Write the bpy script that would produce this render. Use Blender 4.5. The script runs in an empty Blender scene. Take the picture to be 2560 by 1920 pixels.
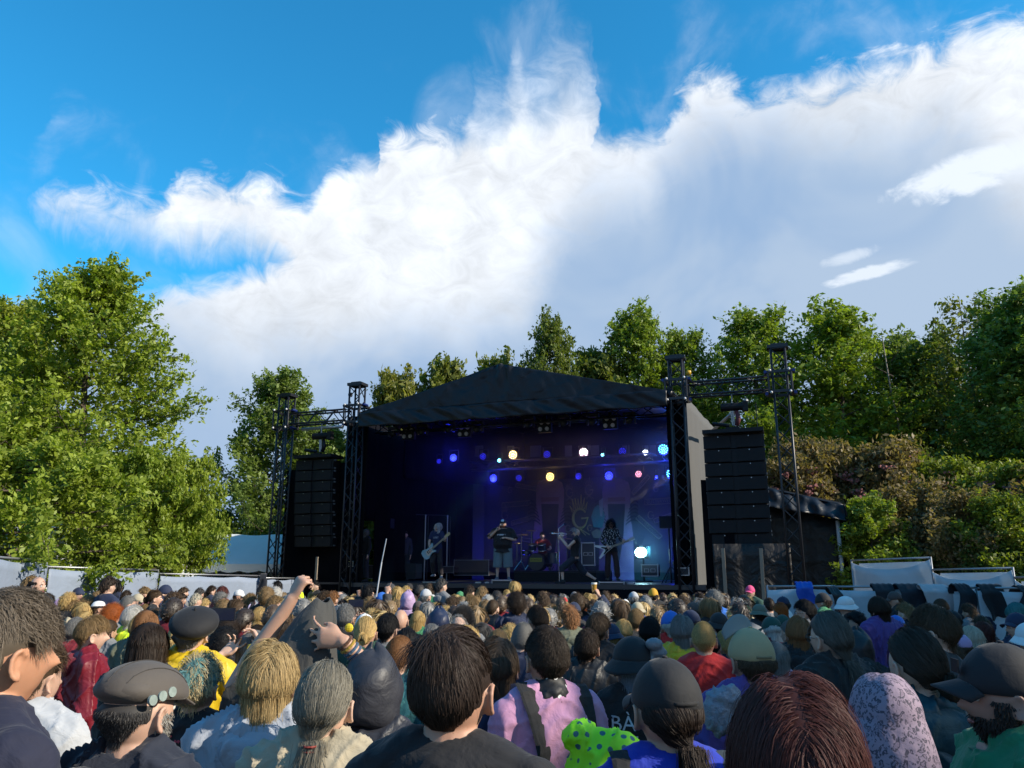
import bpy, bmesh, math, random
import numpy as np
from mathutils import Vector, Matrix, noise as mnoise
from mathutils.bvhtree import BVHTree

# ------------------------------------------------------------------ camera, sky, sun
PI = math.pi
F, CX, CY, TH, ZC = 1898.0, 1280.0, 960.0, math.radians(13.6), 1.85
scene = bpy.context.scene
C = scene.collection
cam_d = bpy.data.cameras.new('camera'); cam = bpy.data.objects.new('camera', cam_d); C.objects.link(cam)
cam_d.sensor_fit = 'HORIZONTAL'; cam_d.sensor_width = 36.0; cam_d.lens = 36.0*F/2560.0
cam_d.clip_start = 0.05; cam_d.clip_end = 3000
cam.location = (0, 0, ZC); cam.rotation_euler = (PI/2 + TH, 0, 0)
scene.camera = cam
vs = scene.view_settings
vs.view_transform = 'Standard'; vs.look = 'None'; vs.gamma = 1.0; vs.use_curve_mapping = False
vs.exposure = 0.42

SUN_EL = math.radians(31); SUN_AZ = math.radians(19)           # azimuth from +x towards -y
SD = Vector((math.cos(SUN_AZ)*math.cos(SUN_EL), -math.sin(SUN_AZ)*math.cos(SUN_EL), math.sin(SUN_EL)))
sun_d = bpy.data.lights.new('sun', 'SUN'); sun = bpy.data.objects.new('sun', sun_d); C.objects.link(sun)
sun_d.energy = 5.0; sun_d.angle = math.radians(0.5); sun_d.color = (1.0, 0.90, 0.74)
sun.rotation_euler = SD.to_track_quat('Z', 'Y').to_euler(); sun.location = SD*60

def ray(px, py):
    xc = (px-CX)/F; yc = (CY-py)/F
    return xc, math.cos(TH)-math.sin(TH)*yc, math.sin(TH)+math.cos(TH)*yc
def at(px, py, d):
    x, f, u = ray(px, py)
    return Vector((x/f*d, d, ZC+u/f*d))
def azel(px, py):
    x, f, u = ray(px, py)
    return math.atan2(x, f), math.atan2(u, math.hypot(x, f))

world = bpy.data.worlds.new('World'); scene.world = world; world.use_nodes = True
nt = world.node_tree; nt.nodes.clear()
def N(tree, typ, **kw):
    n = tree.nodes.new(typ)
    for k, v in kw.items():
        if k == 'ins':
            for i, val in v.items():
                if hasattr(val, 'is_output') or isinstance(val, bpy.types.NodeSocket): tree.links.new(val, n.inputs[i])
                else: n.inputs[i].default_value = val
        else: setattr(n, k, v)
    return n
def M_(tree, op, a, b=None, c=None, clamp=False):
    n = tree.nodes.new('ShaderNodeMath'); n.operation = op; n.use_clamp = clamp
    for i, v in enumerate((a, b, c)):
        if v is None: continue
        if isinstance(v, bpy.types.NodeSocket): tree.links.new(v, n.inputs[i])
        else: n.inputs[i].default_value = v
    return n.outputs[0]
def SS(tree, v, lo, hi):
    n = tree.nodes.new('ShaderNodeMapRange'); n.interpolation_type = 'SMOOTHSTEP'
    for i, val in enumerate((v, lo, hi, 0.0, 1.0)):
        if isinstance(val, bpy.types.NodeSocket): tree.links.new(val, n.inputs[i])
        else: n.inputs[i].default_value = val
    return n.outputs[0]
def MIXC(tree, f, a, b, blend='MIX'):
    n = tree.nodes.new('ShaderNodeMix'); n.data_type = 'RGBA'; n.blend_type = blend
    for i, v in ((0, f), (6, a), (7, b)):
        if isinstance(v, bpy.types.NodeSocket): tree.links.new(v, n.inputs[i])
        else: n.inputs[i].default_value = v if i == 0 else (*v, 1.0) if len(v) == 3 else v
    return n.outputs[2]
sky = N(nt, 'ShaderNodeTexSky', sky_type='NISHITA', sun_disc=False, sun_elevation=SUN_EL,
        sun_rotation=math.atan2(SD.x, SD.y), air_density=1.0, dust_density=0.3, ozone_density=2.5)
tc = N(nt, 'ShaderNodeTexCoord')
sep = N(nt, 'ShaderNodeSeparateXYZ', ins={0: tc.outputs['Generated']})
az = M_(nt, 'ARCTAN2', sep.outputs[0], sep.outputs[1])
el = M_(nt, 'ARCSINE', sep.outputs[2])
AZL, ELH = math.radians(50), math.radians(50)
_mp = N(nt, 'ShaderNodeCombineXYZ', ins={0: az, 1: el, 2: 4.0})
_wz = N(nt, 'ShaderNodeTexNoise', ins={0: _mp.outputs[0], 'Scale': 9.0, 'Detail': 5.0, 'Roughness': 0.6})
azw = M_(nt, 'ADD', az, M_(nt, 'MULTIPLY', M_(nt, 'SUBTRACT', _wz.outputs['Fac'], 0.5), 0.09))
an = M_(nt, 'MULTIPLY_ADD', azw, 0.5/AZL, 0.5, clamp=True)
def curve(pts):
    n = nt.nodes.new('ShaderNodeFloatCurve'); c = n.mapping.curves[0]
    P = sorted((azel(x, y)[0]/(2*AZL)+0.5, azel(x, y)[1]/ELH) for x, y in pts)
    P = [(0.0, P[0][1])]+P+[(1.0, P[-1][1])]
    while len(c.points) < len(P): c.points.new(0.5, 0.5)
    for q, (a, b) in zip(c.points, P): q.location = (a, b); q.handle_type = 'AUTO'
    n.mapping.update(); nt.links.new(an, n.inputs['Value'])
    return M_(nt, 'MULTIPLY', n.outputs[0], ELH)
comb = N(nt, 'ShaderNodeCombineXYZ', ins={0: az, 1: el, 2: 0.0})
def fbm(scale, detail, dist=0.0, sx=1.0, sy=1.0, off=0.0, rough=0.55):
    mp = N(nt, 'ShaderNodeMapping', ins={0: comb.outputs[0], 1: (off, off*0.7, 0), 3: (sx, sy, 1)})
    n = N(nt, 'ShaderNodeTexNoise', noise_dimensions='3D', ins={0: mp.outputs[0], 'Scale': scale, 'Detail': detail, 'Roughness': rough, 'Distortion': dist})
    return M_(nt, 'SUBTRACT', n.outputs['Fac'], 0.5)
top = curve([(0,620),(70,560),(100,480),(140,462),(250,470),(350,482),(420,480),(450,432),(520,432),(600,445),(680,450),(730,500),(790,515),(850,530),(900,555),(925,540),(936,430),(950,350),(1050,318),(1140,296),(1185,190),(1200,160),(1260,140),(1290,40),(1330,90),(1375,60),(1400,20),(1450,40),(1480,110),(1492,230),(1500,330),(1560,360),(1640,350),(1690,260),(1730,190),(1780,175),(1815,190),(1840,228),(1950,205),(2050,180),(2150,160),(2260,130),(2340,105),(2400,70),(2480,55),(2560,30)])
gtop = curve([(0,560),(90,520),(130,565),(180,590),(300,605),(420,640),(560,650),(640,660),(720,740),(900,1100),(2560,1100)])
gbot = curve([(0,750),(250,745),(310,738),(450,712),(540,700),(620,672),(700,620),(900,400),(2560,200)])
wbot = curve([(0,640),(200,640),(400,730),(600,775),(900,800),(1150,800),(1280,740),(1350,640),(1420,540),(1500,470),(1600,430),(1700,340),(1850,290),(2000,265),(2150,245),(2300,260),(2450,330),(2560,380)])
nL = fbm(7, 6, 0.6); nM = fbm(22, 8, 1.2, 0.8, 1.3, 3.1, 0.62); nW = fbm(16, 7, 2.0, 1.6, 0.7, 9.0, 0.6); nB = fbm(3.0, 4, 0.8, 1, 1.2, 5)
e1 = M_(nt, 'ADD', M_(nt, 'SUBTRACT', top, el), M_(nt, 'ADD', M_(nt, 'MULTIPLY', nL, 0.06), M_(nt, 'MULTIPLY', nM, 0.085)))
e2 = M_(nt, 'ADD', M_(nt, 'SUBTRACT', el, gtop), M_(nt, 'ADD', M_(nt, 'MULTIPLY', nL, 0.05), M_(nt, 'MULTIPLY', nW, 0.05)))
e3 = M_(nt, 'ADD', M_(nt, 'SUBTRACT', gbot, el), M_(nt, 'ADD', M_(nt, 'MULTIPLY', nL, 0.03), M_(nt, 'MULTIPLY', nM, 0.05)))
pa = azel(1340, 60)[0]
soft = M_(nt, 'MULTIPLY', SS(nt, el, 0.44, 0.60), SS(nt, M_(nt, 'ABSOLUTE', M_(nt, 'SUBTRACT', az, pa)), 0.15, 0.07))   # the thin plume high up
d1 = M_(nt, 'MULTIPLY', SS(nt, e1, -0.014, M_(nt, 'MULTIPLY_ADD', soft, 0.15, 0.030)), SS(nt, e2, -0.02, 0.06))
dens = M_(nt, 'MAXIMUM', d1, SS(nt, e3, -0.012, 0.03))
# thin high wisps
wisp = M_(nt, 'MULTIPLY', SS(nt, nL, -0.05, 0.22), SS(nt, e1, -0.10, 0.0))
dens = M_(nt, 'MAXIMUM', dens, M_(nt, 'MULTIPLY', wisp, 0.25))
gry = SS(nt, M_(nt, 'ADD', M_(nt, 'SUBTRACT', wbot, el), M_(nt, 'ADD', M_(nt, 'MULTIPLY', nB, 0.22), M_(nt, 'MULTIPLY', nM, 0.05))), -0.06, 0.09)
bump = M_(nt, 'MULTIPLY_ADD', M_(nt, 'ADD', M_(nt, 'ADD', nM, nL), nB), 0.52, 0.90)
white = MIXC(nt, 1.0, (9.0, 9.5, 10.2), bump, 'MULTIPLY')
thin = SS(nt, nB, -0.12, 0.16)
g1 = MIXC(nt, thin, (4.1, 5.3, 7.0), (2.9, 4.35, 6.6))
lowf = SS(nt, el, 0.0, 0.30)
g2 = MIXC(nt, lowf, (3.2, 4.6, 6.8), g1)
ccol = MIXC(nt, gry, white, g2)
def puff(px, py, wx, wy, amp):
    a, e = azel(px, py)
    dx = M_(nt, 'MULTIPLY', M_(nt, 'SUBTRACT', az, a), F/wx); 
    dy = M_(nt, 'MULTIPLY', M_(nt, 'ADD', M_(nt, 'SUBTRACT', el, e), M_(nt, 'MULTIPLY', M_(nt, 'SUBTRACT', az, a), -0.12)), F/wy)
    r = M_(nt, 'ADD', M_(nt, 'MULTIPLY', dx, dx), M_(nt, 'MULTIPLY', dy, dy))
    return M_(nt, 'MULTIPLY', SS(nt, M_(nt, 'ADD', r, M_(nt, 'MULTIPLY', nM, 3.2)), 1.25, 0.1), amp)
pf = M_(nt, 'MAXIMUM', puff(2450, 425, 190, 44, 0.95), M_(nt, 'MAXIMUM', puff(2120, 643, 66, 17, 0.55), puff(2170, 683, 95, 17, 0.8)))
ccol = MIXC(nt, pf, ccol, (8.2, 8.9, 9.8))
skyc = MIXC(nt, 1.0, sky.outputs[0], (0.32, 1.80, 2.22), 'MULTIPLY')
allc = MIXC(nt, dens, skyc, ccol)
below = SS(nt, sep.outputs[2], -0.02, 0.0)
allc = MIXC(nt, below, (0.9, 1.1, 0.9), allc)
bg = N(nt, 'ShaderNodeBackground', ins={0: allc, 1: 0.083})
nt.links.new(bg.outputs[0], N(nt, 'ShaderNodeOutputWorld').inputs[0])

# ------------------------------------------------------------------ helpers
rng = np.random.default_rng(11); random.seed(5)
def gz(y): return -0.024*min(max(y, -12.0), 24.0)
def lin(r, g, b):
    f = lambda c: (c/255.0/12.92) if c <= 10 else ((c/255.0+0.055)/1.055)**2.4
    return (f(r), f(g), f(b))

class MB:
    def __init__(s): s.V = []; s.Fc = []; s.n = 0
    def add(s, V, Fs):
        V = np.asarray(V, float).reshape(-1, 3); o = s.n
        s.V.append(V); s.n += len(V)
        s.Fc += [tuple(int(i)+o for i in f) for f in Fs]
        return s
    def box(s, c, d, R=None):
        c = Vector(c); hx, hy, hz = d[0]/2, d[1]/2, d[2]/2
        P = [Vector((x, y, z)) for x in (-hx, hx) for y in (-hy, hy) for z in (-hz, hz)]
        if R is not None: P = [R @ p for p in P]
        return s.add([p+c for p in P], [(0,1,3,2),(4,6,7,5),(0,4,5,1),(2,3,7,6),(0,2,6,4),(1,5,7,3)])
    def tube(s, pts, rad, n=8, hint=(0, 0, 1), cap=True, twist=None):
        P = [Vector(p) for p in pts]; m = len(P)
        R = [(r, r) if not isinstance(r, (tuple, list)) else r for r in (rad if isinstance(rad, (list,)) else [rad]*m)]
        T = [(P[min(i+1, m-1)]-P[max(i-1, 0)]).normalized() for i in range(m)]
        h = Vector(hint); 
        if abs(T[0].dot(h)) > 0.95: h = Vector((1, 0, 0)) if abs(T[0].x) < 0.9 else Vector((0, 1, 0))
        V = []; u = (h - T[0]*h.dot(T[0])).normalized()
        for i in range(m):
            u = (u - T[i]*u.dot(T[i])).normalized(); w = T[i].cross(u)
            for k in range(n):
                a = 2*PI*k/n
                V.append(P[i]+w*(math.cos(a)*R[i][0])+u*(math.sin(a)*R[i][1]))
        Fs = [(i*n+k, i*n+(k+1) % n, (i+1)*n+(k+1) % n, (i+1)*n+k) for i in range(m-1) for k in range(n)]
        if cap:
            Fs += [tuple(range(n))[::-1], tuple((m-1)*n+k for k in range(n))]
        return s.add(V, Fs)
    def ell(s, c, r, n=12, m=8, R=None):
        V = [(0, 0, 1)]; Fs = []
        for i in range(1, m):
            a = PI*i/m
            V += [(math.sin(a)*math.cos(2*PI*k/n), math.sin(a)*math.sin(2*PI*k/n), math.cos(a)) for k in range(n)]
        V.append((0, 0, -1)); L = len(V)-1
        Fs += [(0, 1+k, 1+(k+1) % n) for k in range(n)]
        for i in range(m-2):
            a = 1+i*n
            Fs += [(a+k, a+n+k, a+n+(k+1) % n, a+(k+1) % n) for k in range(n)]
        a = 1+(m-2)*n
        Fs += [(L, a+(k+1) % n, a+k) for k in range(n)]
        P = [Vector((v[0]*r[0], v[1]*r[1], v[2]*r[2])) for v in V]
        if R is not None: P = [R @ p for p in P]
        return s.add([p+Vector(c) for p in P], Fs)
    def grid(s, fn, nu, nv, thick=0.0):
        V = [fn(i/nu, j/nv) for j in range(nv+1) for i in range(nu+1)]
        Fs = [(j*(nu+1)+i, j*(nu+1)+i+1, (j+1)*(nu+1)+i+1, (j+1)*(nu+1)+i) for j in range(nv) for i in range(nu)]
        if thick:
            A = np.array([tuple(v) for v in V]).reshape(nv+1, nu+1, 3)
            du = np.gradient(A, axis=1); dv = np.gradient(A, axis=0)
            nn = np.cross(du, dv); nn /= (np.linalg.norm(nn, axis=2, keepdims=True)+1e-9)
            B = (A-nn*thick).reshape(-1, 3); L = len(V)
            V = list(A.reshape(-1, 3))+list(B)
            Fs += [tuple(q+L for q in f[::-1]) for f in Fs]
            bd = [i for i in range(nu+1)]+[j*(nu+1)+nu for j in range(1, nv+1)]+[nv*(nu+1)+i for i in range(nu-1, -1, -1)]+[j*(nu+1) for j in range(nv-1, 0, -1)]
            Fs += [(bd[k], bd[k]+L, bd[(k+1) % len(bd)]+L, bd[(k+1) % len(bd)]) for k in range(len(bd))]
        return s.add([tuple(v) for v in V], Fs)
    def arr(s): return np.concatenate(s.V) if s.V else np.zeros((0, 3))
    def mesh(s, name, smooth=False, var=None):
        me = bpy.data.meshes.new(name); me.from_pydata(s.arr().tolist(), [], s.Fc); me.update()
        if smooth: me.shade_smooth()
        return me
def obj(name, me, mat=None, parent=None, smooth=False, color=None, **props):
    if isinstance(me, MB): me = me.mesh(name, smooth)
    o = bpy.data.objects.new(name, me); C.objects.link(o)
    if mat is not None and len(me.materials) == 0: me.materials.append(mat)
    if parent is not None: o.parent = parent
    if color is not None: o.color = (*color, 1.0)
    for k, v in props.items(): o[k] = v
    return o
def thing(name, label, cat, loc=(0, 0, 0), rz=0.0, group=None, sc=None):
    o = bpy.data.objects.new(name, None); C.objects.link(o); o.empty_display_size = 0.2
    o.location = loc; o.rotation_euler = (0, 0, rz); o['label'] = label; o['category'] = cat
    if sc: o.scale = (sc, sc, sc)
    if group: o['group'] = group
    return o
def fastmesh(name, V, Q, var=None, smooth=True, k=4):
    """numpy mesh of quads (or k-gons); var = per-vertex grey value"""
    me = bpy.data.meshes.new(name); V = np.ascontiguousarray(V, np.float32); Q = np.ascontiguousarray(Q, np.int32)
    me.vertices.add(len(V)); me.vertices.foreach_set('co', V.ravel())
    me.loops.add(Q.size); me.loops.foreach_set('vertex_index', Q.ravel())
    me.polygons.add(len(Q)); me.polygons.foreach_set('loop_start', np.arange(0, Q.size, k, dtype=np.int32))
    me.update(calc_edges=True)
    if smooth: me.shade_smooth()
    if var is not None:
        at_ = me.attributes.new('var', 'FLOAT', 'POINT'); at_.data.foreach_set('value', np.ascontiguousarray(var, np.float32))
    return me

# ------------------------------------------------------------------ materials
def mat(name, col=(0.5, 0.5, 0.5), rough=0.7, metal=0.0, objcol=False, nscale=0, namp=0.25, bscale=0, bamp=0.2, bdist=0.005,
        var=0.0, transl=0.0, emit=None, estr=0.0, sheen=0.0, sss=0.0, spec=0.5, trans=0.0, voro=False, stretch=None, alpha=1.0, coords='Object'):
    m = bpy.data.materials.new(name); m.use_nodes = True; t = m.node_tree; b = t.nodes['Principled BSDF']
    cs = None
    if objcol: cs = N(t, 'ShaderNodeObjectInfo').outputs['Color']
    base = cs if cs is not None else (*col, 1.0)
    co = N(t, 'ShaderNodeTexCoord').outputs[coords]
    if stretch: co = N(t, 'ShaderNodeMapping', ins={0: co, 3: stretch}).outputs[0]
    c = base
    def mul(c, fac):
        n = t.nodes.new('ShaderNodeMix'); n.data_type = 'RGBA'; n.blend_type = 'MULTIPLY'; n.inputs[0].default_value = 1
        if isinstance(c, bpy.types.NodeSocket): t.links.new(c, n.inputs[6])
        else: n.inputs[6].default_value = c
        t.links.new(fac, n.inputs[7]); return n.outputs[2]
    if nscale:
        nz = N(t, 'ShaderNodeTexNoise', ins={0: co, 'Scale': nscale, 'Detail': 5.0, 'Roughness': 0.6})
        c = mul(c, M_(t, 'MULTIPLY_ADD', nz.outputs['Fac'], 2*namp, 1.0-namp))
    if var:
        a = N(t, 'ShaderNodeAttribute', attribute_name='var')
        c = mul(c, M_(t, 'MULTIPLY_ADD', a.outputs['Fac'], 2*var, 1.0-var))
    if isinstance(c, bpy.types.NodeSocket): t.links.new(c, b.inputs['Base Color'])
    else: b.inputs['Base Color'].default_value = c
    b.inputs['Roughness'].default_value = rough; b.inputs['Metallic'].default_value = metal
    b.inputs['Specular IOR Level'].default_value = spec
    if sheen: b.inputs['Sheen Weight'].default_value = sheen; b.inputs['Sheen Roughness'].default_value = 0.4
    if sss:
        b.inputs['Subsurface Weight'].default_value = sss; b.inputs['Subsurface Radius'].default_value = (1.0, 0.35, 0.2); b.inputs['Subsurface Scale'].default_value = 0.012
    if trans: b.inputs['Transmission Weight'].default_value = trans
    if alpha < 1: b.inputs['Alpha'].default_value = alpha
    if emit is not None: b.inputs['Emission Color'].default_value = (*emit, 1); b.inputs['Emission Strength'].default_value = estr
    if bscale:
        tx = N(t, 'ShaderNodeTexVoronoi', ins={0: co, 'Scale': bscale}).outputs[0] if voro else \
             N(t, 'ShaderNodeTexNoise', ins={0: co, 'Scale': bscale, 'Detail': 4.0, 'Distortion': 0.6}).outputs['Fac']
        bp = N(t, 'ShaderNodeBump', ins={'Height': tx, 'Strength': bamp, 'Distance': bdist})
        t.links.new(bp.outputs[0], b.inputs['Normal'])
    if transl:
        tr = N(t, 'ShaderNodeBsdfTranslucent')
        if isinstance(c, bpy.types.NodeSocket): t.links.new(c, tr.inputs[0])
        else: tr.inputs[0].default_value = c
        mx = N(t, 'ShaderNodeMixShader', ins={0: transl, 1: b.outputs[0], 2: tr.outputs[0]})
        t.links.new(mx.outputs[0], t.nodes['Material Output'].inputs[0])
    return m
m_skin = mat('skin', objcol=True, rough=0.55, nscale=35, namp=0.10, bscale=90, bamp=0.15, bdist=0.001, sss=0.12)
m_cloth = mat('cloth', objcol=True, rough=0.85, nscale=9, namp=0.14, bscale=14, bamp=0.55, bdist=0.02, sheen=0.15)
m_shell = mat('shell_fabric', objcol=True, rough=0.5, nscale=7, namp=0.10, bscale=11, bamp=0.6, bdist=0.02, spec=0.45)
m_hair = mat('hair', objcol=True, rough=0.58, var=0.36, transl=0.22, spec=0.28)
m_cap = mat('hat_cloth', objcol=True, rough=0.8, nscale=14, namp=0.12, bscale=25, bamp=0.4, bdist=0.006, sheen=0.1)
m_print = mat('print_ink', objcol=True, rough=0.7, nscale=60, namp=0.12)
m_eye = mat('eye_white', (0.75, 0.73, 0.7), rough=0.2, nscale=40, namp=0.05)
m_blk = mat('black_paint', (0.007, 0.007, 0.010), spec=0.3, rough=0.55, nscale=12, namp=0.3)
m_truss = mat('truss_coat', (0.018, 0.018, 0.024), rough=0.38, metal=0.3, nscale=30, namp=0.35, spec=0.6)
m_alu = mat('aluminium', (0.42, 0.43, 0.45), rough=0.35, metal=0.9, nscale=25, namp=0.15)
m_zinc = mat('galvanised_steel', (0.34, 0.35, 0.37), rough=0.45, metal=0.7, nscale=40, namp=0.2)
m_tarp = mat('black_tarp', (0.007, 0.009, 0.015), rough=0.42, nscale=3, namp=0.4, bscale=2.2, bamp=0.5, bdist=0.08, spec=0.35)
m_gauze = mat('grey_gauze', (0.095, 0.096, 0.098), rough=0.9, nscale=4, namp=0.12, bscale=60, bamp=0.5, bdist=0.01, stretch=(1, 1, 0.25))
m_drape = mat('black_drape', (0.004, 0.004, 0.006), rough=1.0, nscale=5, namp=0.4, spec=0.1)
m_wtarp = mat('white_sheeting', (0.62, 0.66, 0.70), rough=0.6, nscale=2.2, namp=0.10, bscale=3, bamp=0.5, bdist=0.05, transl=0.25)
m_wtarp_shaded = mat('white_sheeting_shaded', (0.26, 0.31, 0.40), rough=0.6, nscale=2.2, namp=0.10, bscale=3, bamp=0.5, bdist=0.05, transl=0.15)  # white sheeting of the left fence, its bluish shade painted into the colour
m_tent = mat('tent_fabric', (0.72, 0.75, 0.78), rough=0.45, nscale=1.5, namp=0.07, bscale=2, bamp=0.3, bdist=0.05, transl=0.12)
m_wood = mat('timber', (0.26, 0.21, 0.16), rough=0.8, nscale=14, namp=0.3, stretch=(1, 1, 0.1))
m_bark = mat('bark', (0.085, 0.066, 0.05), rough=0.9, nscale=9, namp=0.45, bscale=16, bamp=0.9, bdist=0.03, stretch=(1, 1, 0.3))
m_grill = mat('speaker_grille', (0.007, 0.007, 0.010), rough=0.7, metal=0.0, bscale=220, voro=True, bamp=0.8, bdist=0.004, spec=0.35, nscale=3, namp=0.15)
def leafmat(name, col, col2, transl=0.40):
    m = bpy.data.materials.new(name); m.use_nodes = True; t = m.node_tree; b = t.nodes['Principled BSDF']
    a = N(t, 'ShaderNodeAttribute', attribute_name='var')
    c = MIXC(t, a.outputs['Fac'], col, col2)
    oi = N(t, 'ShaderNodeObjectInfo'); c = MIXC(t, 1.0, c, oi.outputs['Color'], 'MULTIPLY')
    t.links.new(c, b.inputs['Base Color']); b.inputs['Roughness'].default_value = 0.5; b.inputs['Specular IOR Level'].default_value = 0.35
    tr = N(t, 'ShaderNodeBsdfTranslucent', ins={0: MIXC(t, 1.0, c, (1.15, 1.25, 0.45), 'MULTIPLY')})
    mx = N(t, 'ShaderNodeMixShader', ins={0: transl, 1: b.outputs[0], 2: tr.outputs[0]})
    t.links.new(mx.outputs[0], t.nodes['Material Output'].inputs[0]); return m
m_leaf = leafmat('leaf_green', (0.08, 0.125, 0.014), (0.33, 0.40, 0.06))
m_leafd = leafmat('leaf_dark', (0.035, 0.065, 0.018), (0.19, 0.24, 0.06))
m_leafy = leafmat('leaf_yellowing', (0.09, 0.11, 0.02), (0.30, 0.29, 0.06))
m_leafr = leafmat('leaf_russet', (0.11, 0.10, 0.045), (0.33, 0.25, 0.13))
m_umbel = mat('umbel', (0.30, 0.12, 0.11), rough=0.9, nscale=20, namp=0.4)

# ------------------------------------------------------------------ ground
def ground_mat():
    m = mat('trampled_grass', (0.045, 0.06, 0.02), rough=0.95, nscale=1.3, namp=0.5, bscale=30, bamp=0.8, bdist=0.05); return m
g = MB()
ys = [-60, -12, -4, 0, 4, 8, 12, 16, 20, 24, 40, 80, 200, 900]
g.add([(x, y, gz(y)) for y in ys for x in (-900, -60, 0, 60, 900)],
      [(j*5+i, j*5+i+1, (j+1)*5+i+1, (j+1)*5+i) for j in range(len(ys)-1) for i in range(4)])
obj('ground', g, ground_mat(), kind='structure')
# ------------------------------------------------------------------ people: head, hands, bodies
HC = 1.600                                     # height of the head centre on a 1.75 m figure
def head_parts(g, c=(0, 0, HC), n=40, m=30, R=None, ears=True, k=1.0, mouth=0.0):
    ga = lambda v, mu, s: math.exp(-((v-mu)/s)**2)
    V = []; 
    def pt(th, ph):
        x, y, z = math.sin(th)*math.cos(ph), math.sin(th)*math.sin(ph), math.cos(th)
        X, Y, Z = x*0.077, y*0.097, z*0.118
        jaw = max(0.0, -z); X *= 1-0.26*jaw**1.3
        if y > 0:
            f = y**2; Y *= 0.93
            Y += f*(0.026*ga(x, 0, .12)*ga(z, -.13, .17)+0.018*ga(x, 0, .17)*ga(z, -.24, .08)
                  + 0.005*ga(abs(x), .3, .22)*ga(z, .14, .08)-0.015*ga(abs(x), .40, .15)*ga(z, .0, .10)
                  + 0.004*ga(abs(x), .5, .2)*ga(z, -.28, .15)+0.008*ga(x, 0, .22)*ga(z, -.47, .07)-(0.004+0.02*mouth)*ga(x, 0, .22)*ga(z, -.50-.06*mouth, .025+.05*mouth)
                  + 0.005*ga(x, 0, .2)*ga(z, -.57-.1*mouth, .05)+0.020*ga(x, 0, .3)*ga(z, -.84, .14)-0.006*ga(z, -.68, .06))
        else:
            b = max(0.0, -z-0.25); Y *= 1-0.55*b
        return Vector((X, Y, Z))*k
    V.append(pt(0, 0))
    for i in range(1, m): V += [pt(PI*i/m, 2*PI*j/n) for j in range(n)]
    V.append(pt(PI, 0)); L = len(V)-1
    Fs = [(0, 1+j, 1+(j+1) % n) for j in range(n)]
    for i in range(m-2): a = 1+i*n; Fs += [(a+j, a+n+j, a+n+(j+1) % n, a+(j+1) % n) for j in range(n)]
    a = 1+(m-2)*n; Fs += [(L, a+(j+1) % n, a+j) for j in range(n)]
    T = (lambda p: (R @ p if R is not None else p)+Vector(c))
    g.add([T(v) for v in V], Fs)
    if ears:
        for s in (-1, 1):
            P = []
            for q in range(9):
                t = math.radians(-60+q*32); P.append(T(Vector((s*(0.077+0.014*(1 if 1 < q < 8 else .3)), -0.012-0.017*math.sin(t)+0.012, -0.012+0.030*math.cos(t-0.0)))*k))
            g.tube(P, [0.006*k]*9, 6)
            g.ell(T(Vector((s*0.079, -0.004, -0.014))*k), (0.0055*k, 0.013*k, 0.024*k), 8, 6, R)
            g.ell(T(Vector((s*0.078, 0.002, -0.036))*k), (0.007*k, 0.009*k, 0.011*k), 8, 6, R)
def hand(g, W, D, Nn, side=1, pose='relaxed', k=1.0):
    """W wrist, D direction to the fingers, Nn palm normal (fingers curl towards it), side +1: thumb on D x N side"""
    W, D, Nn = Vector(W), Vector(D).normalized(), Vector(Nn); Nn = (Nn-D*Nn.dot(D)).normalized(); X = D.cross(Nn)*side
    P = lambda a, b, c_: W+D*a*k+X*b*k+Nn*c_*k
    g.tube([P(-.02, 0, 0), P(.01, 0, 0), P(.045, .002, .0), P(.085, .0, 0), P(.095, 0, 0)], [(.024*k, .018*k), (.027*k, .017*k), (.040*k, .016*k), (.041*k, .014*k), (.036*k, .011*k)], 12, hint=Nn)
    curls = {'relaxed': (.45, .5, .55, .6), 'open': (.08, .04, .06, .1), 'point': (.05, 1.45, 1.5, 1.5), 'grip': (1.25, 1.3, 1.3, 1.3), 'phone': (.5, .6, .75, .9), 'fist': (1.45, 1.5, 1.5, 1.5)}[pose]
    for i, (b, L, r) in enumerate(((.030, .078, .0088), (.010, .086, .0092), (-.011, .080, .0088), (-.031, .063, .0078))):
        cu = curls[i]; p = Vector((.088-.004*abs(i-1), b, 0)); ang = 0; pts = [P(p.x-.03, p.y*.9, 0)]; rr = [r*1.05*k]; sp = b*1.6*(0.6 if pose in ('grip', 'fist', 'point') else 0.9)
        pts.append(P(*p)); rr.append(r*1.08*k)
        for sgm, f in ((.46, .75), (.30, 1.0), (.24, .8)):
            ang += cu*f; p = p+Vector((math.cos(ang)*L*sgm, sp*sgm*L/.08, math.sin(ang)*L*sgm)); pts.append(P(*p)); rr.append(r*(1-.09*len(rr)+.09)*k)
        g.tube(pts, rr, 8, hint=X)
    th = 0.9 if pose in ('grip', 'fist', 'point') else 0.35
    g.tube([P(.018, .018, .004), P(.045, .044, .010+.01*th), P(.072, .056-.012*th, .018+.022*th), P(.094, .058-.030*th, .022+.03*th)], [.0135*k, .0125*k, .0105*k, .008*k], 8, hint=Nn)
POSE0 = dict(lean=0.0, arms=[((-.235, .0, 1.12), (-.235, .10, .87), (0, .05, -1), (1, 0, 0), 'relaxed'), ((.235, .0, 1.12), (.235, .10, .87), (0, .05, -1), (-1, 0, 0), 'relaxed')],
             legs=[((-.10, .01, .48), (-.11, -.03, .085), 0.0), ((.10, .01, .48), (.11, -.03, .085), 0.0)], fat=1.0, belly=0.0, headR=None, mouth=0.0)
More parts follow.
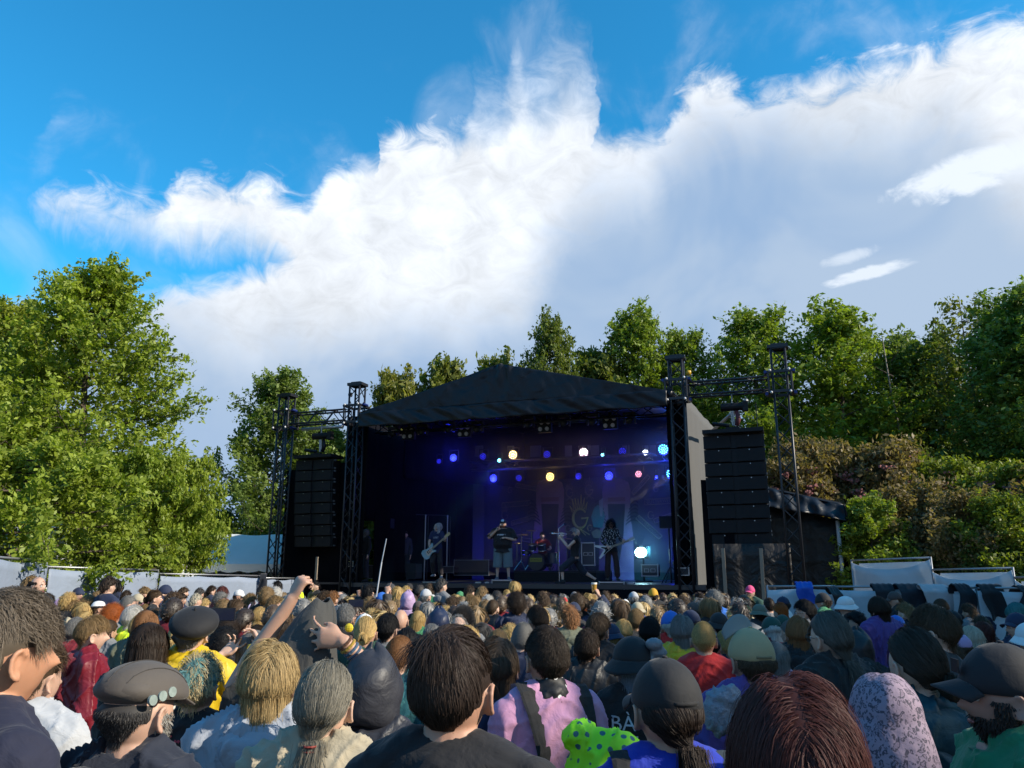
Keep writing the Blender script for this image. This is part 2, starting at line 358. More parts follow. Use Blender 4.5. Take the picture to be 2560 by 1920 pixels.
def torso_rings(fat=1.0, belly=0.0, off=0.0):
    T = [(.88, .150, .115, -.005), (.95, .172, .125, -.008), (1.05, .150+.03*belly, .108+.05*belly, .006+.03*belly), (1.15, .148+.03*belly, .108+.05*belly, .008+.03*belly), (1.27, .172, .120, .004), (1.36, .190, .118, -.004), (1.43, .178, .096, -.012), (1.480, .115, .076, -.014)]
    return [(z, (rx*fat+off), (ry*fat+off), y) for z, rx, ry, y in T]
def body_geo(pose, what='skin', off=0.0, hi=None, sleeve=1.0, collar=1.475, cr=0.0, hoodbulk=False, legto=0.0, hem=0.93):
    """what: skin (everything), top (torso + sleeves), legs (trousers or shorts)"""
    g = MB(); p = {**POSE0, **pose}; fat = p['fat']; bt = torso_rings(fat, p['belly'], off if what != 'skin' else 0.0)
    ln = p['lean']; tw = lambda x, y, z: Vector((x+p.get('leanx', 0)*max(0, z-.9), y+ln*max(0, z-.9), z+p.get('dz', 0)))
    SHX = .180*fat
    if what in ('skin', 'top'):
        R_ = [r for r in bt if (what == 'skin' or r[0] >= hem)]
        if what == 'top': R_ = [(hem, bt[1][1]+.004, bt[1][2]+.004, bt[1][3])]+[r for r in bt if r[0] > hem+.03]
        pts = [tw(0, r[3], r[0]) for r in R_]; rad = [(r[1], r[2]) for r in R_]
        if what == 'top' and cr: pts += [tw(0, -.010, collar), tw(0, -.004, collar+cr)]; rad += [(.085, .075), (.070, .070)]
        g.tube(pts, rad, 20, hint=(0, 1, 0))
        # shoulders and trapezius
        for s in (-1, 1):
            g.ell(tw(s*SHX, -.008, 1.402), (.060+off, .058+off, .062+off), 12, 8)
            g.tube([tw(s*.03, -.012, 1.485), tw(s*.10, -.014, 1.455), tw(s*SHX, -.008, 1.408)], [.05+off, .05+off, .056+off], 10, hint=(0, 1, 0))
    if what == 'skin':
        g.tube([tw(0, -.012, 1.44), tw(0, -.012, 1.50), tw(0, .0, 1.54), tw(0, .006, 1.58)], [(.068, .064), (.059, .058), (.056, .058), (.055, .06)], 16, hint=(0, 1, 0))
        head_parts(g, tw(0, 0.004, HC), R=p['headR'], mouth=p['mouth'])
    for s, (E, W, D, Nn, hp) in zip((-1, 1), p['arms']):
        A = tw(s*SHX, -.008, 1.405); E, W = Vector(E), Vector(W); z0 = Vector((0, 0, p.get('dz', 0))); E, W = E+z0, W+z0
        if what == 'skin':
            g.tube([A, A.lerp(E, .35), E, E.lerp(W, .3), W, W+Vector(D).normalized()*.01], [.052, .047, .039, .041, .026, .025], 12)
            hand(g, W, D, Nn, -s, hp)
        elif what == 'top':
            if sleeve >= .95:
                e2 = E.lerp(W, min(1, .94)); g.tube([A, A.lerp(E, .35), E, E.lerp(W, .35), e2], [.058+off, .052+off, .046+off, .045+off, .036+off], 12)
            else:
                e2 = A.lerp(E, sleeve*1.0); g.tube([A, A.lerp(e2, .5), e2], [.058+off, .057+off, .055+off*1.6], 12)
    if what in ('skin', 'legs'):
        if what == 'legs':
            pts = [tw(0, r[3], r[0]) for r in bt[:2]]+[tw(0, 0, 1.0)]; g.tube([tw(0, -.005, .82)]+pts, [(.145*fat, .11*fat)]+[(r[1], r[2]) for r in bt[:2]]+[(.165*fat, .125*fat)], 18, hint=(0, 1, 0))
        for s, (K, A, yaw) in zip((-1, 1), p['legs']):
            H = tw(s*.088*fat, -.005, .90); z0 = Vector((0, 0, p.get('dz', 0))); K, A = Vector(K)+z0, Vector(A)+z0
            if what == 'skin':
                g.tube([H, H.lerp(K, .3), H.lerp(K, .7), K, K.lerp(A, .3), K.lerp(A, .7), A, A-Vector((0, 0, .05))], [.088*fat, .082*fat, .062, .052, .055, .04, .034, .036], 12)
                d = Vector((math.sin(-yaw), math.cos(yaw), 0)); g.tube([A+d*-.045+Vector((0, 0, -.05)), A+d*.05+Vector((0, 0, -.052)), A+d*.14+Vector((0, 0, -.062)), A+d*.17+Vector((0, 0, -.066))], [(.034, .03), (.040, .028), (.042, .018), (.03, .012)], 10)
            else:
                full = legto <= 0; K2 = K; E2 = A+Vector((0, 0, .0)) if full else K.lerp(A, legto-1) if legto > 1 else H.lerp(K, legto)
                if full: g.tube([H, H.lerp(K, .4), K, K.lerp(A, .5), E2], [.098*fat, .086*fat, .070, .062, .062], 12)
                elif legto > 1: g.tube([H, H.lerp(K, .4), K, E2], [.105*fat, .1*fat, .095*fat, .098*fat], 12)
                else: g.tube([H, H.lerp(K, legto*.5), E2], [.1*fat, .092*fat, .088*fat], 12)
    return g
def shoes_geo(pose):
    g = MB(); p = {**POSE0, **pose}
    for s, (K, A, yaw) in zip((-1, 1), p['legs']):
        A = Vector(A)+Vector((0, 0, p.get('dz', 0))); d = Vector((math.sin(-yaw), math.cos(yaw), 0))
        g.tube([A+d*-.075+Vector((0, 0, -.045)), A+d*-.03+Vector((0, 0, -.04)), A+d*.06+Vector((0, 0, -.045)), A+d*.15+Vector((0, 0, -.058)), A+d*.195+Vector((0, 0, -.065))], [(.034, .038), (.044, .044), (.046, .040), (.046, .026), (.03, .016)], 10)
        g.tube([A+Vector((0, 0, -.04)), A+Vector((0, 0, .03))], .045, 10)
    return g
def remesh(g, name, vox, smooth=2, fold=0.0, seed=0, fscale=9.0, zmin=None, zmax=None, deci=None):
    me = bpy.data.meshes.new(name); me.from_pydata(g.arr().tolist(), [], g.Fc); me.update()
    o = bpy.data.objects.new(name, me); C.objects.link(o)
    r = o.modifiers.new('r', 'REMESH'); r.mode = 'VOXEL'; r.voxel_size = vox; r.adaptivity = 0
    if smooth: s = o.modifiers.new('s', 'SMOOTH'); s.iterations = smooth; s.factor = 0.6
    if deci: d = o.modifiers.new('d', 'DECIMATE'); d.ratio = deci
    dg = bpy.context.evaluated_depsgraph_get(); dg.update()
    out = bpy.data.meshes.new_from_object(o.evaluated_get(dg)); bpy.data.objects.remove(o); bpy.data.meshes.remove(me)
    out.name = name
    if fold:
        n = len(out.vertices); co = np.empty(n*3, np.float32); no = np.empty(n*3, np.float32)
        out.vertices.foreach_get('co', co); out.vertices.foreach_get('normal', no) if hasattr(out.vertices[0], 'normal') else None
        co = co.reshape(-1, 3); no = no.reshape(-1, 3); P = co*fscale; s = seed*1.7
        w = np.sin(P[:, 0]*1.3+s)+np.sin(P[:, 1]*1.7+P[:, 2]*.6+s*2); w2 = np.sin(P[:, 2]*.7+P[:, 0]*2.1+1.9*w+s)
        rid = 1-np.abs(np.sin(P[:, 2]*1.1+P[:, 0]*1.4*np.sign(co[:, 0])+1.5*w2+.6*w)); rid2 = 1-np.abs(np.sin(P[:, 2]*2.3-P[:, 0]*1.1+2.2*w-w2))
        dsp = fold*(rid**2*1.1+rid2**3*.6-.5)
        co += no*dsp[:, None]; out.vertices.foreach_set('co', co.ravel()); out.update()
    out.shade_smooth(); return out

# ------------------------------------------------------------------ hair
HR = np.array([.079, .100, .120]); H0 = np.array([0, -.004, .002])
def scalp_ok(d, low=-.62, front=.50):
    """d unit dirs; hairline"""
    azb = np.arctan2(d[:, 1], np.abs(d[:, 0])+1e-6)          # +90 front, -90 back
    zl = np.interp(azb, [-PI/2, -1.15, -.8, -.45, -.15, .25, .6, PI/2], [low, low+.06, -.40, -.12, .12, .22, front-.05, front])
    return d[:, 2] > zl
def hair_mesh(name, style, n=900, width=.006, seed=0, seg=6, length=None, vol=.012, low=-.62, front=.50, shell=True, tie=(0, -.112, -.02), messy=.25, clip=None, part=0.02, curl=0.0, top_only=None, tight=True):
    R = np.random.default_rng(seed); Vs, Qs, Vr = [], [], []; base = 0
    d = R.normal(size=(n*6, 3)); d /= np.linalg.norm(d, axis=1, keepdims=True); d = d[scalp_ok(d, low, front)]
    if clip is not None: d = d[d[:, 2] < clip]
    if style == 'fringe': d = d[(d[:, 2] < .42) | (R.random(len(d)) < .06)]
    d = d[:n]; n = len(d)
    HRk = HR*(1+.04)
    def tp_(z): k = 1-.56*np.clip((-z/.12-.12)/.85, 0, 1); return np.stack([k, k*.5+.5*k**1.4, np.ones_like(k)], 1)
    lay = (.02+R.random(n)**.8*vol/.09)[:, None]
    p = H0+d*HRk*tp_(d[:, 2]*.12)*(1+lay*.3); nrm = d/HR; nrm /= np.linalg.norm(nrm, axis=1, keepdims=True)
    g3 = np.array([0, 0, -1.0])
    var = R.random(n); fly = (R.random(n) < .05)[:, None] & (style in ('short', 'long', 'bob', 'pony', 'bun'))
    L = {'short': .045, 'fringe': .03, 'buzz': .010, 'spiky': .05, 'bob': .20, 'long': .42, 'pony': .24, 'bun': .22, 'curly': .075, 'longcurly': .30, 'afro': .07}.get(style, .05)
    if length: L = length
    Ls = L*(.75+.4*R.random(n)) if style in ('short', 'spiky', 'fringe', 'buzz', 'afro', 'curly') else L*(.86+.22*R.random(n))
    if style == 'bob': Ls = np.minimum(Ls, (p[:, 2]+.115)*1.15+.06+.015*R.random(n)) if length is None else Ls
    ds = (Ls/seg)[:, None]; pts = [p.copy()]; T = np.array(tie)
    crown = np.array([.01, -.055, .105]); prt = R.normal(size=n)*.009
    jit = R.normal(size=(n, 3))*messy*np.where(fly, 2.2, 1); cur = None
    clump = np.floor(R.random(n)*max(8, n//9)); CR = np.random.default_rng(seed+9).normal(size=(int(clump.max())+1, 3)); jit = jit*.5+CR[clump.astype(int)]*messy*.8
    for s in range(seg):
        HQ = HRk*tp_(p[:, 2]); q = (p-H0)/HQ; nr = q/HQ; nr /= np.linalg.norm(nr, axis=1, keepdims=True)
        if style in ('short', 'fringe', 'buzz'):
            c = (p-crown); c += g3*.02; c[:, 1] += np.where(p[:, 1] > 0, .03, 0)
            if style == 'buzz': c = c*.5+nr*.08
            c = c/np.linalg.norm(c, axis=1, keepdims=True)+jit*.55+nr*(.16 if s < 1 else -.02)+g3*.3*s/seg
        elif style == 'spiky': c = nr*1.0+jit+np.array([0, .1, .5])
        elif style in ('bob', 'long', 'longcurly'):
            side = np.sign(p[:, 0]-part+prt); topw = np.clip((q[:, 2]-.35)*2, 0, 1)*np.clip(1.25-np.abs(q[:, 0])*1.15, 0, 1)*np.clip(2.2-np.abs(q[:, 1])*1.6, 0, 1)
            c = np.stack([side*topw*.9, -.30*topw*np.ones(n)-.25*(q[:, 1] > 0)*(1-topw), -.45-1.1*(1-topw)], 1)+jit*.22
            if s > seg*.6: c += jit*.5
        elif style in ('pony', 'bun'):
            c = T-p; dd = np.linalg.norm(c, axis=1, keepdims=True); c = c/(dd+1e-6)+jit*.12
        elif style in ('curly', 'afro'):
            ph = R.random(n)*6.28; c = nr*(.7 if s < 2 else .1)+R.normal(size=(n, 3))*.9+g3*.15
            if style == 'afro': c = nr*.9+R.normal(size=(n, 3))*.9
        else: c = g3[None]+jit
        if style == 'longcurly' or curl:
            am = curl or 1.1; f = np.array([math.cos(s*2.0), math.sin(s*2.0), 0]); c = c+am*f*np.sign(var-.5)[:, None]
        # stay tangent while on the head
        on = (np.linalg.norm(q, axis=1, keepdims=True) < 1+lay*1.2)
        dot = np.sum(c*nr, axis=1, keepdims=True)
        if style not in ('spiky', 'afro', 'curly'): c = np.where(on & (dot < 0), c-nr*dot, c)
        c /= np.linalg.norm(c, axis=1, keepdims=True)+1e-9
        cur = c if cur is None else cur*.45+c*.55
        cur = cur/np.linalg.norm(cur, axis=1, keepdims=True)
        step = ds if style not in ('pony', 'bun') else np.minimum(ds, np.maximum(np.linalg.norm(T-p, axis=1, keepdims=True)/(seg-s), .001))*1.0
        if style in ('pony', 'bun'): step = np.linalg.norm(T-p, axis=1, keepdims=True)/(seg-s)*(1.25 if s < seg-1 else 1)
        p = p+cur*step
        HQ = HRk*tp_(p[:, 2]); q = (p-H0)/HQ; r = np.linalg.norm(q, axis=1, keepdims=True); inside = (r < 1+lay) & (q[:, 2:3] > -.75 if style not in ('pony', 'bun') else True)
        if style in ('short', 'fringe', 'buzz') and tight: inside = inside | ((r > 1+lay*1.1+.03+.10*fly) & (q[:, 2:3] > -.6))
        if style in ('long', 'bob', 'pony', 'bun') and tight: inside = inside | ((r > 1+lay*1.05+.03+.14*fly) & (q[:, 2:3] > -.45) & (s < seg-1 if style in ('pony', 'bun') else True))
        if style in ('pony', 'bun') and s == seg-1: inside = inside & (r < .9)
        p = np.where(inside, H0+q/r*(1+lay)*HQ, p)
        if style in ('long', 'bob'):
            hb = np.sqrt((p[:, 0]/.084)**2+((p[:, 1]+.01)/.104)**2); lim = 1+lay[:, 0]*.9+.04*var; kk = np.where((p[:, 2] < -.04) & (hb > lim), lim/np.maximum(hb, 1e-6), 1.0); p = p*np.stack([kk, kk, np.ones(n)], 1)
        pts.append(p.copy())
    P = np.stack(pts, 1)
    if style in ('short', 'fringe', 'buzz', 'pony', 'bun'):
        ear = ((np.abs(P[:, :, 0]) > .058) & (np.abs(P[:, :, 1]+.005) < .030) & (P[:, :, 2] < .032)).any(axis=1); P = P[~ear]; var = var[~ear]; n = len(P)                       # n, S, 3
    groups = [(P, var, width, .25)]
    if style == 'pony' or style == 'bun':
        m = n//3; a = R.normal(size=(m, 3))*.5; vr = R.random(m)
        if style == 'pony':
            tl = (length or .24)*.95; t = np.linspace(0, 1, seg+1)[None, :, None]; o = R.normal(size=(m, 1, 3))*np.array([.014, .010, .004])
            fan = R.normal(size=(m, 1, 3))*np.array([.02, .014, .01])
            Pp = T+o*(1+0*t)+np.array([0, -.035, .0])*np.sin(t*1.6)*1.0+np.array([0, 0, -tl])*t**1.15*(.8+.3*vr[:, None, None])+fan*t*(1.2-t*.5)*1.6
            groups.append((Pp, vr, width, .3))
        else:
            seg2 = seg+4; t = np.linspace(0, 1, seg2+1)[None, :]; ph = R.random((m, 1))*6.28; tilt = R.normal(size=(m, 1))*.5; rr = .026+.014*R.random((m, 1)); ang = ph+t*5.0
            x = rr*np.cos(ang); y = rr*np.sin(ang); Pp = np.stack([T[0]+x*np.cos(tilt)+.3*y*np.sin(tilt), T[1]-.022+.022*np.sin(tilt*2+ang)+x*np.sin(tilt)*.5, T[2]+y+.01*np.sin(ph)], 2)
            groups.append((Pp, vr, width, .5))
    # stray hairs
    for P, vr, wd, tip in groups:
        n_, S_, _ = P.shape; tg = np.gradient(P, axis=1); tg /= np.linalg.norm(tg, axis=2, keepdims=True)+1e-9
        out = P-(H0+np.array([0, 0, -.03])); out /= np.linalg.norm(out, axis=2, keepdims=True)+1e-9
        sd = np.cross(tg, out); sd /= np.linalg.norm(sd, axis=2, keepdims=True)+1e-9
        sd = sd+out*R.normal(size=(n_, 1, 1))*.45; w = wd*(.6+.8*R.random((n_, 1, 1)))*np.linspace(1, tip, S_)[None, :, None]
        A, B = P-sd*w*.5, P+sd*w*.5; V = np.stack([A, B], 2).reshape(-1, 3)
        i = np.arange(n_)[:, None]*S_*2+np.arange(S_-1)[None]*2; Q = np.stack([i, i+1, i+3, i+2], 2).reshape(-1, 4)+base
        Vs.append(V); Qs.append(Q); base += len(V); Vr.append(np.repeat(vr, S_*2)*np.tile(np.repeat(np.linspace(.75, 1, S_), 2), n_))
    if shell and style != 'spiky':
        nu, nv = 28, 18; th = np.linspace(0.02, PI*.80, nv+1); ph = np.linspace(0, 2*PI, nu, endpoint=False)
        D = np.stack([np.outer(np.sin(th), np.cos(ph)), np.outer(np.sin(th), np.sin(ph)), np.outer(np.cos(th), np.ones(nu))], 2).reshape(-1, 3)
        ok = scalp_ok(D, low, front)
        if clip is not None: ok = ok & (D[:, 2] < clip+.05)
        if style == 'fringe': ok = ok & (D[:, 2] < .42)
        sc = np.where(ok, 1.02+vol*.45/.09, .93); 
        if style in ('afro', 'curly'): sc = np.where(ok, 1.02+L*.5/.09+.02*np.sin(D[:, 0]*40)*np.sin(D[:, 2]*37+D[:, 1]*31), .93)
        V = H0+D*HRk*tp_(D[:, 2]*.12)*sc[:, None]; i = np.arange(nv)[:, None]*nu; j = np.arange(nu)[None]
        Q = np.stack([i+j, i+nu+j, i+nu+(j+1) % nu, i+(j+1) % nu], 2).reshape(-1, 4)
        keep = ok[Q].any(axis=1); Q = Q[keep]
        Vs.append(V); Qs.append(Q+base); base += len(V); Vr.append(np.full(len(V), .08))
    return fastmesh(name, np.concatenate(Vs), np.concatenate(Qs), np.concatenate(Vr))

# ------------------------------------------------------------------ hats
def dome(rx, ry, rz, z0=0.0, zc=.0, n=28, m=10, fn=None, thick=True, yoff=-.004):
    g = MB(); V = []
    for i in range(m+1):
        th = PI/2*i/m
        for j in range(n):
            a = 2*PI*j/n; x, y, z = math.sin(th)*math.cos(a), math.sin(th)*math.sin(a), math.cos(th); k = fn(x, y, z, a) if fn else 1
            V.append((x*rx*k, y*ry*k+yoff, z0+(z*rz)*k))
    Fs = [(i*n+j, (i+1)*n+j, (i+1)*n+(j+1) % n, i*n+(j+1) % n) for i in range(m) for j in range(n)]
    g.add(V, Fs); b = m*n
    g.add([(v[0]*.93, v[1]*.93, v[2]-.008) for v in V[b:b+n]], []) ; o = (m+1)*n
    g.Fc += [(b+j, o+j, o+(j+1) % n, b+(j+1) % n) for j in range(n)]
    return g
def cap_meshes():
    f = lambda x, y, z, a: 1+.012*math.cos(a*6)*math.sqrt(max(0, 1-z*z))+.006*math.sin(a*11+z*9)-(.015 if y < -.8 and z < .25 else 0)
    g = dome(.092, .112, .118, z0=.022, fn=f); g.ell((0, -.004, .141), (.009, .009, .005), 8, 5)
    b = MB(); b.grid(lambda a, c: (math.sin((a-.5)*2.3)*(.082+.0*c), .05+math.cos((a-.5)*2.3)*.052+c*.075*math.cos((a-.5)*2.6)**.6 if math.cos((a-.5)*2.6) > 0 else .05, .030-.020*c-.030*abs(2*a-1)**2*(1 if c > -1 else 1)+.012), 16, 6, .004)
    g2 = MB(); g2.tube([(.085*math.sin(t), -.110*math.cos(t)*1.0-.004, .035) for t in [(-.5+i/8)*.9 for i in range(9)]], [(.002, .006)]*9, 6)
    return g.mesh('cap', True), b.mesh('brim', True), g2.mesh('strap', True)
def build_hats():
    H = {}
    H['cap'], H['brim'], H['strap'] = cap_meshes()
    H['beanie'] = dome(.094, .114, .135, z0=-.002, fn=lambda x, y, z, a: 1+.008*math.sin(a*14)*(1-z)+.02*math.exp(-((z-.12)/.12)**2)).mesh('beanie', True)
    def bucketf():
        g = dome(.093, .112, .105, z0=.025, fn=lambda x, y, z, a: (1+.10*max(0, z-.3)*(1-z))*(1+.008*math.sin(a*7))); n = 28
        g.grid(lambda a, b: ((.090+.042*b)*math.cos(a*2*PI), (.109+.042*b)*math.sin(a*2*PI)-.004, .028-.050*b+.006*math.sin(a*6*PI)*b), 32, 5, .004); return g
    H['bucket'] = bucketf().mesh('bucket_hat', True)
    g = dome(.090, .108, .105, z0=.030, fn=lambda x, y, z, a: 1-.10*max(0, z-.75)*3); g.grid(lambda a, b: ((.088+.05*b)*math.cos(a*2*PI), (.106+.05*b)*math.sin(a*2*PI)-.004, .032+.004*b+.012*b*abs(math.cos(a*2*PI))), 32, 4, .003); H['fedora'] = g.mesh('straw_hat', True)
    g = MB(); g.tube([(.093*math.cos(t), .111*math.sin(t)-.004, .042) for t in [i*PI/12 for i in range(25)]], [(.003, .010)]*25, 6, cap=False); H['band'] = g.mesh('hat_band', True)
    g = dome(.100, .126, .085, z0=.045, fn=lambda x, y, z, a: 1+.015*math.sin(a*5)*(1-z)+(.07*max(0, y)*(1-z)), m=12); g.ell((0, -.06, .055), (.092, .065, .040), 16, 8)
    H['flatcap'] = g.mesh('flat_cap', True)
    b = MB(); b.grid(lambda a, c: (math.sin((a-.5)*2.2)*.075, .075+math.cos((a-.5)*2.2)*.035+c*.035, .040-.015*c), 12, 3, .005); H['flatbrim'] = b.mesh('brim', True)
    g = MB(); g.ell((.02, -.03, .062), (.125, .135, .068), 24, 14, Matrix.Rotation(math.radians(24), 3, 'X') @ Matrix.Rotation(math.radians(12), 3, 'Y')); g.tube([(.088*math.cos(t), .108*math.sin(t)-.004, .028-.012*math.sin(t)) for t in [i*PI/12 for i in range(25)]], [(.008, .012)]*25, 6, cap=False); g.ell((.03, -.05, .13), (.006, .006, .014), 6, 5); H['beret'] = g.mesh('beret', True)
    # raised hood: deep shell with folds, open at the front
    def hood():
        g = MB()
        def fn(a, b):
            th = .04+b*2.35; ph = -PI/2+(a-.5)*2*PI*.74
            x, y, z = math.sin(th)*math.cos(ph), math.sin(th)*math.sin(ph), math.cos(th)
            k = 1+.035*math.sin(ph*3+th*4)+.03*math.sin(th*9+ph*2)*(b)+(.12*math.exp(-((z+.55)/.2)**2) if y < 0 else 0)
            return (x*.112*k, y*.126*k-.012, .012+z*.150*k+.018*math.exp(-(th/.5)**2)*(1+math.sin(ph)))
        g.grid(fn, 36, 20, .008); return g.mesh('hood', True)
    H['hood'] = hood()
    g = MB(); 
    g.tube([(.105*math.cos(t), -.045+.075*math.sin(t), -.165+.02*math.sin(t)) for t in [-.25+i*(2*PI+.0)/16 for i in range(17)]], [.035, .034, .03, .028, .028, .03, .034, .036, .038, .042, .046, .05, .052, .05, .045, .04, .036], 8, cap=False)
    g.ell((0, -.105, -.205), (.125, .055, .085), 18, 10); g.ell((.01, -.13, -.215), (.075, .045, .055), 14, 8)
    H['hood_down_raw'] = g
    g2 = MB(); g2.V = list(g.V); g2.n = g.n; g2.Fc = list(g.Fc)
    H['hood_down'] = remesh(g2, 'hood', .012, 2, .006, 3, 14)
    g = MB(); g.ell((0, 0, .05), (.006, .018, .07), 8, 8); H['bunny_ear'] = g.mesh('bunny_ear', True)
    return H
HAT = build_hats()

# ------------------------------------------------------------------ shared body, clothing and hair templates
BODY = {'near': remesh(body_geo({}), 'body', .0052, 1), 'mid': remesh(body_geo({}), 'body', .012, 2, deci=.6), 'far': remesh(body_geo({}), 'body', .017, 1, deci=.28)}
TOPS = {}
for lod, vox, dc, fo in (('near', .010, None, .014), ('mid', .015, .7, .009), ('far', .022, .45, .006)):
    TOPS['tee', lod] = remesh(body_geo({}, 'top', .012, sleeve=.72, cr=.012), 'tshirt', vox, 2, fo*.7, 2, deci=dc)
    TOPS['jacket', lod] = remesh(body_geo({}, 'top', .030, sleeve=1, cr=.045), 'jacket', vox, 2, fo*1.3, 5, deci=dc)
    TOPS['hoodie', lod] = remesh(body_geo({}, 'top', .026, sleeve=1, cr=.02), 'hoodie', vox, 2, fo*1.4, 8, deci=dc)
TROU = remesh(body_geo({}, 'legs', .008), 'trousers', .02, 1, .006, 3, deci=.5)
SHOE = remesh(shoes_geo({}), 'shoes', .016, 1, deci=.5)
HS = {}
def hair_tpl(style, lod):
    k = (style, lod)
    if k in HS: return HS[k]
    n, w, sg = {'near': (6500, .0018, 8), 'mid': (1100, .0060, 6), 'far': (260, .0125, 4)}[lod]
    base = {'straight': 'long'}.get(style, style)
    kw = dict(tight=lod == 'near')
    if style == 'under': base = 'short'; kw.update(clip=.15, length=.03)
    if style == 'underlong': base = 'long'; kw.update(clip=.30)
    if style == 'underbob': base = 'bob'; kw.update(clip=.30)
    if style == 'underpony': base = 'pony'; kw.update(clip=.30, tie=(0, -.115, -.055), length=.22)
    if style == 'short': kw.update(vol=.017 if lod == 'near' else .022, messy=.5)
    if style == 'bob': kw.update(vol=.017, messy=.35)
    if style in ('long', 'underlong'): kw.update(vol=.015, messy=.28)
    if style == 'longcurly': kw.update(vol=.03, messy=.6)
    if style in ('curly',): kw.update(vol=.035); n = int(n*1.3)
    if style == 'afro': n = int(n*1.6); kw.update(vol=.05)
    if style == 'buzz': kw.update(vol=.004, messy=.3); n = int(n*1.4); w *= .7
    if style == 'spiky': n = int(n*1.3)
    HS[k] = hair_mesh('hair', base, n=n, width=w, seg=sg if base not in ('short', 'buzz', 'fringe', 'spiky') else max(3, sg-3), seed=len(HS)*7+3, **kw)
    return HS[k]
COL = {'black': ((.012, .011, .012), 'black'), 'dkbrown': ((.038, .024, .016), 'dark brown'), 'brown': ((.095, .060, .035), 'brown'), 'dkblond': ((.27, .175, .08), 'dark blond'), 'blond': ((.58, .40, .16), 'blond'),
       'pale': ((.58, .52, .40), 'pale blond'), 'ginger': ((.30, .14, .055), 'ginger'), 'orange': ((.42, .11, .02), 'bright orange'), 'auburn': ((.11, .028, .02), 'auburn'), 'grey': ((.23, .225, .215), 'grey'), 'dkgrey': ((.075, .07, .068), 'dark grey'),
       'white': ((.62, .60, .56), 'white'), 'teal': ((.08, .28, .28), 'teal')}
CLO = {'black': ((.012, .012, .014), 'black'), 'navy': ((.012, .02, .055), 'navy'), 'grey': ((.16, .165, .175), 'grey'), 'ltgrey': ((.42, .43, .45), 'light grey'), 'dkgrey': ((.035, .036, .04), 'dark grey'), 'maroon': ((.16, .008, .018), 'dark red'),
       'red': ((.50, .02, .02), 'red'), 'pink': ((.62, .25, .30), 'pink'), 'hotpink': ((.60, .06, .19), 'hot pink'), 'lilac': ((.40, .28, .46), 'lilac'), 'purple': ((.09, .05, .22), 'purple'), 'blue': ((.02, .13, .50), 'blue'), 'skyblue': ((.25, .40, .62), 'pale blue'),
       'teal': ((.02, .12, .14), 'teal'), 'green': ((.05, .22, .10), 'green'), 'dkgreen': ((.015, .06, .045), 'dark green'), 'olive': ((.12, .13, .09), 'olive'), 'neon': ((.62, .85, .02), 'neon yellow'), 'yellow': ((.62, .42, .015), 'yellow'), 'mustard': ((.55, .30, .02), 'mustard'),
       'beige': ((.42, .36, .25), 'beige'), 'brown': ((.07, .05, .045), 'brown'), 'white': ((.70, .70, .69), 'white'), 'orange': ((.70, .14, .02), 'orange'), 'rust': ((.22, .07, .03), 'rust red')}
SKIN = [(.46, .27, .19), (.52, .32, .235), (.42, .24, .17), (.56, .36, .27)]
STW = {'short': '%s short hair', 'buzz': 'close-cropped %s hair', 'bald': 'bald head', 'fringe': 'balding head with %s sides', 'bob': '%s chin-length hair', 'long': 'long %s hair', 'pony': '%s ponytail', 'bun': '%s hair in a bun', 'curly': 'curly %s hair', 'longcurly': 'long curly %s hair', 'afro': 'round %s afro', 'spiky': 'spiky %s hair', 'braid': 'braided %s hair'}
HTW = {'cap': '%s cap', 'beanie': '%s beanie', 'bucket': '%s bucket hat', 'fedora': '%s brimmed straw hat', 'flatcap': '%s flat cap', 'beret': '%s beret', 'hood': '%s hood up'}
people = []; used_labels = set()
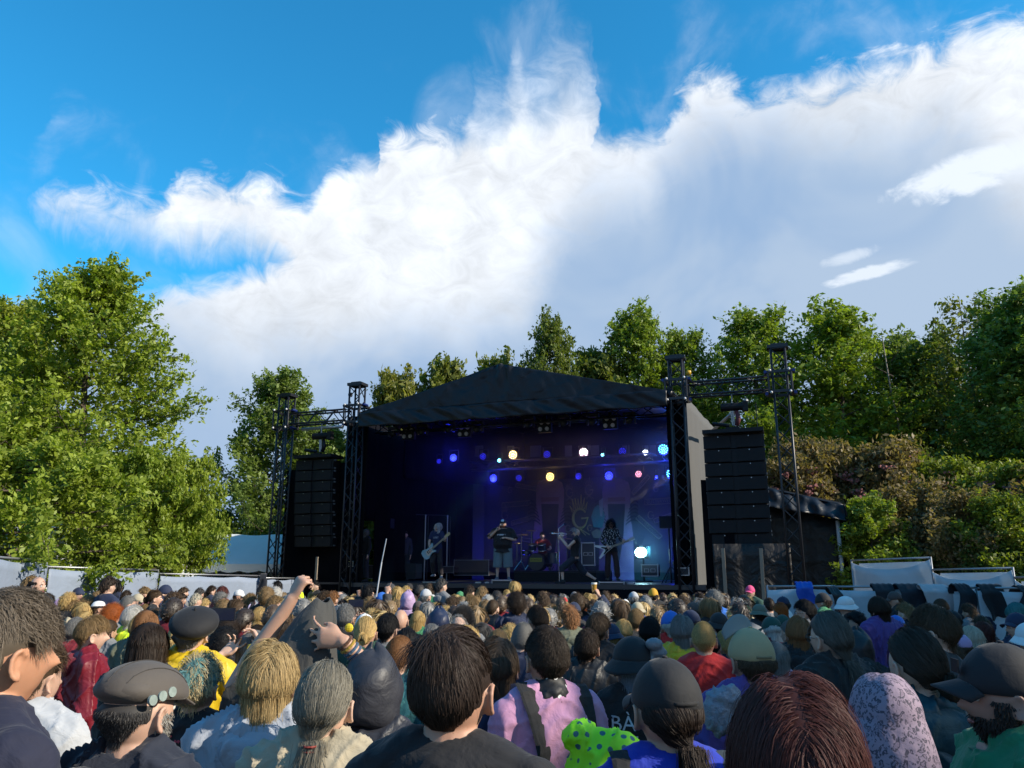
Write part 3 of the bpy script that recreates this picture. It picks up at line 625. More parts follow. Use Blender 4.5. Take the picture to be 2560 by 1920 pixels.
def person(x, y, z, sc, style, hc, top, tc, yaw=0.0, hat=None, hatc=None, lod='mid', label='', group='people in the audience', shell=False, hoodbulk=None, skin=None, pitch=0.0, roll=0.0, hatyaw=0.0, trousers=(.02, .022, .03), hs=1.0, body=None, topmesh=None, legs=True, hmesh=None, wide=1.0):
    t = thing('person', label, 'person', (x, y, z), math.radians(yaw), group); t.scale = (sc*wide, sc*wide, sc)
    sk = skin or SKIN[int(abs(x*37+y*91)) % 4]
    obj('body', body or BODY[lod], m_skin, t, color=sk)
    cl = obj({'tee': 'tshirt'}.get(top, top), topmesh or TOPS[top, lod], m_shell if shell else m_cloth, t, color=CLO[tc][0] if isinstance(tc, str) else tc)
    if shell: cl.material_slots[0].link = 'OBJECT'; cl.material_slots[0].material = m_shell
    if legs: obj('trousers', TROU, m_cloth, t, color=trousers); obj('shoes', SHOE, m_cloth, t, color=(.03, .03, .03))
    hp = Vector((0, .004, HC)); MR = Matrix.Rotation(math.radians(pitch), 4, 'X') @ Matrix.Rotation(math.radians(roll), 4, 'Y')
    def wear(nm, me, m, col, sc_=1.0, rz=0.0, off=(0, 0, 0)):
        o = obj(nm, me, m, t, color=col); o.location = hp+Vector(off); o.scale = (sc_,)*3; o.rotation_euler = (math.radians(pitch), math.radians(roll), math.radians(rz)); return o
    hcol = COL[hc][0] if isinstance(hc, str) else hc
    if hat != 'hood' and style != 'bald':
        st = style
        if hat: st = {'long': 'underlong', 'longcurly': 'underlong', 'bob': 'underbob', 'pony': 'underpony', 'bun': 'underpony'}.get(style, 'under')
        if st == 'braid': st = 'pony'
        wear('hair', hmesh or hair_tpl(st, lod), m_hair, hcol, hs)
    if hat:
        c = CLO[hatc][0] if isinstance(hatc, str) else hatc
        if hat == 'hood': wear('hood', HAT['hood'], m_shell if shell else m_cloth, c)
        else:
            h = wear({'fedora': 'straw_hat', 'flatcap': 'flat_cap', 'bucket': 'bucket_hat'}.get(hat, hat), HAT[hat], m_cap, c, rz=hatyaw)
            def sub(nm, key, col):
                o = obj(nm, HAT[key], m_cap, h, color=col); return o
            if hat == 'cap': sub('brim', 'brim', c); sub('strap', 'strap', tuple(q*.5 for q in c))
            if hat == 'flatcap': sub('brim', 'flatbrim', c)
            if hat == 'fedora': sub('hat_band', 'band', (.02, .02, .03))
    if top == 'hoodie' and (hat != 'hood') and hoodbulk is not False or hoodbulk:
        wear('hood', HAT['hood_down'], m_shell if shell else m_cloth, CLO[tc][0] if isinstance(tc, str) else tc)
    people.append(t); return t
def solve(px, py, w, hw=.178):
    d0 = F*hw/max(w, 8)/.97; best = None
    for k in [1, .97, 1.03, .94, 1.06, .9, 1.1, .86, 1.15, .8, 1.2]:
        d = min(d0*k, 20.6); p = at(px, py, d); s = (p.z-gz(d))/1.74
        e = max(0, .88-s, s-1.12)*10+abs(k-1)
        if best is None or e < best[0]: best = (e, d, p, s)
    _, d, p, s = best; return p.x, d, min(max(s, .84), 1.16)
# ------------------------------------------------------------------ stage
SA = math.atan2(-0.335, 0.942)
SU, SV, SO = Vector((math.cos(SA), math.sin(SA), 0)), Vector((-math.sin(SA), math.cos(SA), 0)), Vector((-0.195, 22.43, 0))
def S(u, v, z=0.0): p = SO+SU*u+SV*v; return Vector((p.x, p.y, z))
def SP(px, py, v):
    x, f, u_ = ray(px, py); d = Vector((x, f, u_)); n = SV
    t = (SO+SV*v).dot(n)/d.dot(n); p = d*t+Vector((0, 0, ZC))
    return (p-SO).dot(SU), p.z
GS = gz(22); DECK = 1.40
stage = thing('stage', 'black festival stage with a gabled roof and drapes behind the crowd', 'stage', (SO.x, SO.y, 0), SA)
def folded(P, Q, z0, z1, name, m, amp=0.05, fr=9, nu=60, nv=10, seed=0, parent=None, thick=0.02, bottom=None, top=None):
    """hanging cloth between two plan points"""
    P, Q = Vector(P), Vector(Q); L = (Q-P).length; nrm = Vector((-(Q-P).y, (Q-P).x, 0)).normalized()
    r = random.Random(seed); ph = [r.random()*6 for _ in range(4)]
    def fn(a, b):
        p = P.lerp(Q, a); s = a*L
        w = math.sin(s*fr+ph[0]+0.8*math.sin(s*1.7+ph[1]))*0.6+math.sin(s*fr*2.3+ph[2])*0.25+0.5*math.sin(s*0.9+ph[3]+2*b)
        zt = top(a) if top else z1; zb = bottom(a) if bottom else z0
        return p+nrm*w*amp*(0.5+0.7*(1-b))+Vector((0, 0, zb+(zt-zb)*b))
    g = MB(); g.grid(fn, nu, nv, thick); return obj(name, g, m, parent, smooth=True)
# deck and skirt
g = MB(); g.box((0.1, 4.2, DECK-0.06), (11.0, 8.6, 0.12)); obj('deck', g, mat('stage_floor', (0.035, 0.037, 0.042), rough=0.35, nscale=4, namp=0.3), stage)
folded((-5.4, -0.16, 0), (5.6, -0.16, 0), GS, DECK-0.125, 'skirt', m_drape, 0.04, 8, 90, 3, 2, stage)
for k in range(6):
    g = MB(); g.box((-5.3+k*2.14, 0.02, DECK-0.02), (2.13, 0.06, 0.06)); obj('deck_edge', g, m_truss, stage)
# roof fabric: gable cover, fascia and valance
ua, za = SP(1253, 910, -0.35); ul, zl = SP(900, 1030, -0.35); ur, zr = SP(1664, 978, -0.35)
zl = zr = (zl+zr)/2
ublz = SP(904, 1061, -0.35)[1]; ubrz = SP(1654, 1024, -0.35)[1]; zb = (ublz+ubrz)/2
def eave(u): return za+(zl-za)*abs(u-ua)/((ua-ul) if u < ua else (ur-ua))
def wr(u, z, s=0.0):
    return 0.05*math.sin(u*2.1+z*3+s)+0.03*math.sin(u*7.3-z*6+1.7*math.sin(u*1.3))+0.018*math.sin(u*17+z*11)
g = MB()
def gf(a, b):
    u = ul+(ur-ul)*a; zt = eave(u); z = (zl-0.02)+(zt-zl+0.02)*b
    edge = min(a, 1-a)*12; pk = math.exp(-((u-ua)/0.5)**2)*0.05*math.sin(u*20)
    return (u, -0.35+wr(u, z)*min(1, edge)*0.30+pk*b, z)
g.grid(gf, 150, 16, 0.03); obj('gable_front', g, m_tarp, stage, smooth=True)
g = MB()
def vf(a, b):
    u = ul-0.03+(ur-ul+0.06)*a; z0 = zb+0.012*math.sin(u*2.7)+0.008*math.sin(u*6.1); z = z0+(zl-z0)*b
    return (u, -0.39+0.03*(1-b)*math.sin(u*5.3+2*math.sin(u*0.9))+0.02*math.sin(u*3.1+b*5)+0.012*math.sin(u*11+b*9), z)
g.grid(vf, 190, 10, 0.02); obj('valance', g, m_tarp, stage, smooth=True)
for sgn, ue in ((-1, ul), (1, ur)):
    g = MB()
    def rf(a, b):
        u0 = ua; u1 = ue+(0.5 if sgn > 0 else -0.3)*b; u = u0+(u1-u0)*a
        zz = za+(zl-za)*a*1.0+0.35*b*0
        return (u, -0.32+8.7*b, zz-0.05*math.sin(b*12)*a*a+0.02*math.sin(a*9+b*4)-0.06*math.sin(a*PI))
    g.grid(rf, 24, 30, 0.04); obj('roof_cover', g, m_tarp, stage, smooth=True)
# rolled eave tube on the right side
g = MB(); g.tube([(ur+0.05+0.5*t, -0.2+8.5*t, zl-0.05-0.10*math.sin(t*9)) for t in [i/12 for i in range(13)]], [0.13+0.05*math.sin(i*1.7) for i in range(13)], 10); obj('eave_roll', g, m_tarp, stage, smooth=True)
# side and back walls
folded((5.33, 0.25, 0), (6.0, 8.3, 0), GS, zl-0.05, 'side_wall', m_gauze, 0.05, 3, 80, 24, 4, stage, top=lambda a: zl-0.12-0.12*math.sin(a*PI))
folded((-5.25, 8.3, 0), (-5.25, 0.3, 0), GS, zl, 'side_wall', m_drape, 0.06, 5, 60, 8, 5, stage, bottom=lambda a: 3.35 if a > 0.80 else GS)
folded((-5.3, 8.4, 0), (-3.3, 8.4, 0), GS, zl+0.9, 'back_wall', m_drape, 0.05, 6, 50, 6, 8, stage)
folded((-3.3, 8.35, 0), (6.0, 8.35, 0), GS, zl+1.2, 'back_wall', m_drape, 0.05, 6, 90, 6, 9, stage, top=lambda a: zl+0.1+1.2*(1-abs(a-0.35)/0.65) )
folded((-5.6, 0.30, 0), (-4.85, 0.30, 0), GS, zl+0.05, 'wing_drape', m_drape, 0.05, 14, 40, 8, 11, stage)
folded((4.72, 0.45, 0), (5.3, 0.45, 0), GS, zl, 'wing_drape', m_drape, 0.05, 14, 30, 8, 12, stage)
folded((-5.2, 3.5, 0), (-2.2, 8.2, 0), 5.0, zl+0.6, 'ceiling_drape', m_drape, 0.08, 4, 50, 6, 14, stage)
# inner portal of the left wing: posts and a cross bar
g = MB(); 
for u, v in ((SP(1064, 1300, 4.6)[0], 4.6), (SP(1119, 1300, 5.2)[0], 5.2)):
    g = MB(); g.tube([(u, v, DECK), (u, v, 3.75)], 0.03, 8); obj('wing_post', g, m_zinc, stage)
    g = MB(); g.tube([(u+0.11, v, DECK), (u+0.11, v, 3.7)], 0.015, 8); obj('wing_post', g, m_truss, stage)
g = MB(); g.tube([(-5.1, 4.4, 3.75), (SP(1119, 1300, 5.2)[0], 5.2, 3.75)], 0.02, 8); obj('cross_bar', g, m_truss, stage)

# ---- trusses
def truss(root, p0, p1, w=0.42, name='chord', step=0.5, hint=(0, 0, 1), r=0.032, rb=0.017, sides=(0, 1, 2, 3)):
    p0, p1 = Vector(p0), Vector(p1); d = (p1-p0).normalized(); L = (p1-p0).length
    h = Vector(hint); u = (h-d*h.dot(d)).normalized(); v = d.cross(u)
    cs = [(u*a+v*b)*w/2 for a, b in ((1, 1), (1, -1), (-1, -1), (-1, 1))]
    me = None
    for c in cs:
        g = MB(); g.tube([p0+c, p1+c], r, 8); obj('chord', g, m_truss, root, smooth=True)
    n = max(2, round(L/step)); st = L/n
    for sd in sides:
        a, b = cs[sd], cs[(sd+1) % 4]
        for k in range(n):
            q0, q1 = (a, b) if k % 2 == 0 else (b, a)
            A, B = p0+d*(k*st+0.02)+q0, p0+d*((k+1)*st-0.02)+q1
            g = MB(); g.tube([A, B], rb, 5, cap=False); obj('brace', g, m_truss, root, smooth=True)
        for e0, e1 in ((p0+a, p0+b), (p1+a, p1+b)):
            g = MB(); g.tube([e0, e1], rb, 5); obj('end_bar', g, m_truss, root)
m_blue = mat('blue_coupler', (0.015, 0.03, 0.16), rough=0.35, metal=0.4, nscale=20, namp=0.2)
m_bulb = mat('pale_roller', (0.6, 0.6, 0.62), rough=0.4, nscale=20, namp=0.1)
def tower(u, topz, label, extra=None):
    t = thing('truss_tower', label, 'truss tower', S(u, 0, GS), SA, 'truss towers at the corners of the stage')
    truss(t, (0, 0, 0), (0, 0, topz-GS-0.12), 0.36, step=0.42, hint=(1, 0, 0))
    g = MB(); g.box((0, 0, topz-GS-0.06), (0.54, 0.42, 0.09)); g.box((0, 0, topz-GS), (0.34, 0.28, 0.05)); obj('head_block', g, m_truss, t)
    g = MB(); g.box((0, 0, 0.03), (0.7, 0.7, 0.06)); obj('base_plate', g, m_truss, t)
    zz = 6.66-GS
    sl = MB()
    for z in (zz-0.27, zz+0.27):
        for a in ((-1, 0), (1, 0), (0, -1), (0, 1)):
            sl.box((a[0]*0.29, a[1]*0.29, z), (0.06 if a[0] else 0.62, 0.06 if a[1] else 0.62, 0.07))
    for a in (-1, 1):
        for b in (-1, 1): sl.tube([(a*0.29, b*0.29, zz-0.3), (a*0.29, b*0.29, zz+0.3)], 0.028, 8)
    obj('sleeve_block', sl, m_truss, t)
    for z in (zz-0.3, zz+0.3):
        for a in (-1, 1):
            g = MB(); g.ell((a*0.24, -0.34, z), (0.035, 0.035, 0.035), 8, 6); obj('roller', g, m_bulb, t, smooth=True)
            g = MB(); g.tube([(a*0.36, -0.2, z), (a*0.36, 0.05, z)], 0.045, 8); obj('coupler', g, m_blue, t)
    return t
tower(-7.85, 7.55, 'outer left truss tower left of the left speaker stack')
tl = tower(-5.15, 7.72, 'inner left truss tower at the left end of the stage roof')
tr_ = tower(5.12, 7.66, 'inner right truss tower with a yellow beacon at the right roof corner')
tower(7.85, 7.72, 'outer right truss tower beyond the right speaker stack')
g = MB(); g.tube([(0.27, 0.02, 7.16-GS), (0.4, 0.02, 7.16-GS)], 0.07, 12); obj('beacon', g, mat('beacon_yellow', (0.65, 0.38, 0.03), rough=0.3, nscale=20, namp=0.1), tr_, smooth=True)
g = MB(); g.tube([(0.3, 0.05, 7.1-GS), (0.24, 0.05, 6.9-GS)], 0.02, 6); g.tube([(0.34, 0.05, 7.1-GS), (0.24, 0.05, 6.6-GS)], 0.015, 6); obj('chain', g, m_alu, tr_)
g = MB(); g.tube([(-0.3, 0.0, 7.35-GS), (-0.22, 0.0, 7.35-GS)], 0.075, 10); g.tube([(-0.26, -0.03, 7.3-GS), (-0.28, 0.0, 6.6-GS)], 0.012, 5); obj('pulley', g, m_truss, tl)
def wing(u0, u1, label):
    t = thing('wing_truss', label, 'truss', S(u0, 0, 6.66), SA)
    truss(t, (0, 0, 0), (u1-u0, 0, 0), 0.36, step=0.36)
    return t
wing(-7.56, -5.45, 'black horizontal truss carrying the left speaker stack')
wing(5.42, 7.56, 'black horizontal truss carrying the right speaker stack')
for u, v, lab, a, b in ((-5.5, -0.2, 'grey steel tube angled below the left wing truss', (-1.9, 0.5, 0.02), (0.0, 0.0, -0.08)), (5.6, 1.0, 'grey steel tube slanting from the roof under the right wing truss', (0.1, 0.6, -0.75), (1.35, -0.6, 0.0))):
    g = MB(); g.tube([a, b], 0.05, 10)
    o = obj('steel_tube', g, m_zinc, smooth=True); o.location = S(u, v, 6.35); o.rotation_euler = (0, 0, SA); o['label'] = lab; o['category'] = 'tube'
# truss towers of the roof behind
for i, (u, v) in enumerate(((6.4, 6.8), (7.0, 7.4))):
    t = thing('truss_tower', ['slim grey truss mast behind the hoist of the right speaker stack', 'second slim grey truss mast right behind the hoist'][i], 'truss mast', S(u, v, GS), SA)
    truss(t, (0, 0, 0), (0, 0, 7.7-GS), 0.22, step=0.4, r=0.016, rb=0.008)
# ---- speaker stacks
def array(u, zt, zb_, w, label, n=8):
    t = thing('line_array', label, 'speaker stack', S(u, -0.25, zb_), SA, 'hanging speaker stacks')
    H = (zt-zb_-0.18)/n
    g = MB(); g.box((0, 0.2, zt-zb_-0.09), (w, 0.75, 0.1)); g.box((0, 0.2, zt-zb_-0.02), (0.35, 0.4, 0.1)); obj('flying_frame', g, m_blk, t)
    for k in range(n):
        z = H*(n-k-0.5); off = 0.004*k*k
        g = MB()
        prof = [(-w/2, 0.0), (-0.06, 0.03), (0.06, 0.03), (w/2, 0.0), (w/2-0.12, 0.62), (-w/2+0.12, 0.62)]
        L = len(prof); zz = (z-H/2+0.012, z+H/2-0.012)
        g.add([(x, y+off, q) for q in zz for x, y in prof], [tuple(range(L))[::-1], tuple(range(L, 2*L))]+[(i, (i+1) % L, L+(i+1) % L, L+i) for i in range(L)])
        c = obj('cabinet', g, m_blk, t)
        for s in (-1, 1):
            g = MB(); g.box((s*(w/4+0.01), 0.0+off, z), (w/2-0.14, 0.05, H-0.045)); obj('grille', g, m_grill, c)
            g = MB(); g.tube([(s*w/4, -0.03+off, z+H*0.36), (s*w/4, -0.045+off, z+H*0.36)], 0.014, 8); obj('badge', g, m_alu, c)
        g = MB(); g.box((w/2-0.005, 0.12+off, z+H/2-0.04), (0.03, 0.08, 0.05)); g.box((w/2-0.005, 0.12+off, z-H/2+0.05), (0.03, 0.08, 0.05)); g.box((-w/2+0.005, 0.12+off, z+H/2-0.04), (0.03, 0.08, 0.05)); obj('rigging_pin', g, m_zinc, c)
    h = thing('chain_hoist', 'black chain hoist above the '+('right' if u > 0 else 'left')+' speaker stack', 'hoist', S(u+0.02, 0.0, zt+0.1), SA)
    g = MB(); g.tube([(-0.3, 0, 0.52), (0.3, 0, 0.52)], 0.11, 12); g.box((0.34, 0, 0.52), (0.14, 0.2, 0.26)); obj('motor', g, m_blk, h, smooth=False)
    g = MB(); g.tube([(0, 0, 0.62), (0, 0, 6.45-zt-0.1)], 0.022, 6); g.tube([(0.0, 0, 0.4), (0.03, 0, 0.0)], 0.028, 6); g.tube([(-0.05, 0, 0.4), (-0.02, 0, 0.0)], 0.02, 6); obj('chain', g, m_zinc, h)
    g = MB(); g.tube([(0.1, 0, 0.4), (0.14, 0, 0.18), (0.08, 0, 0.0)], [0.05, 0.07, 0.06], 8); obj('chain_bag', g, mat('chain_bag_red', (0.10, 0.02, 0.03), nscale=9) if u > 0 else m_blk, h, smooth=True)
    g = MB(); g.tube([(-0.55, -0.05, 0.08), (-0.1, -0.05, 0.0)], 0.05, 8); obj('beam_clamp', g, m_blk, h)
array(-6.45, 5.42, 2.48, 1.4, 'hanging stack of eight black speakers on the left of the stage')
array(6.55, 5.48, 2.35, 1.56, 'hanging stack of eight black speakers on the right of the stage')
# ---- black screens under the speaker stacks
def screen(name, pts, ztop, label, m, seed, cat='screen', zb0=None):
    t = thing(name, label, cat, (pts[0][0], pts[0][1], GS))
    P = [Vector((p[0]-pts[0][0], p[1]-pts[0][1], 0)) for p in pts]
    for i in range(len(P)-1):
        zt = ztop if not isinstance(ztop, (list, tuple)) else None
        z0, z1 = (zt, zt) if zt else (ztop[i], ztop[i+1])
        folded(P[i], P[i+1], 0, 0, 'cover', m, 0.045, 4, 40, 8, seed+i, t, top=lambda a: z0+(z1-z0)*a-GS, bottom=lambda a: 0.0)
    return t
m_brown = mat('brown_tarp', (0.011, 0.009, 0.009), rough=0.6, nscale=1.2, namp=0.5, bscale=2.2, bamp=0.9, bdist=0.15)
ts = screen('black_screen', [S(-7.9, 0.35), S(-5.6, 0.35)], [5.0, 5.2], 'black sheet fastened between the two left truss towers', m_drape, 30)
t = screen('black_screen', [S(-7.95, 0.42), S(-5.3, 0.42)], 2.75, 'low black screen beneath the left speaker stack', m_drape, 33)
g = MB(); g.box((0,0,0), (0.07, 0.04, 2.7)); o = obj('wooden_post', g, m_wood); o.location = S(-5.9, -0.62, GS+1.35+0.0); o.rotation_euler = (0, 0.0, SA); o['label'] = 'bare timber post before the low black screen on the left'; o['category'] = 'post'; o['group'] = 'timber posts under the speakers'
t = screen('brown_screen', [S(5.85, -0.3), S(7.75, -0.1)], 2.45, 'dark brown sheeting beneath the right speaker stack', m_brown, 36)
t = screen('black_screen', [S(SP(1757, 1300, -.1)[0], -0.05), S(6.4, -0.1)], [4.15, 4.1], 'tall black sheet left of the right speaker stack', m_drape, 38)
for i, px in enumerate((1804, 1897)):
    u, z = SP(px, 1370, -0.42)
    g = MB(); g.box((0, 0, 0), (0.085, 0.05, 2.95)); o = obj('wooden_post', g, m_wood); o.location = S(u+0.03, -0.42, z-1.48); o.rotation_euler = (0, 0.012*i, SA)
    o['label'] = ['left of two pale timber posts under the right speaker stack', 'right of two pale timber posts under the right speaker stack'][i]; o['category'] = 'post'; o['group'] = 'timber posts under the speakers'
# ---- annex tent on the right
ax = thing('annex_tent', 'black side tent with white legs to the right of the stage', 'tent', S(8.3, 2.6, GS), SA)
def loc(px, py, v): u, z = SP(px, py, v); return (u-8.3, v-2.6, z-GS)
A0 = loc(1880, 1212, 2.6); A1 = loc(2110, 1262, 2.6); B1 = loc(2100, 1302, 2.6); B0 = loc(1880, 1262, 2.6)
g = MB()
def rf(a, b):
    x = A0[0]+(A1[0]-A0[0])*a; zt = A0[2]+(A1[2]-A0[2])*a; zb2 = B0[2]+(B1[2]-B0[2])*a
    return (x, -0.35+0.35*(b)+0.05*math.sin(x*7+b*5)+0.03*math.sin(x*17), zb2+(zt-zb2)*b+0.02*math.sin(x*5+1))
g.grid(rf, 70, 8, 0.02); obj('roof_edge', g, m_tarp, ax, smooth=True)
g = MB()
g.grid(lambda a, b: (A0[0]+(A1[0]-A0[0])*a, 4.0*b, A0[2]+(A1[2]-A0[2])*a+0.5*b), 14, 8, 0.03); obj('roof', g, m_tarp, ax, smooth=True)
g = MB()
E = loc(2142, 1300, 2.6)
g.grid(lambda a, b: (A1[0]+(E[0]-A1[0])*(0.15+a*0.85)*(1-0)*(1 if b < 1 else 1)*(1.0-b)+0.0, -0.3+3.9*a*0.25, A1[2]+(E[2]-A1[2])*(1-b)+0.02*math.sin(a*9)), 10, 8, 0.02); obj('corner_flap', g, m_tarp, ax, smooth=True)
folded((A0[0], 0.1, 0), (A1[0]-0.25, 0.1, 0), 0, 0, 'front_wall', m_brown, 0.05, 5, 60, 8, 44, ax, top=lambda a: B0[2]+(B1[2]-B0[2])*a+0.05, bottom=lambda a: 0)
for k, (dx, v, m_) in enumerate(((-0.22, -0.05, m_tent), (0.0, 0.35, m_drape), (0.12, 0.1, m_tent), (0.2, 0.6, m_zinc), (0.28, 1.2, m_zinc))):
    g = MB(); g.tube([(A1[0]+dx, v, 0), (A1[0]+dx, v, B1[2])], (0.055, 0.09, 0.03, 0.02, 0.02)[k], 8); obj('leg', g, m_, ax, smooth=True)
g = MB(); g.grid(lambda a, b: (0.42+A1[0]+0.45*b+0.05*a, 0.3, B1[2]-0.35-1.1*b-0.22*a*(1-b)), 6, 8, 0.01); obj('window_flap', g, mat('clear_film', (0.5, 0.55, 0.6), rough=0.15, trans=0.3, nscale=5, namp=0.1, bscale=6), ax, smooth=True)

# ---- rear and front lighting trusses
ft_v, rt_v = 1.0, 5.0
uL, zf = SP(1019, 1060, ft_v); uR, _ = SP(1600, 1040, ft_v)
ZF = (SP(1019, 1066, ft_v)[1]+SP(1524, 1037, ft_v)[1])/2
t = thing('lighting_truss', 'black front lighting truss under the roof edge', 'truss', S(-4.9, ft_v, ZF), SA)
truss(t, (0, 0, 0), (9.8, 0, 0), 0.3, step=0.5)
ZR = (SP(1300, 1158, rt_v)[1]+SP(1600, 1150, rt_v)[1])/2
uRL = SP(1178, 1160, rt_v)[0]; uRR = SP(1700, 1160, rt_v)[0]
t = thing('lighting_truss', 'rear lighting truss over the printed backdrop', 'truss', S(uRL, rt_v, ZR), SA)
truss(t, (0, 0, 0), (uRR-uRL, 0, 0), 0.3, step=0.4)
for k in range(7):
    px = 1195+k*72+(10 if k % 2 else 0)
    u, z = SP(px, 1128, rt_v+1.2); g = MB(); g.box((0, 0, 0), (0.26 if k % 2 else 0.42, 0.05, 0.42)); o = obj('white_panel', g, mat('dull_panel', (0.10, 0.105, 0.11), rough=0.8, nscale=14, namp=0.25, stretch=(1, 1, 12)) if k == 0 else bpy.data.materials['dull_panel'])
    o.location = S(u, rt_v+1.2, z); o.rotation_euler = (0, 0, SA); o['category'] = 'panel'; o['group'] = 'grey panels behind the rear truss'; o['label'] = '%s grey panel from the left behind the rear lighting truss' % ['first', 'second', 'third', 'fourth', 'fifth', 'sixth', 'seventh'][k]
# ---- lamps
m_off = mat('dead_lens', (0.45, 0.42, 0.45), rough=0.3, nscale=40, namp=0.1)
EM = {}
def emat(name, col, s):
    if name not in EM: EM[name] = mat('led_'+name, (0.02, 0.02, 0.02), emit=col, estr=s, rough=0.4, nscale=10)
    return EM[name]
LC = {'blue': ((0.02, 0.03, 1.0), 7), 'dim blue': ((0.02, 0.02, 0.8), 1.6), 'warm white': ((1.0, 0.62, 0.22), 11), 'cyan': ((0.08, 0.55, 1.0), 9), 'pink': ((1.0, 0.35, 0.5), 4), 'pinkish white': ((1.0, 0.68, 0.85), 11), 'white': ((0.75, 0.85, 1.0), 12), 'yellow': ((1.0, 0.62, 0.15), 10), 'pale cyan': ((0.2, 0.8, 1.0), 9)}
def lamp(px, py, v, colname, r, label, tilt=0.35, light=None):
    u, z = SP(px, py, v)
    t = thing('stage_lamp', label, 'stage lamp', S(u, v, z), SA, 'lamps over the stage')
    b = MB(); b.tube([(0, 0.02+r*.0, 0), (0, 0.05, 0), (0, 0.24, 0.16*tilt)], [r*1.10, r*1.12, r*0.8], 16); obj('housing', b, m_blk, t, smooth=False)
    b = MB(); b.box((r*1.25, 0.1, 0.09), (0.03, 0.05, 0.36)); b.box((-r*1.25, 0.1, 0.09), (0.03, 0.05, 0.36)); b.box((0, 0.1, 0.27), (r*2.6, 0.05, 0.03)); obj('yoke', b, m_blk, t)
    col, s = LC[colname]; d = MB(); 
    pts = [(0, 0)]+[(0.38*math.cos(k*PI/3), 0.38*math.sin(k*PI/3)) for k in range(6)]+[(0.78*math.cos(k*PI/6+.2), 0.78*math.sin(k*PI/6+.2)) for k in range(12)]
    for a, c in pts: d.ell((a*r, 0.005, c*r), (r*0.088, 0.02, r*0.088), 8, 4)
    obj('diode_lens', d, emat(colname, col, s*1.6), t, smooth=True)
    if not colname.startswith('dim') and r > .06:
        Lp = bpy.data.lights.new('lamp_glow', 'POINT'); Lp.energy = 26*(r/.14)**2*(1.0 if colname in ('blue', 'cyan') else .10); Lp.color = col if colname != 'cyan' else (.03, .12, 1.0); Lp.shadow_soft_size = r*.7
        op = bpy.data.objects.new('lamp_glow', Lp); C.objects.link(op); op.location = S(u, v-.16, z)
    if light:
        e, ang, blend, (tx, ty, tz) = light
        L = bpy.data.lights.new('lamp_beam', 'SPOT'); L.energy = e*1.5; L.color = col; L.spot_size = math.radians(ang); L.spot_blend = blend; L.shadow_soft_size = r
        o = bpy.data.objects.new('lamp_beam', L); C.objects.link(o); o.location = S(u, v-0.05, z)
        o.rotation_euler = (S(tx, ty, tz)-o.location).to_track_quat('-Z', 'Y').to_euler()
R_, R2 = 0.14, 0.12
rows = [
 (1133,1144,3.2,'blue',.13,'lit blue LED lamp alone left of the rear truss',(350,60,.8,(-3.4,6.5,4.2))),
 (1097,1153,3.6,'dim blue',.09,'dim blue lamp leftmost of all stage lamps',None),
 (1207,1141,rt_v,'dim blue',.13,'dim blue lamp at the left end of the rear truss',None),
 (1248,1151,rt_v-.25,'pale cyan',.07,'small cyan beam lamp near the left end of the rear truss',(230,20,1.0,(-4.3,3.0,2.2))),
 (1282,1137,rt_v,'warm white',.17,'bright warm white lamp on the rear truss',None),
 (1367,1136,rt_v,'dim blue',.14,'dark blue lamp on the rear truss between warm and pinkish lamps',None),
 (1459,1131,rt_v,'pinkish white',.17,'bright pinkish white lamp on the rear truss',None),
 (1506,1137,rt_v-.25,'pale cyan',.06,'small cyan lamp just right of the pinkish white lamp',None),
 (1556,1128,rt_v,'dim blue',.14,'dark blue lamp left of the small white lamp',None),
 (1613,1131,rt_v,'white',.10,'small white lamp on the right of the rear truss',(120,70,.8,(4,7,3))),
 (1658,1123,rt_v-.4,'cyan',.18,'large bright cyan-blue lamp at the right end of the rear truss',None),
 (1233,1195,rt_v,'blue',.14,'lit blue lamp leftmost in the lower lamp row',(900,62,.9,(-2.6,6.6,3.6))),
 (1297,1195,rt_v+.6,'dim blue',.12,'dim blue lamp second in the lower lamp row',None),
 (1375,1192,rt_v,'yellow',.16,'yellow-white lamp in the lower lamp row',None),
 (1446,1190,rt_v+.6,'dim blue',.12,'dim blue lamp right of the yellow lamp in the lower row',(220,55,.9,(-.2,6.6,4.0))),
 (1522,1189,rt_v,'blue',.15,'blue lamp in the lower row above the guitarist',(420,55,.9,(1.6,6.6,3.6))),
 (1596,1185,rt_v,'pink',.12,'small pink lamp in the lower lamp row',None),
 (1641,1192,rt_v+.6,'blue',.05,'tiny blue lamp right of the pink lamp',(420,70,.9,(3.4,6.6,3.6))),
 (1678,1184,rt_v-.4,'cyan',.17,'bright cyan-blue lamp rightmost in the lower lamp row',None),
 (1690,1392,3.0,'blue',.09,'round blue lamp low on the right edge of the stage',None)]
for px, py, v, cn, r, lab, li in rows: lamp(px, py, v, cn, r, lab, light=li)
def plight(name, col, e, pos, tgt, ang, blend=0.8, r=0.1):
    L = bpy.data.lights.new(name, 'SPOT'); L.energy = e*.85; L.color = col; L.spot_size = math.radians(ang); L.spot_blend = blend; L.shadow_soft_size = r
    o = bpy.data.objects.new(name, L); C.objects.link(o); o.location = S(*pos); o.rotation_euler = (S(*tgt)-o.location).to_track_quat('-Z', 'Y').to_euler()
u, z = SP(1658, 1123, rt_v-.5); plight('lamp_beam', (0.02, 0.03, 1.0), 800, (u, rt_v-.6, z), (u-.2, 8.2, 3.4), 52)
u, z = SP(1678, 1184, rt_v-.5); plight('lamp_beam', (0.02, 0.03, 1.0), 700, (u, rt_v-.6, z), (u-.1, 8.2, 2.0), 55)
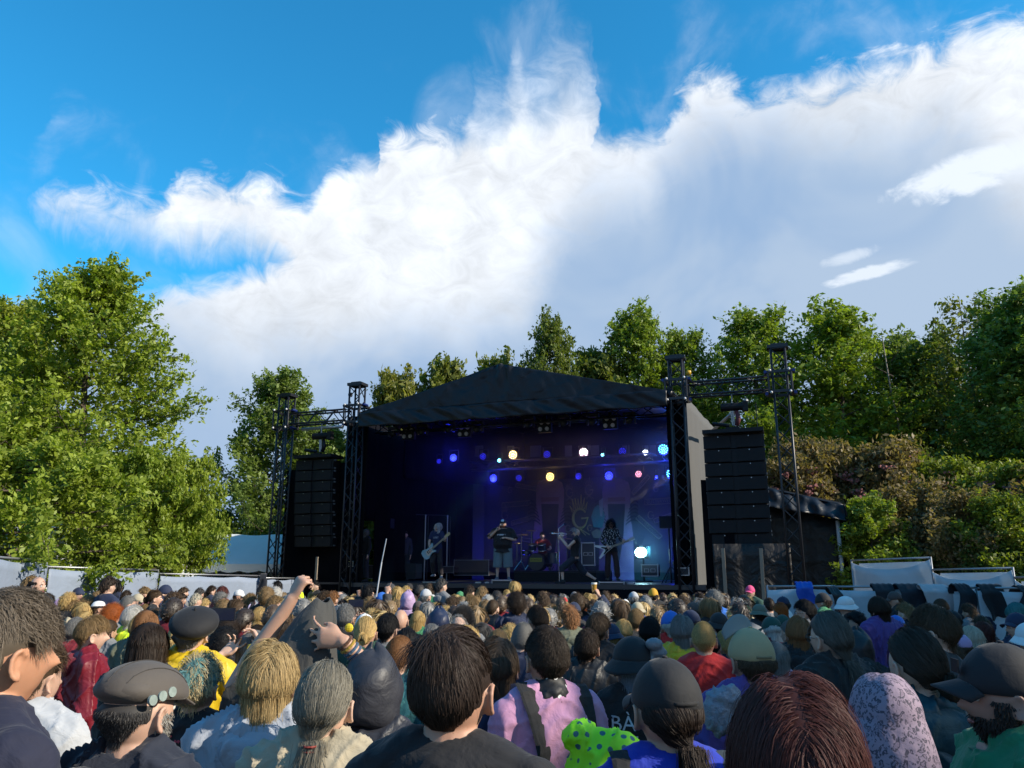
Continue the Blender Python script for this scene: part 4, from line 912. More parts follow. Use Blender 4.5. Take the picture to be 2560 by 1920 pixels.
# floor flood: white hot lens with cyan halo beam
u, z = SP(1602, 1381, 4.2)
t = thing('floor_flood', 'glaring white-cyan flood lamp on the stage floor right of the guitarist', 'stage lamp', S(u, 4.2, z), SA)
b = MB(); b.box((0.05, 0.16, 0), (0.46, 0.26, 0.4)); obj('housing', b, m_blk, t)
b = MB(); b.ell((0, 0, 0), (0.19, 0.06, 0.16), 20, 10); obj('lens', b, mat('flood_lens', (0.5, 0.5, 0.5), emit=(0.45, 0.9, 1.0), estr=26, rough=0.3, nscale=5), t, smooth=True)
b = MB(); b.box((0.05, 0.16, -(z-DECK)/2-0.1), (0.05, 0.05, z-DECK-0.2)); b.box((0.05, 0.16, -(z-DECK)+0.02), (0.5, 0.4, 0.04)); obj('stand', b, m_blk, t)
L = bpy.data.lights.new('flood_beam', 'SPOT'); L.energy = 900; L.color = (0.12, 0.7, 1.0); L.spot_size = math.radians(60); L.spot_blend = 0.9; L.shadow_soft_size = 0.15
o = bpy.data.objects.new('flood_beam', L); C.objects.link(o); o.location = S(u+.5, 4.0, z+.1); o.rotation_euler = (S(1.6, 8.3, 2.0)-o.location).to_track_quat('-Z', 'Y').to_euler()
# blinders: four dead round lenses
for i, (px, py) in enumerate(((1019,1083),(1159,1077),(1360,1064),(1524,1055))):
    u, z = SP(px, py, ft_v-.1)
    t = thing('blinder_lamp', 'unlit blinder of four round lenses, %s from the left on the front truss' % ['first', 'second', 'third', 'fourth'][i], 'stage lamp', S(u, ft_v-.1, z), SA, 'four-lens blinders on the front truss')
    b = MB(); b.box((0, 0.1, 0), (0.44, 0.14, 0.4)); b.box((0, 0.12, 0.26), (0.1, 0.06, 0.16)); obj('housing', b, m_blk, t)
    for a in (-1, 1):
        for c in (-1, 1):
            b = MB(); b.tube([(a*0.11+0.02*c, -0.01, c*0.10), (a*0.11+0.02*c, 0.03, c*0.10)], 0.062, 14); obj('lens', b, m_off, t)
m_dimh = mat('moving_head_shell', (0.022, 0.024, 0.032), rough=0.4, nscale=8, namp=0.2)
for i, (px, py) in enumerate(((985,1082),(1057,1077),(1123,1070),(1195,1070),(1322,1058),(1411,1055),(1482,1052),(1575,1048))):
    u, z = SP(px, py, ft_v-.05)
    t = thing('moving_head_lamp', 'unlit dark moving head lamp hanging %s of eight on the front truss' % ['first', 'second', 'third', 'fourth', 'fifth', 'sixth', 'seventh', 'last'][i], 'stage lamp', S(u, ft_v-.05, z), SA, 'moving heads on the front truss')
    b = MB(); b.box((-.16, 0, 0), (0.045, 0.12, 0.26)); b.box((.16, 0, 0), (0.045, 0.12, 0.26)); b.box((0, 0, 0.16), (0.38, 0.2, 0.08)); obj('yoke', b, m_dimh, t)
    b = MB(); b.tube([(0, -0.14, -0.06), (0, 0.14, 0.02)], [0.105, 0.085], 14); obj('head', b, m_dimh, t, smooth=True)

# ---- printed backdrop
bv = 7.9
FONT = None
def text_mb(s, size, ext=0.0):
    cu = bpy.data.curves.new('t', 'FONT'); cu.body = s; cu.size = size; cu.extrude = ext; cu.align_x = 'CENTER'; cu.align_y = 'CENTER'; cu.resolution_u = 2
    o = bpy.data.objects.new('t', cu); C.objects.link(o); dg = bpy.context.evaluated_depsgraph_get(); dg.update()
    me = bpy.data.meshes.new_from_object(o.evaluated_get(dg)); V = np.array([v.co[:] for v in me.vertices]); Fs = [tuple(p.vertices) for p in me.polygons]
    bpy.data.objects.remove(o); bpy.data.curves.remove(cu); bpy.data.meshes.remove(me); return V, Fs
x0, zt_ = SP(1183, 1180, bv); x1, _ = SP(1716, 1180, bv)
m_ban = mat('backdrop_cloth', (0.035, 0.035, 0.042), rough=0.9, nscale=3, namp=0.3, bscale=4, bamp=0.3, bdist=0.05)
bd = thing('printed_backdrop', 'dark printed cloth backdrop with a large spiked G emblem behind the band', 'backdrop', S((x0+x1)/2, bv, 0), SA)
xm = (x0+x1)/2; zT = ZR-0.25
def bl(px, py, dv=0.0): u, z = SP(px, py, bv-dv); return Vector((u-xm, -dv, z))
g = MB(); g.grid(lambda a, b: (x0-xm+(x1-x0)*a, 0.02+0.02*math.sin(a*60), DECK+(zT-DECK)*b), 120, 2, 0.01); obj('cloth', g, m_ban, bd, smooth=True)
g = MB(); g.box((x0-xm+0.28, -0.06, (DECK+zT)/2), (0.5, 0.01, zT-DECK)); obj('side_panel', g, mat('pale_strip', (0.075, 0.072, 0.09), rough=0.9, nscale=2, namp=0.4, stretch=(3, 3, .3)), bd)
p_mauve = mat('print_mauve', (0.20, 0.105, 0.14), rough=0.9, nscale=2.5, namp=0.5)
p_gold = mat('print_gold', (0.32, 0.26, 0.08), rough=0.9, nscale=8, namp=0.25)
p_dark = mat('print_black', (0.008, 0.008, 0.012), rough=0.9, nscale=4, namp=0.3)
p_out = mat('print_khaki', (0.15, 0.13, 0.085), rough=0.9, nscale=8, namp=0.3)
p_teal = mat('print_teal', (0.03, 0.13, 0.13), rough=0.9, nscale=5, namp=0.4)
def poly(name, pts, m, dv):
    g = MB(); P = [bl(x, y, dv) for x, y in pts]; L = len(P)
    bmh = bmesh.new(); vs_ = [bmh.verts.new(p) for p in P]; f = bmh.faces.new(vs_); bmesh.ops.triangulate(bmh, faces=[f]); me = bpy.data.meshes.new(name); bmh.to_mesh(me); bmh.free()
    return obj(name, me, m, bd)
def fig(cx, k=1.0):
    q = [(-52,-190),(-44,-212),(-18,-222),(-10,-205),(10,-205),(18,-222),(44,-212),(52,-190),(50,-120),(62,-60),(66,70),(-66,70),(-62,-60),(-50,-120)]
    poly('torso_print', [(cx+a*0.68, 1392+b*0.88) for a, b in q], p_mauve, 0.05)
    poly('trouser_print', [(cx+a*0.68, 1392+b*0.88) for a, b in [(-32,-150),(32,-150),(26,-60),(10,20),(-10,20),(-26,-60)]], p_dark, 0.056)
    poly('belt_print', [(cx+a*0.68, 1392+b*0.88) for a, b in [(-32,-168),(32,-170),(32,-158),(-32,-156)]], mat('print_rose', (0.15, 0.05, 0.06), rough=.9, nscale=6) if 'print_rose' not in bpy.data.materials else bpy.data.materials['print_rose'], 0.062)
    for s in (-1, 1):
        for j in range(6):
            y = 1262+j*9.5; w = 12+j*2.2
            pts = [(cx+s*(46-w+6*math.sin(2.2*t)*0+ t*(w+8)), y-12*math.sin(t*2.4)+(0)) for t in [i/6 for i in range(7)]]
            poly('stripe_print', pts+[(x, yy+4.2) for x, yy in pts[::-1]], p_dark, 0.062)
fig(1375); fig(1541)
def gword(s, px, py, w, rot, m=p_out):
    V, Fs = text_mb(s, 1.0); wd = V[:, 0].max()-V[:, 0].min(); k = w/wd; c, n_ = math.cos(rot), math.sin(rot); o_ = bl(px, py, 0.05)
    g = MB(); g.add([(o_.x+(x*c-y*n_)*k, o_.y, o_.z+(x*n_+y*c)*k*1.25) for x, y, _ in V], Fs); obj('lettering', g, m, bd)
    g = MB(); hw, hh, t_ = w*0.56, k*0.62, 0.018
    for a, b in (((-hw, -hh), (hw, -hh)), ((hw, -hh), (hw*1.03, hh)), ((hw*1.03, hh), (-hw, hh)), ((-hw, hh), (-hw*1.04, -hh))):
        P = [Vector((o_.x+p[0]*c-p[1]*n_, o_.y, o_.z+p[0]*n_+p[1]*c)) for p in (a, b)]; g.tube(P, t_, 4)
    obj('label_outline', g, m, bd)
for px, py, w, r in ((1290,1260,1.05,.05),(1310,1300,.95,.24),(1318,1218,.85,-.22),(1328,1352,.75,-.15),(1655,1253,1.15,.03),(1622,1318,1.0,-.75),(1668,1292,.9,.3),(1602,1212,.8,.8)):
    gword('BUTTERWEGGE', px, py, w, r)
# spiked G emblem
def gem(px, py, s, m=p_gold, full=True):
    o_ = bl(px, py, 0.07); g = MB()
    pts = [(0.42*math.cos(a), 0.55*math.sin(a)) for a in [math.radians(q) for q in range(38, 338, 12)]]
    g.tube([(o_.x+x*s, o_.y, o_.z+y*s) for x, y in pts], [s*(0.05+0.035*math.sin(i/24*PI)) for i in range(len(pts))], 6, hint=(0, 1, 0))
    g.tube([(o_.x+x*s, o_.y, o_.z+y*s) for x, y in ((0.08, 0.0), (0.46, 0.02), (0.36, -0.3))], [s*.05, s*.075, s*.04], 6, hint=(0, 1, 0))
    if full:
        for k in range(7):
            a = math.radians(55+k*14); b0, b1 = 0.6, 1.15+0.12*((k*7) % 3)
            for da in (-0.06, 0.06):
                g.tube([(o_.x+math.cos(a+da*1.6)*0.55*s, o_.y, o_.z+math.sin(a+da*1.6)*b0*s), (o_.x+math.cos(a)*0.8*s, o_.y, o_.z+math.sin(a)*b1*s)], s*0.022, 4)
        for sx in (-1, 1):
            g.tube([(o_.x+sx*0.55*s, o_.y, o_.z-0.95*s), (o_.x-sx*0.1*s, o_.y, o_.z-0.55*s)], s*0.03, 5); 
            g.tube([(o_.x+sx*0.32*s, o_.y, o_.z-0.98*s), (o_.x-sx*0.05*s, o_.y, o_.z-0.6*s)], s*0.025, 5)
    obj('spiked_emblem', g, m, bd)
gem(1450, 1296, 0.66)
for px, py, s in ((1472,1225,.36),(1424,1232,.3),(1262,1288,.3),(1420,1322,.24),(1474,1320,.2),(1275,1225,.2),(1640,1222,.2),(1627,1288,.25)): gem(px, py, s, p_out, s > .28)
poly('hooded_print', [(1485,1270),(1495,1262),(1506,1272),(1512,1290),(1506,1320),(1484,1318),(1478,1292)], p_teal, 0.066)
poly('skull_print', [(1478,1330),(1492,1322),(1506,1330),(1502,1345),(1484,1345)], p_out, 0.068)
poly('beak_print', [(1497,1252),(1508,1244),(1506,1292),(1500,1290)], mat('print_grey', (0.2, 0.2, 0.22), rough=.9, nscale=6), 0.072)

# ---- flight cases, amps, monitors
m_case = mat('case_laminate', (0.022, 0.022, 0.028), rough=0.45, nscale=6, namp=0.3)
def case(px0, py0, px1, py1, v, depth, label, rz=0.0, handles=0, edge=m_alu, name='flight_case', cat='flight case', e=0.03):
    u0, z0 = SP(px0, py1, v); u1, z1 = SP(px1, py0, v); w, h = u1-u0, z1-z0
    t = thing(name, label, cat, S((u0+u1)/2, v, z0), SA+rz)
    g = MB(); g.box((0, depth/2, h/2), (w-0.01, depth, h-0.01)); obj('body', g, m_case, t)
    for a in (-1, 1):
        g = MB(); g.box((a*w/2, -0.002, h/2), (e, e, h)); obj('edge_rail', g, edge, t)
        g = MB(); g.box((0, -0.004, h/2+a*h/2), (w, e, e)); obj('edge_rail', g, edge, t)
        for b in (-1, 1):
            g = MB(); g.ell((a*w/2, 0, h/2+b*h/2), (e*1.1, e*1.1, e*1.1), 8, 6); obj('ball_corner', g, edge, t)
    for k in range(handles):
        x = (k-(handles-1)/2)*w/max(handles, 1)*0.8
        g = MB()
        for q in ((-.07, 0, .012, .1), (.07, 0, .012, .1), (0, .05, .15, .012), (0, -.05, .15, .012)): g.box((x+q[0], -0.012, h*0.5+q[1]), (q[2], 0.02, q[3]))
        obj('handle', g, edge, t)
    return t
case(1455,1357,1486,1413,5.4,.6,'upright black flight case with silver edges behind the trumpet player',handles=2)
case(1605,1412,1644,1440,4.3,.5,'grey flight case with two latches below the cyan flood',handles=2,edge=m_zinc)
case(1230,1451,1277,1492,0.25,.5,'silver-edged black box in front of the singer',edge=m_alu)
case(1499,1456,1560,1505,0.25,.6,'silver-edged black box in front of the guitarist',edge=m_alu)
case(1103,1416,1134,1432,5.0,.5,'low case with a silver rim behind the bass player',e=.02)
case(1135,1400,1222,1438,5.4,.7,'wide black bass cabinet between bass player and singer',edge=m_zinc,e=.02)
case(1016,1409,1039,1447,2.4,.5,'blue-grey amplifier beside the bass player',edge=m_case,name='amplifier',cat='amplifier',e=.02)
case(916,1413,940,1446,2.0,.5,'small monitor box with a pale top at the left wing',edge=m_zinc,e=.02)
case(864,1404,883,1416,0.3,.3,'small silver-framed box on the left edge of the stage',e=.022)
case(1696,1420,1722,1438,0.1,.3,'small silver-framed box at the right edge of the stage',e=.022)
t = thing('speaker_on_stand', 'black side speaker on a pole at the right of the stage', 'speaker', S(*SP(1670, 1320, 2.2)[:1], 2.2, DECK), SA)
u_, z0_ = SP(1670, 1320, 2.2); z1_ = SP(1670, 1290, 2.2)[1]
g = MB(); g.box((0, 0.2, (z0_+z1_)/2-DECK), (0.5, 0.4, z1_-z0_)); obj('cabinet', g, m_blk, t)
g = MB(); g.box((0, -0.012, (z0_+z1_)/2-DECK), (0.44, 0.02, z1_-z0_-.05)); obj('grille', g, m_grill, t)
g = MB(); g.tube([(0, 0.15, 0.0), (0, 0.15, z0_-DECK)], 0.025, 8); obj('pole', g, m_truss, t)
for k in range(3):
    a = k*2.094; g = MB(); g.tube([(0, 0.15, 0.5), (0.45*math.cos(a), 0.15+0.45*math.sin(a), 0.0)], 0.014, 6); obj('leg', g, m_truss, t)
t = thing('speaker_on_stand', 'dark wing speaker on a pole left of the bass player', 'speaker', S(SP(960, 1300, 2.6)[0], 2.6, DECK), SA)
z0_ = SP(960, 1320, 2.6)[1]-DECK; z1_ = SP(960, 1296, 2.6)[1]-DECK
g = MB(); g.box((0, 0.2, (z0_+z1_)/2), (0.42, 0.35, z1_-z0_)); obj('cabinet', g, m_dimh, t)
g = MB(); g.tube([(0, 0.15, 0), (0, 0.15, z0_)], 0.025, 8); obj('pole', g, m_truss, t)
# drum riser and drum kit
u0, z0 = SP(1285, 1427, 3.6); u1, _ = SP(1490, 1430, 3.6)
g = MB(); g.box((0, 0, (z0-DECK)/2), (u1-u0, 2.4, z0-DECK)); o = obj('drum_riser', g, m_blk); o.location = S((u0+u1)/2, 4.8, DECK+0.001); o.rotation_euler = (0, 0, SA); o['label'] = 'low black platform under the drum kit'; o['category'] = 'platform'
RZ = z0
def dk(px, py, v=4.4): u, z = SP(px, py, v); return u, z
ub, _ = dk(1345, 1405)
kit = thing('drum_kit', 'dark blue drum kit with a yellow emblem on the bass drum', 'drum kit', S(ub, 4.4, RZ), SA)
m_drum = mat('drum_shell', (0.012, 0.02, 0.05), rough=0.2, nscale=10, namp=0.2, spec=0.7); m_headd = mat('drum_head', (0.02, 0.02, 0.024), rough=0.4, nscale=10, namp=0.2)
m_brass = mat('cymbal_brass', (0.45, 0.32, 0.12), rough=0.3, metal=0.9, nscale=10, namp=0.2); m_chrome = mat('chrome', (0.6, 0.62, 0.66), rough=0.2, metal=1.0, nscale=20, namp=0.1)
def drum(c, r, h, ax, name):
    A = Vector(ax).normalized(); c = Vector(c)
    g = MB(); g.tube([c-A*h/2, c+A*h/2], r, 24); d = obj(name, g, m_drum, kit)
    g = MB(); g.tube([c+A*h/2, c+A*(h/2+0.015)], r*1.0, 24); g.tube([c-A*h/2, c-A*(h/2+0.015)], r, 24); obj('drum_head', g, m_headd, d)
    for s in (-1, 1):
        g = MB(); n = 24; hh = Vector((0, 0, 1)) if abs(A.z) < .9 else Vector((1, 0, 0)); U = A.cross(hh).normalized(); W = A.cross(U)
        P = [c+A*s*h/2+(U*math.cos(2*PI*k/n)+W*math.sin(2*PI*k/n))*r*1.03 for k in range(n+1)]; g.tube(P, 0.014, 6, cap=False); obj('hoop', g, m_chrome if name != 'bass_drum' else m_blk, d)
    return d
bdm = drum((0, 0, 0.29), 0.28, 0.42, (0, 1, 0), 'bass_drum')
g = MB(); g.box((0, -0.235, 0.36), (0.42, 0.006, 0.13)); obj('emblem_patch', g, mat('drum_print_yellow', (0.30, 0.30, 0.03), rough=.7, nscale=10), kit)
V, Fs = text_mb('BUTTERWEGGE', 0.075); g = MB(); g.add([(x*0.68, -0.2395, 0.36+y*1.1) for x, y, _ in V], Fs); obj('lettering', g, p_dark, kit)
drum((-0.18, -0.05, 0.78), 0.13, 0.18, (0.05, -0.3, 1), 'tom'); drum((0.17, -0.05, 0.78), 0.14, 0.2, (-0.05, -0.3, 1), 'tom'); drum((0.5, 0.15, 0.42), 0.2, 0.36, (0, 0, 1), 'floor_tom'); drum((-0.5, 0.25, 0.6), 0.18, 0.14, (0, 0, 1), 'snare')
for x, y, z, r, tl_ in ((-0.62, 0.05, 1.2, 0.24, .15), (0.68, 0.05, 1.25, 0.26, -.2), (-0.35, 0.35, 1.35, 0.2, .1), (-0.85, 0.25, 0.92, 0.18, 0), (0.95, 0.3, 1.05, 0.25, -.1)):
    g = MB(); g.tube([(x, y, z), (x, y, z+0.012), (x, y, z+0.04)], [r, r*0.97, 0.03], 20, cap=True); c = obj('cymbal', g, m_brass, kit, smooth=False)
    g = MB(); g.tube([(x, y, 0.25), (x, y, z)], 0.014, 6); obj('cymbal_stand', g, m_chrome, c)
    for k in range(3):
        a = 2.1*k+x; g = MB(); g.tube([(x, y, 0.35), (x+0.25*math.cos(a), y+0.25*math.sin(a), 0.02)], 0.012, 6); obj('stand_leg', g, m_chrome, c)
# microphone stand by the trumpet player and cables
t = thing('microphone_stand', 'chrome microphone stand left of the trumpet player', 'microphone stand', S(SP(1398, 1430, 1.4)[0], 1.4, DECK), SA)
g = MB(); g.tube([(0, 0, 0.02), (0, 0, 1.6)], 0.012, 8); g.tube([(0, 0, 1.6), (0.18, -0.02, 1.72)], 0.01, 8); obj('pole', g, m_chrome, t)
g = MB(); g.tube([(0, 0, 0), (0, 0, 0.025)], 0.14, 16); obj('base', g, m_blk, t)
g = MB(); g.ell((0.2, -0.02, 1.73), (0.028, 0.028, 0.04), 8, 6); obj('microphone', g, m_blk, t, smooth=True)
# floor strips of light coloured tape / set boards at the stage front
for i, (a, b, y) in enumerate(((1061, 1098, 1444), (1192, 1206, 1455), (1216, 1226, 1455), (1528, 1586, 1450))):
    u0, z0 = SP(a, y, 0.5+i*.1); u1, _ = SP(b, y, 0.5+i*.1); g = MB(); g.box((0, 0, 0), (u1-u0, 0.25, 0.04)); o = obj('pedal_board', g, m_alu); o.location = S((u0+u1)/2, 0.5+i*.1, DECK+0.022); o.rotation_euler = (0, 0, SA); o['category'] = 'pedal board'
    o['label'] = ['long silver pedal board in front of the bass player', 'small silver pedal left of the box at the singer\'s feet', 'tiny silver pedal touching the singer\'s box', 'long grey pedal board behind the box of the guitarist'][i]

# smoke hanging on the stage
g = MB(); g.box((0.2, 4.6, (DECK+0.3+zl-0.4)/2), (9.6, 7.0, zl-0.4-DECK-0.3))
hz = bpy.data.materials.new('stage_smoke'); hz.use_nodes = True; ht = hz.node_tree; ht.nodes.clear()
pv = N(ht, 'ShaderNodeVolumePrincipled'); pv.inputs['Density'].default_value = 0.022; pv.inputs['Color'].default_value = (.9, .9, .95, 1); pv.inputs['Anisotropy'].default_value = 0.55
ht.links.new(pv.outputs[0], N(ht, 'ShaderNodeOutputMaterial').inputs['Volume'])
o = obj('stage_smoke', g, hz, kind='stuff'); o.location = SO; o.rotation_euler = (0, 0, SA); o['label'] = 'thin smoke lit blue by the lamps on stage'; o['category'] = 'smoke'
# ------------------------------------------------------------------ fences and tents
def sheet_panel(t, P, Q, z0, z1, m, seed, amp=0.06, name='tarp'):
    P, Q = Vector(P), Vector(Q); L = (Q-P).length; n = Vector((-(Q-P).y, (Q-P).x, 0)).normalized(); r = random.Random(seed); a0, a1, a2 = r.random()*6, r.random()*6, r.random()*6
    def fn(a, b):
        s = a*L
        w = amp*(0.5*math.sin(s*1.1+a0+1.5*b)+0.35*math.sin(s*2.6+b*3.2+a1)+0.28*math.sin((s*3.1-b*5.5)+a2)+0.2*math.sin(s*7+b*9+a1)*(b > 0.2))
        sag = -0.03*abs(math.sin(s*2.2+a1))*(b)
        return P.lerp(Q, a)+n*w+Vector((0, 0, z0+(z1-z0)*b+sag))
    g = MB(); g.grid(fn, 44, 14, 0.008); return obj(name, g, m, t, smooth=True)
def heras(p, q, h, label, m, seed, tarp=True, group='sheeted fence panels', zoff=0.0, htop=None):
    p, q = Vector(p), Vector(q); t = thing('fence_panel', label, 'fence panel', (p.x, p.y, gz(p.y)+zoff), 0, group)
    d = q-p; d.z = gz(q.y)-gz(p.y); P0 = Vector((0, 0, 0)); P1 = d
    for a, nm in ((P0, 'post'), (P1, 'post')):
        g = MB(); g.tube([a+Vector((0, 0, -0.05)), a+Vector((0, 0, h))], 0.022, 8); obj('post', g, m_zinc, t, smooth=True)
    for z in (0.15, h-0.02):
        g = MB(); g.tube([P0+Vector((0, 0, z)), P1+Vector((0, 0, z))], 0.02, 8); obj('rail', g, m_zinc, t, smooth=True)
    for a in (P0, P1):
        g = MB(); g.box(a+Vector((0, 0, 0.03)), (0.7, 0.24, 0.14)); obj('foot_block', g, m_blk, t)
    if tarp:
        n = Vector((-(d).y, (d).x, 0)).normalized()*(-0.06)
        sheet_panel(t, P0+n+d*0.01, P1+n-d*0.01, 0.1, h-0.06, m, seed)
    return t
LF = [(-60, 1385, 12.5), (116, 1414, 15.3), (395, 1432, 18.6), (655, 1443, 22.2), (760, 1446, 25)]
LP = []
for px, py, d in LF:
    p = at(px, py, d); LP.append(p)
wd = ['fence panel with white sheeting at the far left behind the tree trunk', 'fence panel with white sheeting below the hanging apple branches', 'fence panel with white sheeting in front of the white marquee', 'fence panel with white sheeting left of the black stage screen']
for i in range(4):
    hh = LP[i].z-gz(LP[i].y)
    heras(LP[i], LP[i+1], hh, wd[i], m_wtarp_shaded, 50+i, group='white sheeted fence panels on the left')
# garment on the end of the left fence
def garment(name, px0, px1, py0, py1, d, col, label, seed, shell=False, taper=0.0, group=None, sleeve=False):
    A = at(px0, py0, d); B = at(px1, py0, d); zb = at((px0+px1)/2, py1, d).z; w = (B-A).length; h = A.z-zb
    t = bpy.data.objects.new('x', None)
    r = random.Random(seed); q = [r.random()*6 for _ in range(5)]
    g = MB()
    def fn(a, b):   # b 0 = back hem, up over the rail, 1 = front hem
        s = (b-0.32)/0.68
        z = -h*max(s, 0)*(1+0.06*math.sin(a*5+q[0])+.03*math.sin(a*13)) if s > 0 else h*0.45*s
        y = -0.05-0.13*min(1, max(s, 0)*5)-0.012*math.sin(a*8+q[1]+s)*min(1, max(s, 0)*2) if s > 0.02 else (0.05 if s < -0.02 else 0)
        y += 0.03*math.sin(a*w*16+q[2]+2*s)*max(s, 0)
        x = (a-0.5)*w*(1-taper*max(s, 0)+0.10*math.sin(max(s, 0)*4+q[3]))+0.04*math.sin(s*5+q[4])
        return (x, y, z+0.035*(1-min(1, abs(s)*8))+0.004*math.sin(a*23)*(1 if abs(s) < 0.1 else 0))
    g.grid(fn, 36, 26, 0.012)
    if sleeve: g.tube([(w*0.3, -0.07, -h*0.2), (w*0.42, -0.09, -h*0.6), (w*0.36, -0.09, -h*1.05)], [0.07, 0.06, 0.045], 10)
    o = obj(name, g, m_shell if shell else m_cloth, smooth=True, color=col); o.location = (A+B)/2; o.rotation_euler = (0, 0, math.atan2((B-A).y, (B-A).x)); o['label'] = label; o['category'] = 'garment'; o['group'] = group or 'clothes hung over the barrier'
    return o
# right barrier with clothes, and panels behind
RB = [(1918, 1463, 15.2), (2085, 1464, 14.6), (2262, 1466, 14.0), (2440, 1467, 13.4), (2640, 1471, 12.8)]
P = [at(*q) for q in RB]
wr_ = ['white sheeted barrier left of the blue jacket', 'white sheeted barrier behind the beanie wearer', 'white sheeted barrier under the pale hung trousers', 'white sheeted barrier at the far right edge']
for i in range(4):
    heras(P[i], P[i+1], P[i].z-gz(P[i].y), wr_[i], m_wtarp, 70+i, group='white sheeted barriers on the right')
garment('hung_jacket', 1988, 2024, 1459, 1512, 14.7, lin(20, 75, 175), 'royal blue rain jacket hung over the white barrier', 1, True, -0.45)
garment('hung_jacket', 2072, 2094, 1472, 1540, 14.4, (0.012, 0.012, 0.014), 'black crumpled jacket hanging beside the black beanie', 2, True, -0.3, sleeve=True)
garment('hung_trousers', 2178, 2232, 1464, 1530, 14.05, (0.010, 0.012, 0.018), 'broad black garment hung left of the pale trousers', 3)
garment('hung_trousers', 2236, 2290, 1464, 1545, 13.95, (0.010, 0.014, 0.022), 'black trousers hung directly left of the pale trousers', 4, taper=-.2)
garment('hung_trousers', 2298, 2368, 1466, 1530, 13.75, lin(175, 170, 172), 'pale grey trousers hung over the barrier', 5)
garment('hung_trousers', 2380, 2412, 1464, 1560, 13.5, (0.008, 0.009, 0.014), 'long black trousers hung right of the pale pair', 6, taper=-.8)
garment('hung_jacket', 2443, 2496, 1465, 1545, 13.35, (0.009, 0.009, 0.012), 'thick black sweater hung alone near the right edge', 7, sleeve=True)
garment('hung_jacket', 2530, 2570, 1469, 1525, 13.1, (0.012, 0.012, 0.016), 'black garment hung at the extreme right of the barrier', 8)
garment('hung_jacket', 652, 668, 1437, 1490, 22.0, (0.010, 0.012, 0.02), 'black jacket hung on the left fence beside the stage', 9, sleeve=True)
RF = [(2128, 1399, 19.5), (2330, 1422, 17.6), (2535, 1441, 16.0), (2700, 1452, 15.0)]
P = [at(*q) for q in RF]
wl = ['rear fence panel with sagging white sheet right of the side tent', 'rear fence panel with white sheet in the right middle', 'rear fence panel with white sheet at the right edge']
for i in range(3):
    t = heras(P[i], P[i+1], P[i].z-gz(P[i].y), wl[i], m_wtarp, 80+i, tarp=False, group='white sheeted rear fence on the right')
    d = P[i+1]-P[i]; d.z = gz(P[i+1].y)-gz(P[i].y); h = P[i].z-gz(P[i].y); n = Vector((-d.y, d.x, 0)).normalized()*-0.05
    g = MB()
    g.grid(lambda a, b: n*(1+0.8*math.sin(a*7+b*6)+0.5*math.sin(a*19-b*9))+d*a+Vector((0, 0, 0.1+(h-0.1-0.06-0.20*math.sin(a*PI)**0.8)*b)), 40, 12, 0.008); obj('tarp', g, m_wtarp, t, smooth=True)
    g = MB(); g.grid(lambda a, b: -n*(1+0.4*math.sin(a*11+b*3))+d*(0.08+0.84*a)+Vector((0, 0, h-0.55+0.45*b)), 20, 4, 0.006); obj('upper_sheet', g, m_wtarp, t, smooth=True)
# white marquee left
def marq(ox, oy, w, dpt, ze, zr, label, rz=0.25):
    t = thing('marquee', label, 'marquee', (ox, oy, gz(oy)), rz); ze -= gz(oy); zr -= gz(oy)
    g = MB()
    g.grid(lambda a, b: ((a-.5)*w, (b-.5)*dpt, ze+(zr-ze)*(1-abs(2*b-1))-0.05*math.sin(a*PI*3)**2), 24, 12, 0.02); obj('roof', g, m_tent, t, smooth=False)
    g = MB(); g.grid(lambda a, b: ((a-.5)*w, -dpt/2-0.02, ze-0.22*b-0.06*abs(math.sin(a*w*PI*1.6))*b+0.02), 160, 3, 0.01); obj('scalloped_valance', g, m_tent, t)
    for s in (-1, 1):
        g = MB(); g.add([(s*w/2, -dpt/2, ze), (s*w/2, dpt/2, ze), (s*w/2, 0, zr)], [(0, 1, 2)]); obj('gable', g, m_tent, t)
        g = MB(); g.grid(lambda a, b: (s*(w/2-.02), (a-.5)*dpt, ze*b), 10, 3, 0.02); obj('side_wall', g, m_tent, t)
        for q in (-1, 1):
            g = MB(); g.tube([(s*w/2, q*dpt/2, 0), (s*w/2, q*dpt/2, ze)], 0.04, 8); obj('leg', g, m_alu, t)
    g = MB(); g.grid(lambda a, b: ((a-.5)*w, dpt/2-.05, ze*b), 20, 3, 0.02); obj('back_wall', g, m_tent, t)
p = at(580, 1425, 27)
marq(p.x+0.2, 28.5, 4.8, 5, 1.95, 3.05, 'white marquee with a scalloped valance behind the left fence', 0.12)
p = at(255, 1410, 24)
marq(p.x, 25.5, 4.5, 4, 2.0, 2.75, 'white marquee half hidden behind the apple tree', 0.1)
p = at(-30, 1400, 17)
marq(p.x-1.0, 18.5, 3.2, 3, 2.1, 2.9, 'white tent at the far left edge behind the trunk', 0.1)

